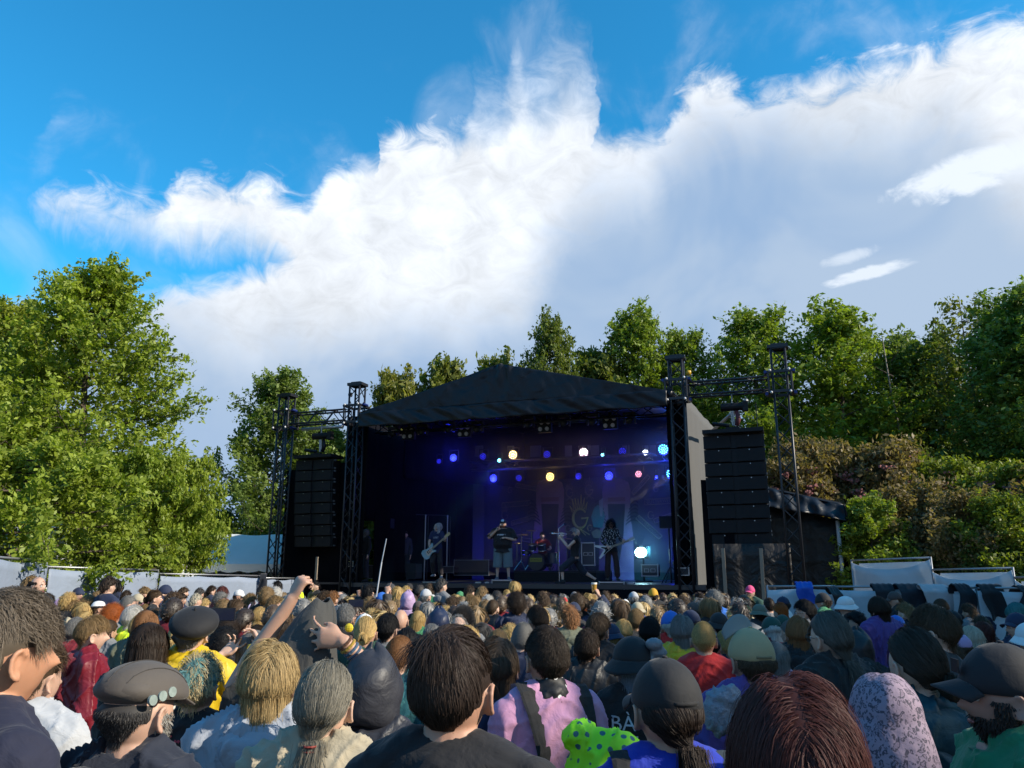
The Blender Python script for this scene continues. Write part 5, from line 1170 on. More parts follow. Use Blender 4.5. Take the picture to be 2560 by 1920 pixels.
# ------------------------------------------------------------------ trees
def make_tree(seed, H, prof, limbs, twigs, leaves, leaf, trunk_r, lean=0.0, zmin=0.12, up=0.35, spread=0.13, limb_r=0.035, kind='ovate', updown=0.6, gap=1.0, trunk_top=0.97):
    """returns (trunk mesh, crown mesh). prof: list of (height fraction, radius)"""
    R = np.random.default_rng(seed); hs = [p[0] for p in prof]; rs = [p[1] for p in prof]
    tm = MB(); nT = 10
    tp = [Vector((lean*H*(k/nT)**1.5+0.03*H*0.3*math.sin(k*1.3+seed), 0.02*H*0.4*math.sin(k*1.7+seed*2), H*trunk_top*k/nT)) for k in range(nT+1)]
    tm.tube(tp, [trunk_r*(1-0.93*(k/nT)**0.8) for k in range(nT+1)], 9)
    def tpt(f):
        q = f/trunk_top*nT; i = int(min(q, nT-1)); return tp[i].lerp(tp[i+1], q-i)
    TW = []
    for i in range(limbs):
        f0 = zmin+(0.93-zmin)*((i+R.random())/limbs)**0.9; az_ = i*2.39996+R.normal()*0.3
        f1 = min(0.995, f0+up*(0.25+0.5*R.random())*(1-f0*0.6)); r1 = np.interp(f1, hs, rs)*(0.75+0.4*R.random())*gap
        a = tpt(f0); b = tpt(min(f1, trunk_top)); b = Vector((b.x+r1*math.cos(az_), b.y+r1*math.sin(az_), f1*H))
        mid = a.lerp(b, 0.5)+Vector((0, 0, -0.04*H*(1 if up > 0 else -1)*R.random()))
        pts = [a, a.lerp(mid, .5), mid, mid.lerp(b, .5)+Vector((0, 0, -0.01*H)), b]
        tm.tube(pts, [limb_r*(1-f0*0.6)*q for q in (1, .8, .55, .35, .12)], 5, cap=False)
        L = (b-a).length
        for j in range(twigs):
            s = 0.22+0.78*(j+R.random())/twigs; k = s*4; ii = int(min(k, 3)); p = pts[ii].lerp(pts[ii+1], k-ii)
            d = Vector((math.cos(az_), math.sin(az_), 0))*(0.5)+Vector(R.normal(size=3))*0.55+Vector((0, 0, updown*(0.3+R.random())))
            d.normalize(); l = (0.05+0.09*R.random())*H*(1.15-0.5*s)*min(1.0, 0.4+L*0.3)
            e = p+d*l
            if R.random() < 0.45: tm.tube([p, p.lerp(e, .6)], [limb_r*0.16, limb_r*0.06], 3, cap=False)
            TW.append((p[:], e[:], R.random()))
    TW = np.array([t[0]+t[1]+(t[2],) for t in TW]); n = len(TW)*leaves
    idx = np.repeat(np.arange(len(TW)), leaves); t = R.random(n)**0.7
    P0 = TW[idx, :3]; P1 = TW[idx, 3:6]; pos = P0+(P1-P0)*t[:, None]+R.normal(size=(n, 3))*spread*(1.15-0.75*t)[:, None]
    nrm = R.normal(size=(n, 3))+np.array([0, 0, 0.9]); nrm /= np.linalg.norm(nrm, axis=1, keepdims=True)
    u = np.cross(nrm, R.normal(size=(n, 3))); u /= np.linalg.norm(u, axis=1, keepdims=True)+1e-9; w = np.cross(nrm, u)
    sz = leaf*(0.42+1.15*R.random(n)**1.6)[:, None]
    V = np.stack([pos-u*sz, pos+w*sz*0.5+nrm*sz*0.12, pos+u*sz, pos-w*sz*0.5+nrm*sz*0.12], 1).reshape(-1, 3)
    Q = np.arange(n*4).reshape(n, 4)
    v = np.clip(0.30*R.random(n)+0.40*TW[idx, 6]+0.30*t, 0, 1)
    me = fastmesh('crown', V, Q, np.repeat(v, 4), smooth=False)
    return tm.mesh('trunk', True), me
TT = {}
def place(key, x, y, label, cat='tree', s=1.0, rz=0.0, name='broadleaf_tree', mleaf=None, group=None, tint=(1, 1, 1), sx=1.0, z=None):
    tr, cr = TT[key]; t = thing(name, label, cat, (x, y, gz(y) if z is None else z), rz, group); t.scale = (s*sx, s*sx, s)
    o = obj('trunk', tr, m_bark, t); c = obj('crown', cr, None, t, color=tint)
    if len(cr.materials) == 0: cr.materials.append(mleaf)
    elif mleaf is not None and cr.materials[0] != mleaf:
        c.material_slots[0].link = 'OBJECT'; c.material_slots[0].material = mleaf
    return t
TT['maple'] = make_tree(1, 11.6, [(0, 1.6), (.12, 2.7), (.3, 3.3), (.5, 3.7), (.62, 3.3), (.76, 2.3), (.88, 1.4), (1, .4)], 84, 28, 32, 0.072, 0.26, zmin=0.08, up=0.36, spread=0.10, limb_r=0.06, updown=0.75)
TT['apple'] = make_tree(2, 4.9, [(0, 1.2), (.2, 2.4), (.4, 2.9), (.6, 2.8), (.8, 2.0), (.95, 1.0), (1, .4)], 40, 26, 34, 0.060, 0.17, zmin=0.36, up=0.15, spread=0.12, limb_r=0.06, updown=0.35, lean=0.08)
TT['ash'] = make_tree(3, 10.5, [(0, .8), (.15, 2.0), (.35, 2.6), (.55, 2.5), (.75, 1.9), (.9, 1.1), (1, .4)], 50, 26, 34, 0.085, 0.2, zmin=0.1, up=0.35, spread=0.16, limb_r=0.05, updown=0.7)
TT['alder1'] = make_tree(4, 16, [(0, 1.5), (.2, 2.4), (.4, 3.1), (.6, 2.7), (.8, 1.7), (.93, .9), (1, .25)], 58, 20, 30, 0.115, 0.24, zmin=0.16, up=0.26, spread=0.17, limb_r=0.06, updown=0.35, gap=1.0)
TT['alder2'] = make_tree(5, 16, [(0, 1.2), (.2, 2.2), (.4, 2.8), (.6, 2.6), (.75, 2.1), (.9, 1.3), (1, .3)], 50, 20, 30, 0.115, 0.22, zmin=0.2, up=0.27, spread=0.19, limb_r=0.05, updown=0.4)
TT['sparse'] = make_tree(6, 16, [(0, .8), (.3, 1.7), (.6, 2.0), (.8, 1.5), (.9, 1.1), (1, .3)], 34, 9, 15, 0.12, 0.17, zmin=0.35, up=0.12, spread=0.24, limb_r=0.05, updown=0.25)
TT['shrub'] = make_tree(7, 4.6, [(0, 1.4), (.2, 2.1), (.5, 2.3), (.75, 1.9), (.92, 1.2), (1, .7)], 44, 24, 26, 0.065, 0.09, zmin=0.03, up=0.9, spread=0.16, limb_r=0.035, updown=0.6)
TT['small'] = make_tree(8, 7.0, [(0, .6), (.3, 1.5), (.6, 1.8), (.85, 1.2), (1, .4)], 30, 18, 26, 0.10, 0.12, zmin=0.25, up=0.35, spread=0.16, limb_r=0.04, updown=0.6)
gL, gR, gB = 'trees on the left of the field', 'tall trees behind the right of the stage', 'trees behind the stage roof'
def dx_(px, d): return at(px, 1300, d).x
place('maple', dx_(170, 22.5), 22.5, 'tall bright green tree with upswept twig tips left of the marquee', rz=0.4, mleaf=m_leaf, group=gL, tint=(1.15, 1.15, 1.0))
place('maple', dx_(-40, 25), 25, 'broad green tree at the left edge behind the tallest one', rz=2.0, s=0.98, mleaf=m_leaf, group=gL, tint=(1.1, 1.0, .9))
place('maple', dx_(-260, 19), 19, 'dense green tree cut by the left picture edge', rz=4.0, s=0.85, mleaf=m_leaf, group=gL, tint=(.95, 1.0, .9))
place('apple', dx_(45, 16.6), 16.6, 'apple tree with a forked trunk at the lower left edge', name='apple_tree', rz=0.0, s=1.02, mleaf=m_leaf, group=gL, tint=(1.1, 1.1, .95), sx=1.0)
place('apple', dx_(300, 20.5), 20.5, 'apple tree with dark foliage beneath the tallest tree', name='apple_tree', rz=1.9, s=1.15, mleaf=m_leaf, group=gL, tint=(.95, 1.0, .8), sx=.68)
place('apple', dx_(452, 21.5), 21.5, 'round apple tree hanging its branches over the fence', name='apple_tree', rz=2.9, s=1.16, mleaf=m_leaf, group=gL, tint=(1.1, 1.1, .85), sx=.52)
place('ash', dx_(680, 31.5), 31.5, 'blue-green tree standing behind the left speaker stack', rz=1.0, mleaf=m_leafd, group=gL, tint=(1.25, 1.3, 1.1))
place('ash', dx_(800, 34), 34, 'low leafy tree between the left speakers and the stage', rz=5.0, s=.84, mleaf=m_leafd, group=gL, tint=(1.3, 1.3, 1.0))
place('ash', dx_(880, 38), 38, 'leafy tree seen through the left stage opening', rz=2.2, s=.85, mleaf=m_leaf, group=gL, tint=(.9, .9, .9))
for px, py, d_, lab, rz_, tn in ((998, 925, 33, 'yellowing tree topping the left roof slope', 2.0, (1, 1, 1)), (1112, 903, 34, 'green and yellow tree above the middle of the left roof slope', 4.2, (.8, .9, .8)), (1247, 886, 36, 'yellow-green treetop just left of the roof apex', 1.2, (.8, .9, .9))):
    p = at(px, py, d_); place('small', p.x, d_, lab, s=(p.z-gz(d_))/7.0, rz=rz_, mleaf=m_leafy, group=gB, tint=tn, sx=.62)
spec = [(1375,34,775,'alder1',.95,'pointed tree directly right of the roof apex',m_leafy,(.62,.78,.75)), (1500,36,865,'small',1.0,'thin low tree between two pointed trees right of the apex',m_leafy,(.7,.8,.8)),
 (1585,36,755,'alder1',1.0,'tall spire-shaped tree above the right roof slope',m_leaf,(.85,.9,.85)), (1700,36,815,'alder2',1.0,'bushy tree behind the inner right tower',m_leaf,(.8,.85,.8)),
 (1880,35,762,'alder2',1.1,'tall tree with a ragged top between the right towers',m_leaf,(.85,.9,.85)), (2075,34,748,'alder1',1.12,'tallest broad tree right of the outer right tower',m_leaf,(.9,.95,.8)),
 (2215,36,830,'alder2',1.0,'lower tree beside a bare leaning snag',m_leafd,(1.2,1.2,1.0)), (2320,34,828,'alder2',1.0,'dark green tree left of the sparse tree',m_leafd,(1.15,1.2,1.0)),
 (2395,31,718,'sparse',1.0,'thin sparsely leaved tree rising above its neighbours',m_leafd,(1.2,1.0,.8)), (2500,29,735,'alder1',1.1,'dense tree near the right picture edge',m_leafd,(1.2,1.3,1.0)), (2590,27,690,'alder2',1.2,'tree cut by the right picture edge',m_leafd,(1.2,1.3,1.0))]
for i, (px, d, py, key, sx, lab, ml, tint) in enumerate(spec):
    p = at(px, py, d); h = p.z-gz(d); H = 16 if key != 'small' else 7.0
    place(key, p.x, d, lab, s=h/H, rz=i*1.3+(d*7) % 6, mleaf=ml, group=gR, tint=tuple(q*1.08 for q in tint), sx=(sx*.70 if px < 1450 else sx*.84 if px < 1750 else sx*.98) if key != 'small' else .75)
# second row fills the wood behind
ORD18 = ['first', 'second', 'third', 'fourth', 'fifth', 'sixth', 'seventh', 'eighth', 'ninth', 'tenth', 'eleventh', 'twelfth', 'thirteenth', 'fourteenth', 'fifteenth', 'sixteenth', 'seventeenth', 'eighteenth']
k = 0
fill = [(1430,44,9.0),(1640,44,11),(1790,43,12),(1960,42,12.5),(2130,42,12.5),(2270,40,12),(2420,38,12),(2560,36,13),(2700,33,13),(1560,40,8),(1740,40,8),(1830,39,9.5),(2010,40,9),(2160,38,9.5),(2300,36,9),(2380,35,8.5),(2460,34,9),(2620,32,9)]
for px, d, h in sorted(fill):
    k += 1
    place(['alder2', 'alder1'][k % 2], dx_(px, d), d, 'second row tree of the wood, %s of eighteen counted from the stage roof' % ORD18[k-1], s=h/16*1.0, rz=k*2.1, mleaf=m_leafd, group='second row trees of the wood', tint=(1.0, 1.05, .9), sx=1.15)
# bare snags
for i, (px, py, d) in enumerate(((2203, 828, 33),)):
    p = at(px, py, d); h = p.z-gz(d); t = thing('dead_tree', ['bare broken trunk leaning among the right trees', 'slender pale trunk right of the broken snag'][i], 'dead tree', (p.x, d, gz(d)))
    g = MB(); g.tube([(0.9+.3*i, 0, 0), (0.5, 0.1, h*.5), (0.1, 0, h*.8), (0, 0, h)], [.09, .06, .04, .015], 7)
    obj('trunk', g, mat('grey_bark%d' % i, (0.20, 0.17, 0.14), nscale=8, namp=.4, bscale=20), t, smooth=True)
    g = MB()
    for k in range(9): 
        z = h*(.45+.055*k); a = k*2.2; g.tube([(0.3, 0, z), (0.3+.7*math.cos(a), .7*math.sin(a), z+.5)], [.03, .01], 4)
    obj('branch', g, m_bark, t)
# reddish shrubs with umbels in front of the wood
shr = [(1950,24.5,1165,.75),(2025,25,1118,.8),(2120,25.5,1165,.8),(2210,24.5,1128,.9),(2300,24,1200,.85),(2370,23.5,1165,.8),(2460,22.5,1215,.9),(2545,21.5,1170,.85),(2640,20.5,1180,1.0),(1880,26.5,1200,1.0),(2250,22.6,1235,.9),(2400,21.2,1240,.9),(2520,20,1250,.9)]
um = MB(); Ru = random.Random(4)
for i, (px, d, py, sx) in enumerate(shr):
    p = at(px, py, d); h = (p.z-gz(d)); lush = i in (4, 5, 6, 7, 12)
    t = place('shrub', p.x, d, ['russet shrub with flat reddish seed heads directly right of the outer tower', 'russet shrub above the left half of the side tent roof', 'russet shrub above the right half of the side tent roof', 'tall brownish shrub behind the tent corner', 'yellow-green shrub in the middle of the shrub row', 'yellow-green shrub under the sparse tree', 'green shrub below the dense right tree', 'olive shrub at the right edge of the shrub row', 'olive shrub beyond the right picture edge', 'brown shrub between speaker stack and outer tower', 'lower shrub in front near the tent corner', 'lower leafy shrub in front of the row', 'lower leafy shrub in front at the right edge'][i],
              'shrub', s=h/4.6, rz=i*1.7, name='shrub', mleaf=m_leaf if lush else m_leafr, group='shrubs in front of the wood', tint=(.9, .85, .7) if lush else (1, .95, .9), sx=sx)
    if i < 10:
        g = MB()
        for k in range(34):
            a = Ru.random()*6.28; rr = (0.2+1.9*Ru.random()); zz = 4.65*(1-0.06*rr*rr)-Ru.random()*.7; c = Vector((rr*math.cos(a), rr*math.sin(a), zz))
            for q in range(12):
                o_ = Vector((Ru.gauss(0, .10), Ru.gauss(0, .10), Ru.gauss(0, .02))); g.tube([c+Vector((0, 0, -.12)), c+o_], .008, 3, cap=False); g.box(c+o_, (.055, .055, .04))
        o = obj('seed_heads', g, m_umbel, t, kind='stuff')
t = place('small', dx_(2175, 21.5), 21.5, 'bright green bush at the tent corner', 'bush', s=.62, rz=.5, name='bush', mleaf=m_leaf, group='shrubs in front of the wood', sx=1.0)
t = place('small', dx_(2140, 23), 23, 'dark green bush behind the side tent corner', 'bush', s=.58, rz=2.5, name='bush', mleaf=m_leafd, group='shrubs in front of the wood', sx=1.1)
for i, (px, d) in enumerate(((2240, 22.6), (2330, 21.6), (2430, 20.6), (2530, 19.8), (2620, 19))):
    place('shrub', dx_(px, d), d, 'low dark bush right behind the rear fence, number of bushes from the tent: %s' % ['one', 'two', 'three', 'four', 'five'][i], 'bush', s=.60, rz=i*2.3, name='bush', mleaf=m_leafd, group='dark bushes behind the rear fence', tint=(.8, .85, .8), sx=1.3)
# undergrowth seen through the stage and behind it
for i, (x, y, s_) in enumerate(((-13, 33, 1.0), (-10.5, 34, 1.1), (-8, 35, 1.2), (-5.5, 35, 1.1), (-3, 36, 1.2), (-.5, 36, 1.2), (2.5, 36, 1.2))):
    place('shrub', x, y, 'tall green bush behind the stage, %s from the left' % ORD18[i], 'bush', s=s_, rz=i*1.9, name='bush', mleaf=m_leaf, group='bushes behind the stage', tint=(.8, .85, .7), sx=1.1)
# unseen trees added beyond the right picture edge, sized to shade the audience
for i, (x, y, h) in enumerate(((11.6, 0.2, 8.4), (11.4, 3.4, 8.2), (13.2, 6.6, 8.4), (15.6, 10.0, 8.8), (12.5, -3.4, 9))):
    place(['alder1', 'alder2'][i % 2], x, y, ['unseen shade tree right of the audience, level with the camera', 'unseen shade tree right of the audience, just ahead of the camera', 'unseen shade tree right of the audience, third from the camera', 'unseen shade tree right of the audience, nearest the clothes barrier', 'unseen shade tree behind the audience on the right'][i], s=h/16, rz=i*1.9, mleaf=m_leaf, group='unseen shade trees beside the audience', sx=1.7)
occ = []
# ------------------------------------------------------------------ props used by people
m_phone = mat('phone_case', (0.02, 0.02, 0.025), rough=0.25, nscale=10); m_screen = mat('phone_screen', (0.01, 0.01, 0.02), rough=0.1, emit=(0.02, 0.03, 0.06), estr=0.25, nscale=5)
m_lens = mat('glasses_frame', (0.02, 0.018, 0.016), rough=0.3, nscale=10)
m_lip = mat('lip', (0.30, 0.10, 0.09), rough=0.45, nscale=30, namp=.1); m_iris = mat('iris', (0.03, 0.05, 0.07), rough=0.2, nscale=60)
def face_bits(t, mouth=0.0, glasses=False, brow=(.05, .03, .02), beard=None, sun=False):
    hp = Vector((0, .004, HC))
    for s in (-1, 1):
        g = MB(); g.ell(hp+Vector((s*.030, .078, .004)), (.0115, .011, .0105), 10, 8); e = obj('eye', g, m_eye, t, smooth=True)
        g = MB(); g.ell(hp+Vector((s*.030, .0875, .003)), (.005, .003, .005), 8, 6); obj('iris', g, m_iris, e, smooth=True)
        g = MB(); g.tube([hp+Vector((s*.016, .090, .021)), hp+Vector((s*.032, .089, .026)), hp+Vector((s*.048, .078, .021))], .0035, 6); obj('eyebrow', g, m_hair, t, color=brow)
    g = MB(); g.ell(hp+Vector((0, .089, -.060-.006*mouth*4)), (.022, .006, .006+.02*mouth), 12, 8); obj('lips', g, m_lip, t, smooth=True)
    if mouth > .3: g = MB(); g.ell(hp+Vector((0, .092, -.068)), (.016, .006, .003+.016*mouth), 12, 8); obj('open_mouth', g, p_dark, t, smooth=True)
    if glasses or sun:
        g = MB()
        for s in (-1, 1):
            g.tube([hp+Vector((s*.033+.022*math.cos(a), .096, .004+.018*math.sin(a))) for a in [k*PI/6 for k in range(13)]], .0018, 5, cap=False)
            g.tube([hp+Vector((s*.056, .092, .008)), hp+Vector((s*.080, .0, .006))], .0018, 5)
            if sun: g.ell(hp+Vector((s*.033, .096, .004)), (.022, .002, .018), 12, 6)
        g.tube([hp+Vector((-.011, .097, .006)), hp+Vector((.011, .097, .006))], .0018, 5); obj('glasses', g, m_lens, t)
    if beard:
        o = obj('beard', beard_mesh(), m_hair, t, color=beard)
_B = {}
def beard_mesh():
    if 'b' in _B: return _B['b']
    R = np.random.default_rng(5); n = 1500; ph = R.uniform(-.1, PI+.1, n); z = R.uniform(-.115, -.045, n)
    z = np.where(np.abs(ph-PI/2) > 1.0, R.uniform(-.09, .0, n), z)
    k = 1-.26*np.clip(-z/.118, 0, 1)**1.3; rr = np.sqrt(np.clip(1-(z/.125)**2, .12, 1))
    p = np.stack([np.cos(ph)*.077*k*rr, np.sin(ph)*.093*np.maximum(rr, .55), z], 1); d = p/np.linalg.norm(p, axis=1, keepdims=True)*[.45, .45, .2]+np.array([0, .12, -.9])+R.normal(size=(n, 3))*.2
    P = np.stack([p, p+d*.006, p+d*.013], 1)+np.array([0, .004, HC]); sd = np.cross(d, p); sd /= np.linalg.norm(sd, axis=1, keepdims=True); w = np.array([1, .8, .3])[None, :, None]*.0022
    V = np.stack([P-sd[:, None]*w, P+sd[:, None]*w], 2).reshape(-1, 3); i = np.arange(n)[:, None]*6+np.arange(2)[None]*2
    Q = np.stack([i, i+1, i+3, i+2], 2).reshape(-1, 4); _B['b'] = fastmesh('beard', V, Q, np.repeat(R.random(n), 6)); return _B['b']
def decal(t, topo, s, size, x, z, sx=1.0, col=(.6, .6, .6), name='lettering', side=-1, off=.004, geo=None):
    """print lettering on the back (side -1) or chest (+1) of a garment, following its surface"""
    me = topo.data; bvh = BVHTree.FromPolygons([v.co for v in me.vertices], [p.vertices[:] for p in me.polygons])
    V, Fs = geo if geo else text_mb(s, size); g = MB(); out = []
    bmh = bmesh.new(); vs_ = [bmh.verts.new(v) for v in V]; bmh.verts.ensure_lookup_table()
    for f in Fs:
        try: bmh.faces.new([vs_[i] for i in f])
        except Exception: pass
    bmesh.ops.triangulate(bmh, faces=bmh.faces); bmesh.ops.subdivide_edges(bmh, edges=[e for e in bmh.edges if e.calc_length() > .02], cuts=2, use_grid_fill=True)
    for v in bmh.verts:
        X = x+(v.co.x*sx)*(1 if side < 0 else -1); Z = z+v.co.y
        hit = bvh.ray_cast(Vector((X, side*.6, Z)), Vector((0, -side, 0)))
        v.co = (X, (hit[0].y if hit[0] else side*.15)+side*off, Z)
    me2 = bpy.data.meshes.new(name); bmh.to_mesh(me2); bmh.free(); return obj(name, me2, m_print, t, color=col)
def phone(loc, rz, label, screen=True, tilt=0.0):
    t = thing('phone', label, 'phone', loc, rz); t.rotation_euler = (tilt, 0, rz)
    g = MB(); g.box((0, 0, 0), (.155, .009, .075)); obj('case', g, m_phone, t)
    g = MB(); g.box((0, -.0052, 0), (.145, .001, .067)); obj('screen', g, m_screen, t)
    for k in range(2): g = MB(); g.tube([(.06, .005, .02-.02*k), (.06, .008, .02-.02*k)], .007, 10); obj('camera_lens', g, m_phone, t)
    return t

# ------------------------------------------------------------------ people in the foreground
def custom(pose, top, vox=.011, fold=.016, seed=1, off=None, sleeve=None, cr=None, legto=0.0, fs=9.0, bvox=.008, hem=.93, collar=1.475):
    o_, sl, c_ = {'tee': (.014, .72, .012), 'jacket': (.032, 1, .05), 'hoodie': (.028, 1, .02), 'tank': (.010, .08, 0)}[top]
    b = remesh(body_geo(pose), 'body', bvox, 1)
    t = remesh(body_geo(pose, 'top', off or o_, sleeve=sl if sleeve is None else sleeve, cr=c_ if cr is None else cr, hem=hem, collar=collar), {'tee': 'tshirt', 'tank': 'tank_top'}.get(top, top), vox, 2, fold, seed, fs)
    return b, t
def locm(t): return Matrix.Translation(t.location) @ t.rotation_euler.to_matrix().to_4x4() @ Matrix.Diagonal((*t.scale, 1))
def FG(px, py, d, style, hc, top, tc, yaw, label, hat=None, hatc=None, hair=None, pose=None, seed=1, **kw):
    p = at(px, py, d); s = (p.z-gz(d))/(1.735 if not hat else 1.765)
    body = tm = None
    if pose is not None: body, tm = custom(pose, top, seed=seed)
    hm = None
    if hair: hm = hair_mesh('hair', hair.pop('base', style), n=int(hair.pop('n', 8000)*1.35), width=hair.pop('width', .0017)*.78, seg=hair.pop('seg', 11), seed=seed, **hair)
    t = person(p.x, d, gz(d), s, style, hc, top, tc, yaw=yaw, hat=hat, hatc=hatc, lod='near', label=label, group='people in the foreground', body=body, topmesh=tm, hmesh=hm, **kw)
    if hm is not None and d < 3.4 and hat is None:
        R = np.random.default_rng(seed+50); n_ = 110; d_ = R.normal(size=(n_, 3)); d_ /= np.linalg.norm(d_, axis=1, keepdims=True); d_ = d_[scalp_ok(d_, -.3, .5)]; n_ = len(d_)
        p0 = H0+d_*HR*1.08; tg = np.cross(d_, R.normal(size=(n_, 3))); tg /= np.linalg.norm(tg, axis=1, keepdims=True); L_ = R.uniform(.02, .06, n_)[:, None]
        P = np.stack([p0, p0+tg*L_*.4+d_*L_*.18, p0+tg*L_*.8+d_*L_*.22+np.array([0, 0, -.004]), p0+tg*L_*1.1+d_*L_*.15+np.array([0, 0, -.014])], 1); sd = np.cross(tg, d_)[:, None]*np.array([1, .9, .7, .3])[None, :, None]*.00035
        V = np.stack([P-sd, P+sd], 2).reshape(-1, 3); i = np.arange(n_)[:, None]*8+np.arange(3)[None]*2; Q = np.stack([i, i+1, i+3, i+2], 2).reshape(-1, 4)
        o = obj('loose_hair', fastmesh('loose_hair', V, Q, np.repeat(R.random(n_), 8)), m_hair, t, color=COL[hc][0] if isinstance(hc, str) else hc); o.location = (0, .004, HC)
    occ.append((p.x, d)); return t
def part_of(t, nm): return [c for c in t.children if c.name.split('.')[0] == nm][0]
def strap(t, x0, x1, col=(.012, .012, .014), w=.028, zt=1.475, zb=1.0, top_=None, off=.012):
    """backpack strap over one shoulder, laid on the garment"""
    tp = part_of(t, top_); bvh = BVHTree.FromPolygons([v.co for v in tp.data.vertices], [p.vertices[:] for p in tp.data.polygons])
    P = []
    for k in range(14):
        f = k/13; x = x0+(x1-x0)*f; z = zt+.02-(zt-zb)*f
        h = bvh.ray_cast(Vector((x, -.6, z)), Vector((0, 1, 0)))
        if h[0]: P.append(h[0]+Vector((0, -off*.5, 0)))
    h = bvh.ray_cast(Vector((x0, -.02, 2.0)), Vector((0, 0, -1)))
    if h[0]: P.insert(0, h[0]+Vector((0, 0, .004)))
    g = MB(); g.tube(P, [(w, .006)]*len(P), 8, hint=(0, 1, 0)); return obj('strap', g, m_cloth, t, color=col)

# 1 man at the left edge
FG(28, 1482, 1.86, 'short', (.17, .135, .10), 'tee', (.012, .014, .035), -38, 'tall man with shaggy grey-brown hair at the far left foreground', hair=dict(n=11000, vol=.014, length=.065, messy=.42, low=-.60, seg=8), skin=(.50, .25, .15), seed=3, pitch=-3)
# person in a pale grey jacket behind him
t = FG(95, 1600, 2.75, 'short', 'brown', 'jacket', 'ltgrey', -20, 'person in pale grey jacket with olive bag beside the tall left man', pose=dict(arms=[((-.26, .02, 1.14), (-.20, .22, 1.0), (.3, 1, 0), (0, 0, -1), 'relaxed'), ((.27, .05, 1.16), (.13, .30, 1.22), (-.6, .8, .2), (0, 0, -1), 'relaxed')]), seed=4)
g = MB(); g.ell((.0, -.20, 1.12), (.17, .10, .22), 18, 12); obj('olive_bag', remesh(g, 'olive_bag', .018, 2, .012, 3, 12), m_cloth, t, color=(.07, .075, .05))
# 2 flat cap
t = FG(362, 1618, 2.08, 'short', 'dkgrey', 'hoodie', (.014, .018, .032), -24, 'man in a brown-grey flat cap and dark navy hoodie with a grey beard', hat='flatcap', hatc=(.085, .072, .062), hair=dict(base='short', n=3500, clip=.05, length=.016, low=-.66, messy=.2, vol=.006, seg=5), seed=5, pitch=-8, hoodbulk=True)
g = MB()
for k in range(3): g.tube([(.093, .012-.03*k, .055-.006*k), (.101, .012-.03*k, .056-.006*k)], .013, 14)
o = obj('badge', g, mat('badge_enamel', (.25, .30, .28), rough=.25, nscale=60, namp=.5), t); o.location = (0, .004, HC); o['kind'] = 'stuff'
face_bits(t, beard=(.25, .24, .22))
h = part_of(t, 'flat_cap'); bvh = BVHTree.FromPolygons([v.co for v in h.data.vertices], [p_.vertices[:] for p_ in h.data.polygons])
for a0 in (-.55, .0, .55):
    P = []
    for k in range(15):
        v_ = -1.0+k*2/14; hit = bvh.ray_cast(Vector((a0*.11+.02*a0*v_, v_*.115-.005, .4)), Vector((0, 0, -1)))
        if hit[0]: P.append(hit[0]+Vector((0, 0, .0006)))
    g = MB(); g.tube(P, [(.0022, .0016)]*len(P), 5, cap=False); obj('seam', g, m_cap, h, color=(.04, .034, .030))
# 3 blond woman in a grey hoodie
t = FG(680, 1606, 2.68, 'bob', (.46, .33, .155), 'hoodie', (.33, .36, .42), -4, 'woman with wavy shoulder-length blond hair over a light grey hoodie', hair=dict(base='long', n=9000, vol=.016, length=.27, messy=.32, width=.0022, curl=.10), seed=6, pitch=2)
# 4 grey ponytail
t = FG(818, 1655, 2.42, 'pony', (.25, .225, .175), 'jacket', (.40, .34, .24), -6, 'woman with long grey-blond ponytail tied with red bands, beige jacket', hair=dict(n=8500, vol=.012, tie=(0, -.100, -.085), length=.34, messy=.2, width=.0018), seed=7)
g = MB()
for z in (-.09, -.105, -.122, -.138): g.tube([(.019*math.cos(a), -.118+(-.09-z)*.25+.017*math.sin(a), z) for a in [k*PI/6 for k in range(13)]], .0035, 5, cap=False)
o = obj('hair_tie', g, mat('red_band', (.22, .03, .02), nscale=50), t); o.location = (0, .004, HC)
# 5 raised black hood
FG(936, 1626, 2.98, 'short', 'brown', 'jacket', (.028, .029, .038), -10, 'person with a dark rain hood pulled up beside the grey ponytail', hat='hood', hatc=(.028, .029, .038), shell=True, seed=8)
# 7 woman with the updo
t = FG(1133, 1573, 1.84, 'pony', (.050, .033, .026), 'tee', (.008, .008, .011), -14, 'woman with gathered-up dark brown hair and black top, centre foreground', hair=dict(n=12000, vol=.011, tie=(-.012, -.065, .128), length=.07, messy=.45, width=.0017, low=-.58), skin=(.46, .25, .17), seed=9, pitch=3, wide=1.04)
# 8 brown hair beside her
t = FG(1243, 1594, 3.45, 'long', (.10, .068, .045), 'jacket', (.013, .02, .06), -8, 'person with straight brown hair, navy jacket and red and pale blue shoulders', hair=dict(n=6000, vol=.014, length=.26, messy=.15, width=.002), seed=10, wide=1.03)
g = MB(); g.ell((.10, -.02, 1.45), (.11, .10, .06), 16, 8); obj('red_collar', remesh(g, 'red_collar', .014, 1, .006, 3, 12), m_cloth, t, color=(.45, .02, .03))
g = MB(); g.ell((.16, -.035, 1.395), (.115, .10, .062), 16, 8); obj('pale_shoulder', remesh(g, 'pale_shoulder', .014, 1, .008, 5, 12), m_shell, t, color=(.33, .42, .50))
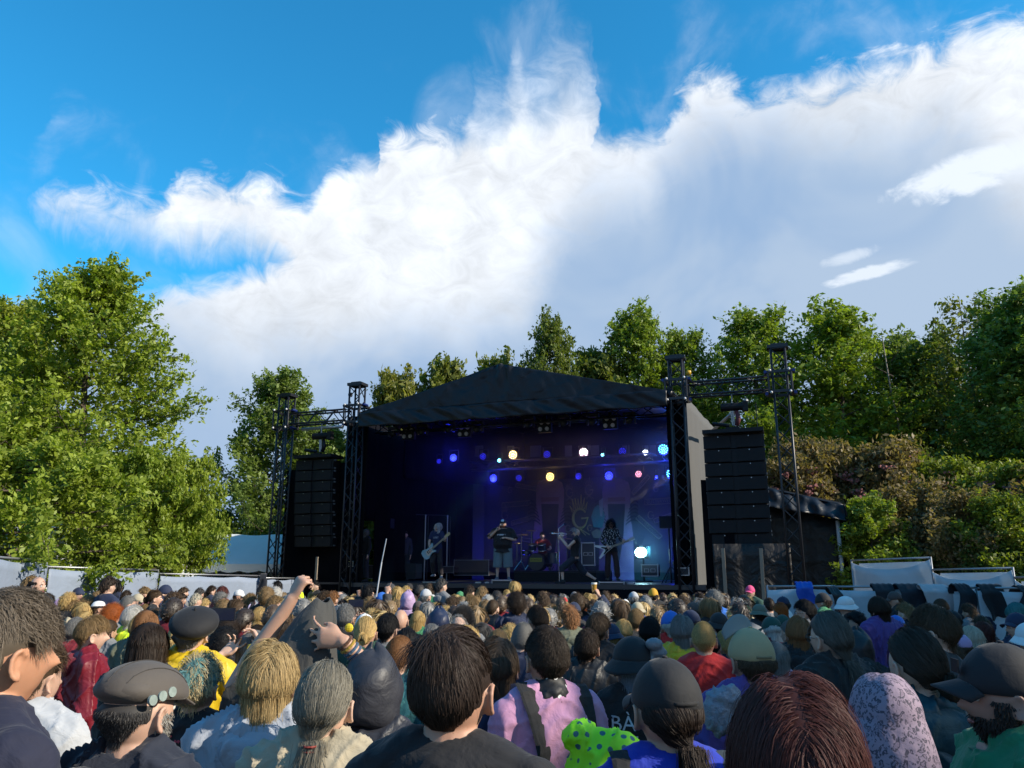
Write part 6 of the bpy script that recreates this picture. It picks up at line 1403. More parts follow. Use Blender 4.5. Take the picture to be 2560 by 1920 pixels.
# 9 pink shirt, polka dot scarf, neon bag
def dotmat(name, base, dot, scale, rad, sheen=0.0, emit=None):
    m = bpy.data.materials.new(name); m.use_nodes = True; t_ = m.node_tree; b = t_.nodes['Principled BSDF']
    co = N(t_, 'ShaderNodeTexCoord').outputs['Object']
    vo = N(t_, 'ShaderNodeTexVoronoi', ins={0: co, 'Scale': scale, 'Randomness': .45})
    f = SS(t_, vo.outputs['Distance'], rad, rad-.05)
    t_.links.new(MIXC(t_, f, base, dot), b.inputs['Base Color']); b.inputs['Roughness'].default_value = .6
    nz = N(t_, 'ShaderNodeTexNoise', ins={0: co, 'Scale': 14.0}); bp = N(t_, 'ShaderNodeBump', ins={'Height': nz.outputs[0], 'Strength': .6, 'Distance': .02}); t_.links.new(bp.outputs[0], b.inputs['Normal'])
    return m
m_polka = dotmat('polka_scarf', (.008, .008, .01), (.75, .75, .75), 24, .30)
m_neon = dotmat('neon_dots', (.30, .80, .01), (.03, .12, .14), 26, .30)
t = FG(1366, 1565, 3.22, 'short', (.040, .028, .020), 'tee', (.52, .26, .42), 22, 'young man with cropped dark hair, pink T-shirt, polka-dot scarf and black backpack straps', hair=dict(n=9000, vol=.008, length=.028, messy=.3, width=.0018, low=-.66, seg=5), seed=11)
g = MB(); g.tube([(.0, -.012, 1.455), (.0, -.012, 1.50), (0, -.006, 1.53)], [(.105, .088), (.080, .078), (.066, .068)], 20, hint=(0, 1, 0)); g.ell((0, -.075, 1.475), (.06, .035, .05), 12, 8)
obj('polka_scarf', remesh(g, 'polka_scarf', .010, 1, .006, 4, 16), m_polka, t)
strap(t, -.115, -.02, top_='tshirt', w=.034, zb=1.02); strap(t, .135, .15, top_='tshirt', w=.032, zb=1.02); face_bits(t, glasses=True)
q = at(1500, 1868, 2.92)
bag = thing('backpack', 'neon green backpack rain cover with dark dots, below the pink shirt', 'backpack', (q.x, q.y, q.z-.385), math.radians(-12))
g = MB(); g.ell((0, 0, .22), (.135, .11, .24), 20, 14); g.ell((-.07, 0, .42), (.07, .08, .055), 12, 8); g.ell((.07, .0, .38), (.09, .08, .07), 12, 8); obj('rain_cover', remesh(g, 'rain_cover', .010, 2, .014, 6, 13), m_neon, bag)
# 11 black hat, lettered shirt
t = FG(1580, 1570, 3.5, 'long', (.20, .26, .33), 'tee', (.010, .010, .012), 6, 'person in black bucket hat and black T-shirt lettered in grey', hat='bucket', hatc=(.010, .010, .012), seed=13, hair=dict(base='long', n=1800, clip=.2, length=.13, width=.0022, messy=.5))
for s_, z_, x_ in (('BÀ', 1.375, -.085), ('PEL', 1.295, -.06), ('ËT', 1.215, -.02)): decal(t, part_of(t, 'tshirt'), s_, .085, x_, z_, sx=1.0, col=(.50, .51, .55))
g = MB(); 
for k in range(5): g.ell((.05+.022*math.sin(k*2.1), -.06+.012*k, .10-.035*k), (.042, .035, .030), 10, 8)
o = obj('rolled_cloth', remesh(g, 'rolled_cloth', .007, 1, .004, 2, 40), m_shell, t, color=(.17, .18, .20)); o.location = (.03, -.02, HC)
# 12 black cap, blue shirt
t = FG(1660, 1620, 2.13, 'pony', (.030, .018, .013), 'tee', (.010, .030, .36), 8, 'person in a plain black cap with a long dark ponytail and royal blue T-shirt', hat='cap', hatc=(.012, .012, .014), seed=14, hair=dict(base='pony', n=6000, clip=.22, tie=(.03, -.105, -.075), length=.36, width=.0018, messy=.4, low=-.66), hatyaw=12)
strap(t, -.135, -.15, top_='tshirt', w=.036); strap(t, .14, .15, top_='tshirt', w=.036, col=(.03, .045, .06))
# 15 tan cap with the brim flipped up
t = FG(1872, 1553, 3.28, 'short', 'brown', 'jacket', (.10, .06, .26), 14, 'man in a tan cap whose brim is flipped up, purple collar below', hat='cap', hatc=(.36, .29, .155), seed=15, pitch=3)
b = part_of(t, 'cap').children
for c in b:
    if c.name.startswith('brim'): c.location = (-.006, .062, .010); c.rotation_euler = (math.radians(80), 0, math.radians(8)); c.color = (.20, .21, .20, 1); c.scale = (1.12, 1.0, 1.0)
# 16 auburn hair lower right
FG(1972, 1697, 1.22, 'bob', (.085, .026, .022), 'jacket', 'black', -4, 'person seen as a big dome of glossy auburn hair at the bottom right', hair=dict(base='long', n=20000, vol=.016, length=.30, messy=.24, width=.0012, seg=12, part=-.01), seed=16, pitch=6)
# 17 leopard hat
m_leo = bpy.data.materials.new('leopard_print'); m_leo.use_nodes = True; t_ = m_leo.node_tree; b = t_.nodes['Principled BSDF']; co = N(t_, 'ShaderNodeTexCoord').outputs['Object']
nz = N(t_, 'ShaderNodeTexNoise', ins={0: co, 'Scale': 40.0, 'Detail': 3.0}); wv = MIXC(t_, .06, co, nz.outputs['Color'])
vo = N(t_, 'ShaderNodeTexVoronoi', ins={0: wv, 'Scale': 56.0, 'Randomness': .6}); ring = M_(t_, 'MULTIPLY', SS(t_, vo.outputs['Distance'], .20, .30), SS(t_, vo.outputs['Distance'], .52, .42))
ring = M_(t_, 'MULTIPLY', ring, SS(t_, N(t_, 'ShaderNodeTexNoise', ins={0: co, 'Scale': 120.0}).outputs[0], .36, .44))
cc = MIXC(t_, SS(t_, vo.outputs['Distance'], .3, .1), (.27, .20, .26), (.20, .145, .20)); t_.links.new(MIXC(t_, ring, cc, (.055, .045, .07)), b.inputs['Base Color']); b.inputs['Roughness'].default_value = .8
bp = N(t_, 'ShaderNodeBump', ins={'Height': N(t_, 'ShaderNodeTexNoise', ins={0: co, 'Scale': 22.0, 'Detail': 4.0}).outputs[0], 'Strength': .5, 'Distance': .01}); t_.links.new(bp.outputs[0], b.inputs['Normal'])
t = FG(2195, 1662, 1.92, 'bob', 'dkblond', 'tee', (.010, .010, .012), 8, 'person in a floppy leopard-print hat and dark top, lower right', hat='bucket', hatc='lilac', seed=17, hair=dict(base='short', n=1500, clip=-.1, length=.05))
h = part_of(t, 'bucket_hat'); 
gh = MB()
def lf(a, b):
    th = a*2*PI; cr = 1-abs(math.sin(th*2.5+b*3+1)); k = 1+.045*math.sin(th*2+.6)+.05*cr**3*(b > .1)*math.sin(b*PI)-.02*math.sin(th*5+b*7)*b
    if b < .62: q = b/.62*PI/2*1.05; R_, Z = math.sin(q)**.85, math.cos(q)*.092+.050+.014*math.sin(th*3+1)*math.sin(q)*(1-b)
    else: q = (b-.62)/.38; R_, Z = 1.0+.55*q*(1-.45*q), .045-.125*q+.022*math.sin(th*4)*q
    return (.088*R_*k*math.cos(th)+.006, .104*R_*k*math.sin(th)-.012, Z)
gh.grid(lf, 56, 30, .003); h.scale = (.90, .90, 1.0); h.data = gh.mesh('bucket_hat', True); h.data.materials.append(m_leo)
g = MB(); g.tube([(.085, -.06, -.04), (.10, -.08, -.12), (.13, -.05, -.22), (.17, .0, -.30)], .003, 6); o = obj('cord', g, m_blk, t); o.location = (0, .004, HC)
# 18 bun woman
t = FG(2277, 1569, 2.86, 'bun', (.050, .036, .026), 'hoodie', (.010, .045, .060), 16, 'woman with a low brown bun above a dark teal hooded jacket and beige bag', hair=dict(n=8000, vol=.010, tie=(.035, -.100, -.055), messy=.22, width=.0019, low=-.60), shell=True, seed=18)
g = MB(); g.ell((.12, -.16, 1.02), (.15, .10, .24), 16, 12); obj('beige_bag', remesh(g, 'beige_bag', .016, 1, .014, 2, 12), m_cloth, t, color=(.34, .29, .19))
# 20 green jacket man in profile
t = FG(2492, 1582, 2.12, 'buzz', 'black', 'jacket', (.008, .17, .075), 78, 'bearded man in profile with black cap, navy hood and bright green jacket', hat='cap', hatc=(.010, .010, .013), seed=19, skin=(.34, .20, .15), hoodbulk=False, pose=dict(arms=POSE0['arms'], fat=1.12), pitch=2)
face_bits(t, beard=(.03, .022, .018), brow=(.02, .015, .012))
o = obj('hood', HAT['hood_down'], m_cloth, t, color=(.010, .016, .035)); o.location = (0, 0, HC+.015); o.scale = (1.12, 1.1, 1.1)
V_, F_ = text_mb('ELL', .026); g = MB(); g.add([(x*.8, .1125, .075+y) for x, y, _ in V_], F_); 
o = obj('lettering', g, m_print, part_of(t, 'cap'), color=(.6, .6, .65)); o.rotation_euler = (0, 0, math.radians(150)); o.location = (0, -.004, 0); o.hide_render = False
g = MB(); g.box((0, .113, .075), (.055, .004, .035)); o = obj('cap_patch', g, m_blk, part_of(t, 'cap')); 
# 21 beret and yellow jacket, taking a photo
pz = dict(arms=[((-.26, .14, 1.28), (-.02, .36, 1.45), (.5, .5, .5), (.3, -.5, .8), 'phone'), ((.30, .12, 1.30), (.22, .36, 1.52), (-.55, .35, .55), (-.8, -.3, -.3), 'phone')])
t = FG(488, 1506, 4.3, 'short', 'grey', 'hoodie', 'yellow', -8, 'person in a black beret and yellow rain jacket holding up a phone', hat='beret', hatc=(.008, .008, .010), pose=pz, shell=True, seed=20, hair=dict(base='short', n=2500, clip=0.0, length=.04))
o = t; M4 = locm(t)
ph = phone(at(556, 1536, 4.75), math.radians(0), 'black phone held sideways by the person in the beret')
# 26 teal hair, tour shirt
t = FG(502, 1645, 3.3, 'bun', (.16, .33, .33), 'tee', (.008, .008, .011), -8, 'person with messy blond and teal hair in a black tour T-shirt', hair=dict(base='bun', n=7000, vol=.012, messy=.5, tie=(-.01, -.105, .03), width=.002), pitch=-8, seed=21)
o = obj('hair_lights', hair_mesh('hair_lights', 'short', n=1500, width=.003, seed=5, low=-.5, shell=False, length=.07, vol=.03, messy=.6), m_hair, t, color=(.45, .36, .2)); o.location = (0, .0, HC)
decal(t, part_of(t, 'tshirt'), 'ärzte', .095, .03, 1.40, col=(.42, .03, .05))
rr_ = random.Random(2)
for k in range(15):
    z_ = 1.335-.021*k; s_ = ' '.join(''.join(rr_.choice('abdeghiklmnorstu') for _ in range(rr_.randint(3, 8))) for _ in range(2))
    w0 = rr_.uniform(.10, .16); V_ = []; Fq = []
    x_ = -.06; n_ = 0
    while x_ < w0-.06:
        l_ = rr_.uniform(.012, .03); V_ += [(x_, -.0028, 0), (x_+l_, -.0028, 0), (x_+l_, .0028, 0), (x_, .0028, 0)]; Fq.append((n_, n_+1, n_+2, n_+3)); n_ += 4; x_ += l_+.006
    decal(t, part_of(t, 'tshirt'), None, 1, -.03, z_, col=(.42, .42, .45), name='tour_line', geo=(np.array(V_), Fq))
# 30 person pulling a sweater over the head, arms raised
pz = dict(arms=[((-.29, .02, 1.47), (-.085, .03, 1.80), (.35, .1, .8), (.5, .6, 0), 'fist'), ((.35, .0, 1.45), (.175, -.105, 1.655), (-.97, -.03, .12), (.05, 1, .0), 'relaxed')])
p = at(768, 1600, 3.15)
b_, t__ = custom(pz, 'tee', seed=22, sleeve=.80, off=.035, fold=.016)
t = person(p.x, 3.15, gz(3.15), 1.0, 'bald', 'brown', 'tee', (.035, .036, .036), yaw=-4, lod='near', label='person with both bare forearms raised, pulling a dark grey sweater over the head', group='people in the foreground', body=b_, topmesh=t__)
occ.append((p.x, 3.15))
g = MB()
def swf(a, b):
    th = a*2*PI; f = b; f = b*b*(3-2*b)*.5+b*.5; rr0 = float(np.interp(b, [0, .30, .55, .8, 1], [.150, .128, .112, .070, .026])); rx = rr0*(1+.09*math.sin(th*3+b*7)+.06*abs(math.sin(th*5+b*4))+.02*math.sin(th*13+b*8)); ry = rx*1.0
    c = Vector((.0, -.01, 1.40)).lerp(Vector((.045, .03, 1.80)), f)+Vector((-.02*math.sin(b*PI), 0, 0))
    return (c.x+rx*math.cos(th), c.y+ry*math.sin(th), c.z+.01*math.sin(th*2))
g.grid(swf, 44, 30, .006); obj('pulled_sweater', g, m_cloth, t, smooth=True, color=(.05, .049, .046))
g = MB()
for k, (cx_, r_) in enumerate(((.118, .031), (.135, .032), (.150, .033), (.168, .033))):
    A = Vector((cx_+.02, .17-.01*k, 1.655-.012*k)); g = MB(); D = (Vector((.35, .0, 1.45))-Vector((.175, -.105, 1.655))).normalized(); U = D.orthogonal().normalized(); W = D.cross(U)
    c0 = Vector((.175, -.105, 1.655))+D*(.01+.018*k); g.tube([c0+(U*math.cos(a)+W*math.sin(a))*.030 for a in [q*PI/8 for q in range(17)]], .006, 6, cap=False)
    obj('wristband', g, m_cloth, t, color=((.10, .04, .02), (.35, .22, .03), (.05, .10, .16), (.06, .09, .14))[k])
g = MB(); g.ell((.185, -.07, 1.70), (.017, .010, .017), 10, 6); obj('yellow_flower', g, mat('yellow_felt', (.65, .5, .02), nscale=40), t)
# grey ponytail man in a black coat
t = FG(2068, 1528, 3.95, 'pony', (.12, .115, .10), 'jacket', (.012, .013, .014), 30, 'man with a low grey ponytail, round glasses and black coat', hair=dict(n=6000, vol=.011, tie=(.01, -.100, -.095), length=.16, messy=.5, width=.0022), seed=23)
face_bits(t, glasses=True)
# two people pointing into the air
pp = dict(arms=[POSE0['arms'][0], ((.25, .10, 1.52), (.22, .16, 1.80), (0, .1, 1), (0, 1, 0), 'point')]); PB = custom(pp, 'jacket', vox=.016, bvox=.010, fold=.008)
for px, py, d, hc, lab, sc_ in ((858, 1490, 12.5, 'dkbrown', 'dark-sleeved arm raised with a pointing finger, left of the selfie stick', 1.0), (925, 1493, 11.5, 'dkblond', 'person raising a pointing hand at the lower end of the selfie stick', 1.03)):
    p = at(px, py, d); person(p.x, d, gz(d), .95*sc_, 'short', hc, 'jacket', 'dkgrey', yaw=-3, lod='mid', label=lab, group='people with raised hands', body=PB[0], topmesh=PB[1])
t = thing('selfie_stick', 'long thin grey stick held up before the left stage wing', 'stick', at(942, 1466, 11.6)); e_ = at(966, 1347, 11.9)-t.location
g = MB(); g.tube([(0, 0, -.15), e_*.5], .012, 8); obj('stick', g, m_zinc, t); g = MB(); g.tube([e_*.5, e_], .008, 8); obj('stick', g, m_zinc, t)
# beer cup raised
bp_ = dict(arms=[POSE0['arms'][0], ((.30, .08, 1.50), (.10, .12, 1.80), (-.35, .1, .9), (-.6, .6, 0), 'grip')]); BB = custom(bp_, 'jacket', vox=.016, bvox=.010, fold=.008)
p = at(1492, 1495, 11.0); t = person(p.x-.05, 11.0, gz(11.0), .96, 'short', 'brown', 'jacket', 'navy', yaw=0, lod='mid', label='person holding a plastic cup of beer up in front of the trumpet player', group='people with raised hands', body=BB[0], topmesh=BB[1])
w_ = locm(t) @ Vector((.035, .16, 1.90))
cup = thing('beer_cup', 'clear plastic cup of beer raised in front of the stage', 'cup', w_)
g = MB(); g.tube([(0, 0, -.05), (0, 0, .06)], [.030, .040], 16); obj('beer', g, mat('beer', (.75, .42, .08), rough=.1, trans=.5, nscale=5), cup, smooth=False)
g = MB(); g.tube([(0, 0, .06), (0, 0, .085)], [.040, .041], 16); obj('foam', g, mat('foam', (.85, .82, .75), rough=.8, nscale=60), cup)
# man filming with a phone in the middle left
pz = dict(arms=[((-.24, .14, 1.30), (-.10, .36, 1.55), (.5, .4, .5), (.3, -.5, .8), 'phone'), ((.28, .12, 1.30), (.14, .36, 1.56), (-.55, .35, .55), (-.8, -.3, -.3), 'phone')]); FB = custom(pz, 'jacket', vox=.014, bvox=.009)
p = at(866, 1492, 7.6); t = person(p.x, 7.6, gz(7.6), .97, 'short', 'grey', 'jacket', 'black', yaw=-6, lod='near', label='grey-haired person filming with a phone left of the selfie stick', group='people with raised hands', body=FB[0], topmesh=FB[1])
ph = phone(at(890, 1508, 8.0), 0, 'phone held sideways by the grey-haired person filming')
# white towel-like jacket bundle at the lower right of the cap man
q = at(1797, 1778, 2.95); g = MB(); g.ell((0, 0, 0), (.060, .05, .085), 18, 14); g.ell((.03, -.02, .05), (.05, .04, .045), 14, 10)
o = obj('fleece_bundle', remesh(g, 'fleece_bundle', .009, 1, .010, 4, 22), mat('white_fleece', (.22, .25, .30), rough=.95, nscale=30, namp=.15, bscale=60, bamp=.8, bdist=.01)); o.location = q; o['label'] = 'pale fleecy bundle between the black cap and the auburn hair'; o['category'] = 'bundle'

# ------------------------------------------------------------------ the band
def performer(px, pyf, v, s, yaw, style, hc, top, tc, pose, label, z=None, **kw):
    u, zf = SP(px, pyf, v); loc_ = S(u, v, z if z is not None else zf)
    bm_ = remesh(body_geo(pose), 'body', .009, 1)
    sl = kw.pop('sleeve', {'tee': .72, 'tank': .06, 'jacket': 1}[top])
    tp = remesh(body_geo(pose, 'top', kw.pop('off', .016), sleeve=sl, cr=.012 if top != 'tank' else 0, hem=kw.pop('hem', .93)), {'tee': 'tshirt', 'tank': 'tank_top', 'jacket': 'shirt'}[top], .012, 2, .007, 3)
    lg = remesh(body_geo(pose, 'legs', legto=kw.pop('legto', 0)), kw.pop('legname', 'shorts'), .013, 2, .006, 2)
    t = thing('person', label, 'person', loc_, math.radians(yaw), 'band members on stage'); t.scale = (s, s, s)
    obj('body', bm_, m_skin, t, color=kw.get('skin', (.55, .36, .28))); obj(tp.name.split('.')[0], tp, kw.get('tmat', m_cloth), t, color=tc); obj(lg.name.split('.')[0], lg, m_cloth, t, color=kw.get('lc', (.02, .02, .03)))
    obj('shoes', remesh(shoes_geo(pose), 'shoes', .014, 1), m_cloth, t, color=kw.get('sc', (.02, .02, .02)))
    if style: 
        o = obj('hair', hair_tpl(style, 'mid'), m_hair, t, color=COL[hc][0] if isinstance(hc, str) else hc); o.location = (0, .004, HC+pose.get('dz', 0)); o.rotation_euler = (math.radians(kw.get('pitch', 0)), 0, 0)
    return t
SK_ = (.60, .40, .32)
pz = dict(fat=1.42, belly=.9, mouth=.7, arms=[((-.38, .10, 1.14), (-.12, .28, 1.20), (1, .1, .05), (0, 0, -1), 'relaxed'), ((.40, .10, 1.20), (.15, .25, 1.42), (-.5, .1, .6), (-.3, -.8, 0), 'grip')], legs=[((-.15, .02, .48), (-.17, -.03, .085), .2), ((.15, .02, .48), (.17, -.03, .085), -.2)])
t = performer(1257, 1452, .9, 1.04, 172, None, None, 'tee', (.014, .013, .018), pz, 'heavy singer in a cap, black T-shirt and grey-blue knee shorts', legto=1.25, lc=(.12, .17, .20), hem=.80, skin=SK_, sleeve=.9, sc=(.12, .13, .16), off=.03)
face_bits(t, mouth=.7, beard=(.22, .08, .04)); h = obj('cap', HAT['cap'], m_cap, t, color=(.02, .02, .03)); h.location = (0, .004, HC); h.rotation_euler = (math.radians(8), 0, 0)
obj('brim', HAT['brim'], m_cap, h, color=(.02, .02, .03)); g = MB(); g.ell((0, .088, .085), (.05, .025, .04), 12, 8); obj('cap_front', g, m_print, h, smooth=True, color=(.35, .55, .75))
decal(t, part_of(t, 'tshirt'), None, 1, .02, 1.29, col=(.4, .4, .45), side=1, name='shirt_print', geo=(np.array([(-.12, -.02, 0), (.12, -.02, 0), (.12, .02, 0), (-.12, .02, 0)]), [(0, 1, 2, 3)]))
W_ = locm(t) @ Vector((.085, .27, 1.50)); D_ = (locm(t).to_3x3() @ Vector((-.35, -.35, .55))).normalized()
mic = thing('microphone', 'black microphone in the singer\'s raised hand', 'microphone', W_)
g = MB(); g.tube([-D_*.08, D_*.08], [.012, .017], 10); obj('handle', g, m_blk, mic); g = MB(); g.ell(D_*.10, (.027, .027, .027), 12, 8); obj('grille', g, m_zinc, mic, smooth=True)
def guitar(P0, P1, nrm, kind, col, label, S_=1.0):
    """P0 body centre, P1 head end"""
    A = (P1-P0); L = A.length; X = A.normalized(); Z = (nrm-X*nrm.dot(X)).normalized(); Y = Z.cross(X)
    t = thing('electric_guitar' if kind != 'bass' else 'bass_guitar', label, 'guitar', P0); MM = Matrix((X, Y, Z)).transposed()
    if kind == 'v': out = [(.16, .03), (.10, .05), (-.05, .10), (-.30, .21), (-.33, .17), (-.10, .0), (-.33, -.17), (-.30, -.21), (-.05, -.10), (.10, -.05), (.16, -.03)]
    else: out = [(.17, .02), (.24, .12), (.22, .155), (.12, .12), (.02, .10), (-.08, .13), (-.18, .165), (-.26, .12), (-.28, .0), (-.25, -.13), (-.15, -.17), (-.04, -.12), (.05, -.10), (.13, -.13), (.18, -.145), (.19, -.11), (.13, -.03)]
    bmh = bmesh.new(); vs_ = [bmh.verts.new(MM @ Vector((x, y, -.02))) for x, y in out]; f = bmh.faces.new(vs_); e = bmesh.ops.extrude_face_region(bmh, geom=[f]); bmesh.ops.translate(bmh, vec=Z*.042, verts=[v for v in e['geom'] if isinstance(v, bmesh.types.BMVert)]); bmesh.ops.recalc_face_normals(bmh, faces=bmh.faces)
    me = bpy.data.meshes.new('guitar_body'); bmh.to_mesh(me); bmh.free(); obj('guitar_body', me, mat('lacquer_'+kind, col, rough=.2, nscale=4, namp=.08, spec=.7), t)
    pg = [(x*.55+.02, y*.55-.02) for x, y in out]; bmh = bmesh.new(); bmh.faces.new([bmh.verts.new(MM @ Vector((x, y, .0245))) for x, y in pg]); me = bpy.data.meshes.new('pickguard'); bmesh.ops.triangulate(bmh, faces=bmh.faces); bmh.to_mesh(me); bmh.free(); obj('pickguard', me, m_blk if kind == 'v' else m_alu, t)
    g = MB(); g.box(MM @ Vector((.12+(L-.25)/2, 0, .026)), (L-.25, .055, .022), MM); obj('neck', g, m_wood, t)
    g = MB(); g.box(MM @ Vector((L-.04, .01, .02)), (.19, .085, .02), MM); obj('headstock', g, mat('headstock_'+kind, (.42, .33, .18) if kind == 'bass' else (.35, .35, .36), rough=.3, nscale=9), t)
    g = MB()
    for k in range(3): g.box(MM @ Vector((-.06+.06*k, 0, .03)), (.02, .09, .012), MM)
    obj('pickup', g, m_blk, t); return t
def L2W(t, p): return locm(t) @ Vector(p)
# bass player
pz = dict(fat=.86, mouth=.9, arms=[((-.27, .10, 1.16), (-.33, .30, 1.20), (-.3, .3, .5), (.4, -.5, .3), 'grip'), ((.27, .02, 1.14), (.20, .20, .93), (-.3, .4, -.7), (-.3, -.9, 0), 'relaxed')], legs=[((-.12, .10, .50), (-.14, -.02, .085), .3), ((.12, .14, .52), (.13, -.12, .14), -.2)], lean=0.0, leanx=.05)
t = performer(1092, 1437, 1.4, .99, 170, 'long', (.55, .55, .58), 'tee', (.012, .018, .07), pz, 'blond woman in a navy T-shirt playing a pale blue bass', z=DECK+.12, hem=.78, legto=1.9, legname='tights', lc=(.02, .016, .02), sc=(.3, .3, .32), skin=SK_)
face_bits(t, mouth=.9); decal(t, part_of(t, 'tshirt'), 'LOST', .075, .03, 1.27, col=(.45, .5, .6), side=1)
nr = locm(t).to_3x3() @ Vector((0, 1, .1)); guitar(L2W(t, (.20, .20, .84)), L2W(t, (-.46, .34, 1.36)), nr, 'bass', (.22, .38, .46), 'pale blue bass guitar with a wooden head')
# guitarist
pz = dict(fat=.88, mouth=.9, arms=[((-.28, .08, 1.14), (-.32, .30, 1.05), (-.3, .2, .5), (.4, -.5, .3), 'grip'), ((.27, .02, 1.14), (.14, .22, .98), (-.5, .4, -.5), (-.3, -.9, 0), 'relaxed')], legs=[((-.13, .04, .48), (-.15, -.02, .085), .25), ((.12, .04, .48), (.14, -.02, .085), -.25)])
m_pat = bpy.data.materials.new('patterned_shirt'); m_pat.use_nodes = True; t_ = m_pat.node_tree; co = N(t_, 'ShaderNodeTexCoord').outputs['Object']; mp_ = N(t_, 'ShaderNodeMapping', ins={0: co, 3: (1, 1, .35)})
vo = N(t_, 'ShaderNodeTexVoronoi', ins={0: mp_.outputs[0], 'Scale': 38.0}); t_.links.new(MIXC(t_, SS(t_, vo.outputs['Distance'], .32, .26), (.012, .012, .02), (.55, .57, .62)), t_.nodes['Principled BSDF'].inputs['Base Color']); t_.nodes['Principled BSDF'].inputs['Roughness'].default_value = .8
t = performer(1531, 1452, 1.5, 1.02, 176, 'longcurly', (.010, .009, .010), 'jacket', (.3, .3, .3), pz, 'guitarist with big black curls, patterned black and white shirt and dark tights', legto=1.92, legname='tights', lc=(.035, .018, .02), tmat=m_pat, hem=.95, skin=SK_)
face_bits(t, mouth=.9); nr = locm(t).to_3x3() @ Vector((0, 1, .1)); guitar(L2W(t, (.13, .20, .90)), L2W(t, (-.60, .34, 1.16)), nr, 'v', (.55, .56, .58), 'white and black V-shaped electric guitar')
g = MB(); g.tube([(0, .0, .80), (0, 0, .94)], [(.19, .14), (.165, .125)], 18, hint=(0, 1, 0)); obj('skirt', remesh(g, 'skirt', .014, 1, .005, 2), m_cloth, t, color=(.012, .012, .014))
# trumpet player
pz = dict(fat=1.0, dz=-.20, mouth=0, lean=-.10, arms=[((-.22, .18, 1.20), (-.04, .38, 1.44), (.2, .5, .6), (.6, 0, 0), 'grip'), ((.24, .16, 1.16), (.05, .32, 1.42), (-.1, .5, .6), (-.6, 0, 0), 'grip')], legs=[((-.12, .36, .62), (-.12, .34, .285), .0), ((.12, -.20, .55), (.14, -.60, .30), .2)])
t = performer(1438, 1463, .7, 1.02, 84, 'short', (.42, .42, .46), 'tank', (.010, .010, .014), pz, 'silver-haired trumpet player in a black vest, lunging to the left', legto=1.3, lc=(.014, .018, .032), skin=SK_, sc=(.015, .015, .018), z=DECK+.005, sleeve=.04)
tpz = thing('trumpet', 'silver trumpet pointing to the left', 'trumpet', L2W(t, (0, .0, 0))); tpz.rotation_euler = t.rotation_euler; tpz.scale = t.scale
m_silver = mat('silver_plate', (.7, .72, .75), rough=.18, metal=1.0, nscale=10, namp=.05)
zz = 1.365; g = MB(); g.tube([(0, .14, zz), (0, .30, zz+.01), (0, .50, zz+.015), (0, .60, zz+.018), (0, .64, zz+.02)], [.007, .008, .012, .028, .058], 14); obj('bell_tube', g, m_silver, tpz, smooth=True)
g = MB(); g.tube([(0, .50, zz-.04), (0, .22, zz-.045), (0, .20, zz-.02), (0, .24, zz+.0)], .007, 8); g.tube([(0, .12, zz-.002), (0, .14, zz)], [.012, .007], 10); obj('slide', g, m_silver, tpz, smooth=True)
for k in range(3): g = MB(); g.tube([(0, .32+.035*k, zz-.07), (0, .32+.035*k, zz+.05)], .012, 8); obj('valve', g, m_silver, tpz)
# drummer
pz = dict(dz=-.42, arms=[((-.28, .16, 1.18), (-.20, .38, 1.12), (.1, .8, .3), (0, 0, -1), 'grip'), ((.28, .16, 1.2), (.22, .36, 1.25), (0, .6, .7), (0, 0, -1), 'grip')], legs=[((-.20, .42, .93), (-.22, .46, .505), .0), ((.20, .42, .93), (.22, .46, .505), 0)])
t = performer(1357, 1427, 5.0, 1.0, 180, 'short', 'black', 'tee', (.16, .012, .012), pz, 'drummer in a dark red T-shirt behind the drum kit', z=RZ, legto=1.9, legname='trousers', lc=(.02, .02, .025))
st = thing('drum_stool', 'round black stool under the drummer', 'stool', S(SP(1357, 1427, 5.0)[0], 5.05, RZ)); g = MB(); g.tube([(0, 0, .42), (0, 0, .48)], .16, 16); obj('seat', g, m_blk, st); g = MB(); g.tube([(0, 0, 0.02), (0, 0, .42)], .02, 8); obj('post', g, m_chrome, st)
# crew member in the left wing
t = performer(908, 1440, 1.6, .98, 150, 'long', (.22, .21, .20), 'jacket', (.010, .010, .012), {}, 'long-haired crew member in black standing in the left wing', z=DECK, legto=1.9, legname='trousers')
t['group'] = 'crew in the stage wings'
t = performer(1010, 1440, 4.0, 1.0, 175, 'short', 'dkbrown', 'jacket', (.03, .03, .05), {}, 'dim crew member standing further back beside the bass player', z=DECK, legto=1.9, legname='trousers'); t['group'] = 'crew in the stage wings'
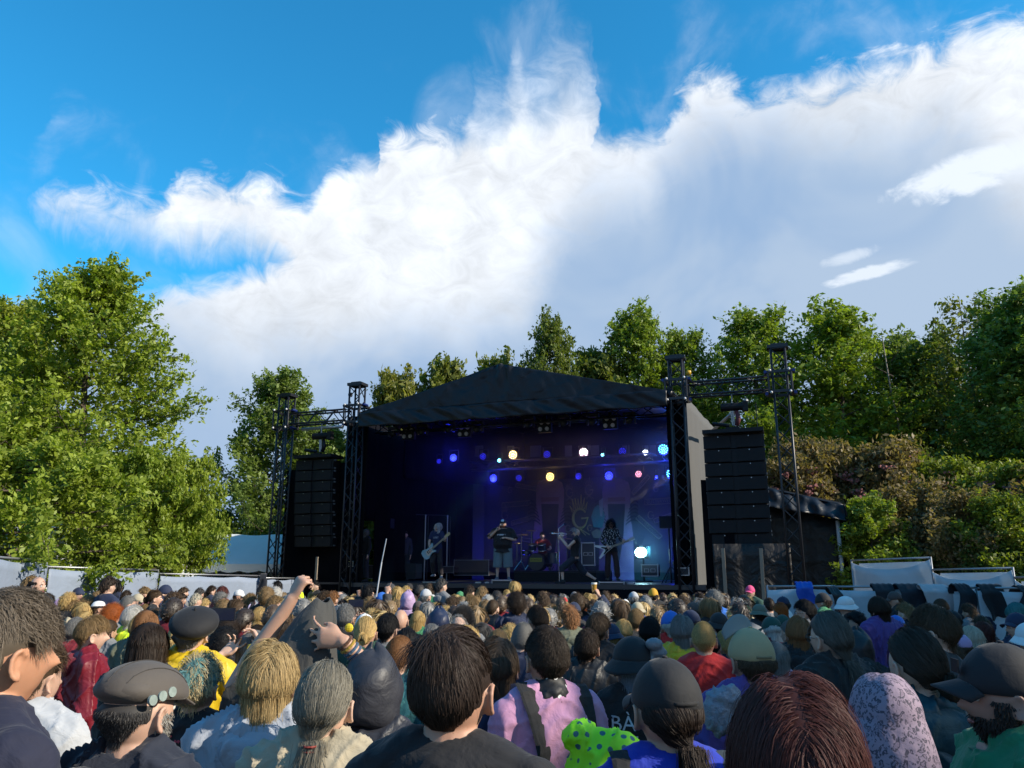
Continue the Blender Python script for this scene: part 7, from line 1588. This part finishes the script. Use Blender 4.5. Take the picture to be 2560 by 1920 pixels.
# ------------------------------------------------------------------ the crowd, read off the photograph
LIST = """
20 1462 24 short dkbrown black
40 1451 22 short dkbrown grey 20 cap red
82 1421 23 short dkblond maroon-h -30
98 1434 25 fringe dkbrown black -70
87 1458 31 short grey grey -60 g
145 1453 23 short dkbrown teal 0 beanie red
180 1454 21 short brown red 0 cap pink
197 1467 25 short dkbrown black -70 beanie navy
210 1450 21 buzz dkbrown black 175
273 1441 23 short dkbrown navy -10
295 1450 23 long black navy
172 1482 31 short blond black
153 1495 31 short dkbrown navy 10 cap lilac
120 1483 29 bob dkbrown grey -40
183 1500 31 short dkblond beige -60
222 1486 33 bob dkblond beige -50 g
246 1478 25 short dkblond black
248 1500 32 short brown grey -20 fedora white
323 1487 33 buzz grey teal -50 g
317 1476 21 short dkbrown navy
210 1507 35 long blond pink
187 1518 29 bun dkblond black
215 1528 32 bob blond pink
296 1507 31 short grey beige -30
282 1517 46 curly orange grey
335 1514 45 short white neon-j -30
190 1545 46 short grey maroon
235 1540 63 short dkblond maroon-h -35 s
272 1548 46 buzz brown grey -20
122 1508 35 fringe ginger skyblue -60
364 1467 23 short dkblond pink 170 sun
345 1484 27 short dkblond teal -60 cap beige
382 1463 17 short brown maroon 30 cap maroon
390 1474 27 bun brown black -50
415 1460 27 short dkbrown navy -60 beanie navy
435 1480 33 short brown grey -20
455 1484 21 short dkbrown navy -70
396 1501 27 short dkbrown black 0 cap white
392 1511 29 bob dkbrown black
395 1528 35 curly brown black
370 1508 27 pony dkblond black
420 1500 35 bald grey grey-j -50
492 1484 25 short pale white
513 1497 23 short blond grey
552 1484 27 curly grey navy -40
520 1480 21 curly dkbrown black
558 1465 25 bob auburn maroon
560 1504 35 curly dkblond black
598 1474 23 short brown black -50 cap white
625 1484 27 short dkblond navy -30
592 1497 35 bun brown purple
610 1524 28 short dkblond black -10 bunny
668 1473 33 curly dkblond black
690 1472 27 curly white black
708 1480 22 bob dkblond black -50
658 1497 29 short dkblond skyblue 0 cap hotpink
687 1490 31 short dkblond lilac -20
650 1518 42 bob blond black -10
694 1452 15 short black black 150
748 1452 17 short black neon-t 170
790 1445 15 short black black 180
712 1529 29 bob grey black
700 1545 50 long dkbrown black
805 1492 25 short grey grey -60 cap beige
810 1478 27 short brown black -60 g
833 1479 27 short ginger navy
850 1477 19 fringe grey black
822 1508 31 fringe grey black
905 1490 27 short ginger navy
913 1475 17 short brown navy 0 beanie red
921 1460 28 short black black
955 1480 27 short dkbrown ltgrey -30 cap blue
976 1458 23 short dkgrey navy -60 cap dkgrey
873 1543 37 braid dkblond black-h -20
932 1523 39 short blond black-t
975 1511 31 short dkbrown black 30 cap dkgrey
953 1551 42 short blond olive-h 20 cap pink
995 1466 25 bob blond black
1016 1465 20 short blond black
1023 1458 17 short black black 0 cap black
1020 1483 30 short brown lilac 0 hood lilac
1050 1466 19 curly dkgrey maroon
1066 1472 27 short grey dkgrey -30 cap ltgrey
1076 1459 23 short brown green -30
1104 1446 23 short dkgrey grey -30
995 1500 25 short dkblond black
1045 1502 31 bun brown black 20 cap brown
1028 1513 25 short dkblond grey
1110 1493 19 long dkblond black
1130 1491 29 short brown navy -20
1150 1478 21 short dkbrown orange 0 cap green
1174 1463 23 short dkbrown black -30
1205 1467 25 short dkblond black -50 g
1220 1488 26 short white black -20
1242 1482 26 curly dkgrey black
1183 1489 38 longcurly dkblond rust
1233 1497 33 buzz brown black-s -20
1258 1511 25 short brown blue 0 hood blue
1288 1453 23 bob blond pink-t
1270 1474 20 bob blond black
1090 1512 31 curly blond beige
1117 1521 40 curly blond black
1070 1523 19 bob pale grey
1095 1528 50 short brown navy 0 hood navy
1158 1520 47 spiky dkgrey grey-t
1002 1519 45 bald brown black-j -20
1045 1526 41 long blond green
1210 1557 37 long dkgrey black
1245 1573 48 bun dkblond black
1270 1560 34 pony ginger black-s
1290 1487 43 curly dkbrown navy-h
1000 1586 80 buzz ginger teal-h -20
1356 1481 29 short brown pink-t 50
1387 1485 24 long dkbrown black
1372 1482 18 short dkbrown grey
1410 1492 21 short auburn black 0 beanie red
1412 1505 23 short dkbrown navy 30 cap navy
1437 1478 23 short grey grey 0 beanie grey
1442 1490 38 curly brown black
1463 1489 19 bald grey pink-t
1475 1483 23 long blond black
1490 1495 20 bob grey black
1514 1478 23 short brown black
1527 1499 22 bob blond black
1550 1503 40 long brown black
1563 1498 22 short blond white 0 cap white
1504 1510 27 short blond black 0 cap white
1435 1505 38 short dkbrown black-t 0 cap navy
1468 1521 28 bun orange black
1343 1515 50 short dkbrown black 30
1380 1512 31 short dkblond beige -40 g
1398 1528 35 bun dkblond black
1312 1488 29 bob grey skyblue -20
1583 1479 25 short grey grey 0 cap ltgrey
1586 1490 25 short brown black -20 cap dkgrey
1593 1503 33 short brown lilac -30 bucket beige
1588 1523 41 short dkblond black
1558 1549 41 bob blond black
1495 1534 58 short brown black -20
1500 1572 42 long auburn black -20
1622 1543 54 short black green -20
1460 1541 23 long dkbrown black
1308 1580 33 curly grey navy
1465 1574 66 short dkbrown black-j -10 s
1632 1469 25 short dkbrown black -20 beanie mustard
1613 1486 25 short brown black
1632 1501 20 short black skyblue 0 cap black
1626 1513 27 curly blond grey
1693 1495 34 short brown black 40 flatcap beige
1708 1491 27 short brown black
1731 1505 36 short dkbrown black 40 cap brown
1750 1481 23 short dkbrown black 20
1786 1480 35 curly grey blue -20
1775 1494 40 long dkblond black 30
1683 1513 31 pony dkblond black
1726 1524 48 curly brown skyblue 30 cap navy
1755 1546 31 curly dkblond skyblue
1795 1528 50 short black skyblue 0 bucket black
1705 1537 66 bob grey yellow-h -15 s
1771 1574 51 short black red-h 0 beanie black
1874 1463 23 short dkbrown dkgreen 110 cap hotpink
1873 1492 23 short blond grey
1853 1508 38 long blond black
1896 1508 38 short dkbrown dkgrey 10 bucket olive
1920 1493 29 buzz dkbrown grey 20
1936 1512 22 short brown black 20
1928 1541 50 bob white maroon-h 20 cap dkgreen
1957 1491 29 short dkbrown white 30 cap navy
1948 1508 33 pony orange grey 30
1955 1536 35 short black dkgrey 0 cap dkgreen
2010 1500 42 short black grey 40 g
2056 1480 33 short dkbrown green 45 beanie black
2007 1531 37 buzz grey black
2112 1488 37 short brown black 60 bucket white
2155 1498 26 short dkbrown navy 50 cap navy
2195 1491 48 bob dkbrown purple 30
2222 1503 22 short blond black
2138 1535 37 curly black black 40
1975 1548 52 buzz grey black-j 10 s
2140 1584 66 short black black 0 hood black
2235 1478 29 short brown black 60 cap brown
2238 1538 42 short brown skyblue 30 cap blue
2168 1642 62 buzz dkgrey dkgrey 0
2262 1508 37 short dkblond black 30
2278 1519 37 buzz dkbrown black 60
2350 1495 31 buzz brown black 60
2382 1527 37 short dkbrown black 10 cap black
2395 1583 46 short brown olive 20 cap lilac
2428 1563 48 long pale ltgrey
2455 1553 52 long auburn black 10
2450 1541 37 short brown black
2538 1506 43 bob teal black 60
2540 1531 54 short dkbrown navy 75 cap navy
2556 1548 42 curly black black 40
2332 1514 84 short brown dkgrey-t 40
562 1578 70 curly black black -10
378 1555 94 long dkbrown black -15
640 1574 82 long grey black -20
2420 1510 30 short brown grey 20
2480 1503 30 bob dkblond navy 10
460 1468 20 short brown grey
500 1470 20 short dkgrey black
530 1464 18 short dkbrown navy
260 1470 20 short brown beige
340 1466 18 short dkbrown grey
60 1475 26 short brown navy
10 1490 30 bob dkblond green
"""
LM = [(120, 'near the apple trunk'), (400, 'before the left white fence'), (640, 'below the white marquee'), (740, 'by the left black screen'), (860, 'under the left speaker stack'), (1030, 'below the left stage wing'), (1130, 'below the bass player'), (1230, 'left of the singer'),
      (1300, 'below the singer'), (1420, 'below the drum kit'), (1500, 'below the trumpet player'), (1580, 'below the guitarist'), (1720, 'below the right stage edge'), (1930, 'under the right speaker stack'), (2130, 'before the hung blue jacket'), (2290, 'before the hung black trousers'), (2430, 'before the hung pale trousers'), (9999, 'before the hung black sweater')]
TW_ = {'tee': 'T-shirt', 'jacket': 'jacket', 'hoodie': 'hoodie'}
pend = []
def proj(x, y, z):
    z -= ZC; f = y*math.cos(TH)+z*math.sin(TH); u = -y*math.sin(TH)+z*math.cos(TH); return CX+F*x/f, CY-F*u/f
def locphrase(px, w):
    lm = [n for m, n in LM if px < m][0]
    return ('nearest rows' if w >= 60 else 'near rows' if w >= 42 else 'middle rows' if w >= 29 else 'far rows')+' '+lm
def mklabel(style, hc, top, tc, hat, hatc, extra=''):
    hw_ = COL[hc][1]; s = (STW[style] % hw_) if '%' in STW[style] else STW[style]
    if hat == 'hood': s = ''
    a = (HTW[hat] % CLO[hatc][1]) if hat else s
    return '%s%s, %s %s' % (a, extra, CLO[tc][1], TW_[top])
def aim(x, y): q = S(0, 1); return math.degrees(math.atan2(-(q.x-x), q.y-y))
i = 0
for ln in LIST.strip().splitlines():
    f = ln.split(); i += 1
    px, py, w = float(f[0]), float(f[1]), float(f[2]); style, hc = f[3], f[4]
    tc, _, tm = f[5].partition('-'); yaw = float(f[6]) if len(f) > 6 else 0.0
    rest = f[7:]; hat = hatc = None; gl = 'g' in rest; sun_ = 'sun' in rest; shell = 's' in rest or tm == 's'
    for k, q in enumerate(rest):
        if q in HTW: hat, hatc = q, rest[k+1]
    top = {'h': 'hoodie', 't': 'tee', 'j': 'jacket', 's': 'jacket', '': ['jacket', 'hoodie', 'tee', 'jacket'][i % 4]}[tm]
    hwid = {'long': .20, 'bob': .205, 'curly': .215, 'longcurly': .24, 'afro': .26, 'spiky': .19}.get(style, .178) if not hat else .195
    x, y, s = solve(px, py, w, hwid); lod = 'near' if w > 40 else 'mid' if w > 25 else 'far'
    extra = ' with bunny ears' if 'bunny' in rest else ' and sunglasses' if sun_ else ' and glasses' if gl else ''
    lab = mklabel(style, hc, top, tc, hat, hatc, extra); r = random.Random(i)
    t = person(x, y, gz(y), s, style, hc, top, tc, yaw=aim(x, y)*.7+yaw+r.uniform(-20, 20), hat=hat, hatc=hatc, lod=lod, shell=shell, pitch=r.uniform(-9, 6), roll=r.uniform(-8, 8), hatyaw=r.uniform(-15, 15))
    pend.append((t, lab, px, w)); occ.append((x, y))
    if abs(yaw) > 45 and w > 19: face_bits(t, glasses=gl, sun=sun_, brow=COL[hc][0], beard=COL[hc][0] if (px in (210, 98, 87, 364)) else None)
    elif gl: face_bits(t, glasses=True)
    if 'bunny' in rest:
        for s_ in (-1, 1):
            o = obj('bunny_ear', HAT['bunny_ear'], m_cap, t, color=(.55, .5, .75)); o.location = (s_*.05, 0, HC+.13); o.rotation_euler = (0, math.radians(28*s_), 0); o.scale = (2.2, 1, 1)
# further people between them
FR = random.Random(77); fill_n = 0; more = []
cand = []
for yy in np.arange(5.4, 20.6, .50):
    for xx in np.arange(-yy*.72-1, yy*.72+1, .52): cand.append((xx+FR.uniform(-.14, .14), yy+FR.uniform(-.15, .15)))
FR.shuffle(cand); cand.sort(key=lambda c: c[1])
for xx, yy in cand:
    if xx > 9.3 and yy > 12 or xx < -yy*.60 and yy > 15.2: continue
    fx = (yy-15.3)*1.0
    if xx < -7.8 and yy > 15.0+(-7.8-xx)*(-.0)-(-7.8-xx)*1.05+2.2: continue
    if yy > 13.0 and xx > 6.6 and yy > 14.0-(xx-6.6)*.25: continue
    sp_ = proj(xx, yy, gz(yy)+1.72)
    if sp_[0] < 660 and sp_[1] < 1496 or sp_[0] > 1915 and sp_[1] < 1512 or sp_[1] < 1474: continue
    if min((xx-a)**2+(yy-b)**2 for a, b in occ) < .42**2: continue
    occ.append((xx, yy)); more.append((xx, yy))
NMAX = 295-len(people)-8
for j, (xx, yy) in enumerate(more[:NMAX]):
    r = random.Random(j+500); hgt = r.uniform(.84, .965)
    style = r.choice(['short', 'short', 'short', 'bob', 'long', 'pony', 'bun', 'curly', 'buzz', 'fringe']); hc = r.choice(['dkblond', 'brown', 'brown', 'blond', 'grey', 'dkbrown', 'dkbrown', 'black', 'ginger', 'blond', 'dkgrey', 'white'])
    hat = r.choice([None]*4+['cap', 'cap', 'beanie', 'bucket'][r.randrange(4):][:1]); hatc = r.choice(['black', 'grey', 'navy', 'beige', 'olive', 'maroon', 'white', 'blue']) if hat else None
    top = r.choice(['jacket', 'hoodie', 'tee']); tc = r.choice(['black', 'black', 'navy', 'grey', 'dkgrey', 'olive', 'maroon', 'black', 'navy', 'dkgreen', 'black', 'skyblue', 'red', 'brown', 'dkgrey', 'black'])
    wpx = F*.18/yy; px = CX+F*xx/yy*.97
    t = person(xx, yy, gz(yy), hgt, style, hc, top, tc, yaw=aim(xx, yy)*.7+r.uniform(-22, 22), hat=hat, hatc=hatc, lod='near' if wpx > 46 else 'mid' if wpx > 25 else 'far', pitch=r.uniform(-6, 5), roll=r.uniform(-5, 5))
    pend.append((t, mklabel(style, hc, top, tc, hat, hatc), px, wpx))
# the rest of the audience far behind, one mesh
rest_ = more[NMAX:]
if rest_:
    bt = np.empty(len(BODY['far'].vertices)*3); BODY['far'].vertices.foreach_get('co', bt); bt = bt.reshape(-1, 3)
    for nm, src, mt, cols in (('crowd', (BODY['far'], TOPS['jacket', 'far'], hair_tpl('short', 'far')), None, None),):
        V, Fq, vr, mi = [], [], [], []; base = 0
        mats = [m_skin2 := mat('far_skin', (.46, .29, .21), rough=.6, nscale=30, namp=.1)]+[mat('far_coat_%s' % c, CLO[c][0], rough=.85, nscale=8, namp=.2) for c in ('black', 'navy', 'grey', 'dkgreen', 'maroon', 'beige')]+[mat('far_hair_%s' % c, COL[c][0], rough=.5, var=.4, nscale=8) for c in ('dkblond', 'brown', 'blond', 'grey', 'dkbrown')]
        bmh = bmesh.new()
        for j, (xx, yy) in enumerate(rest_):
            r = random.Random(j+9000); M4 = Matrix.Translation((xx, yy, gz(yy))) @ Matrix.Rotation(math.radians(aim(xx, yy)*.7+r.uniform(-20, 20)), 4, 'Z') @ Matrix.Scale(r.uniform(.90, .98), 4)
            for me, mi_, off in ((BODY['far'], 0, 0), (TOPS['jacket', 'far'], 1+r.randrange(6), 0), (hair_tpl(r.choice(['short', 'bob', 'curly', 'long']), 'far'), 7+r.randrange(5), HC)):
                n0 = len(bmh.faces); v0 = len(bmh.verts); bmh.from_mesh(me); bmh.verts.ensure_lookup_table(); bmh.faces.ensure_lookup_table()
                MM = M4 @ Matrix.Translation((0, .004 if off else 0, off))
                for v in bmh.verts[v0:]: v.co = MM @ v.co
                for f_ in bmh.faces[n0:]: f_.material_index = mi_
        me = bpy.data.meshes.new('crowd'); bmh.to_mesh(me); bmh.free()
        for m_ in mats: me.materials.append(m_)
        me.shade_smooth(); o = obj('crowd', me, None, kind='stuff'); o['label'] = 'heads of the further audience packed in front of the stage'; o['category'] = 'crowd'
# unique labels
from collections import defaultdict
def finish_labels():
    full = defaultdict(list)
    for t, lab, px, w in pend: full[lab+', '+locphrase(px, w)].append((px, t))
    for k, v in full.items():
        v.sort(key=lambda q: q[0])
        if len(v) == 1: v[0][1]['label'] = k
        else:
            for n_, (px, t) in enumerate(v): t['label'] = k+', '+(['leftmost', 'second', 'third', 'fourth', 'fifth', 'sixth', 'seventh', 'eighth'][min(n_, 7)] if n_ < len(v)-1 else 'rightmost')
finish_labels()
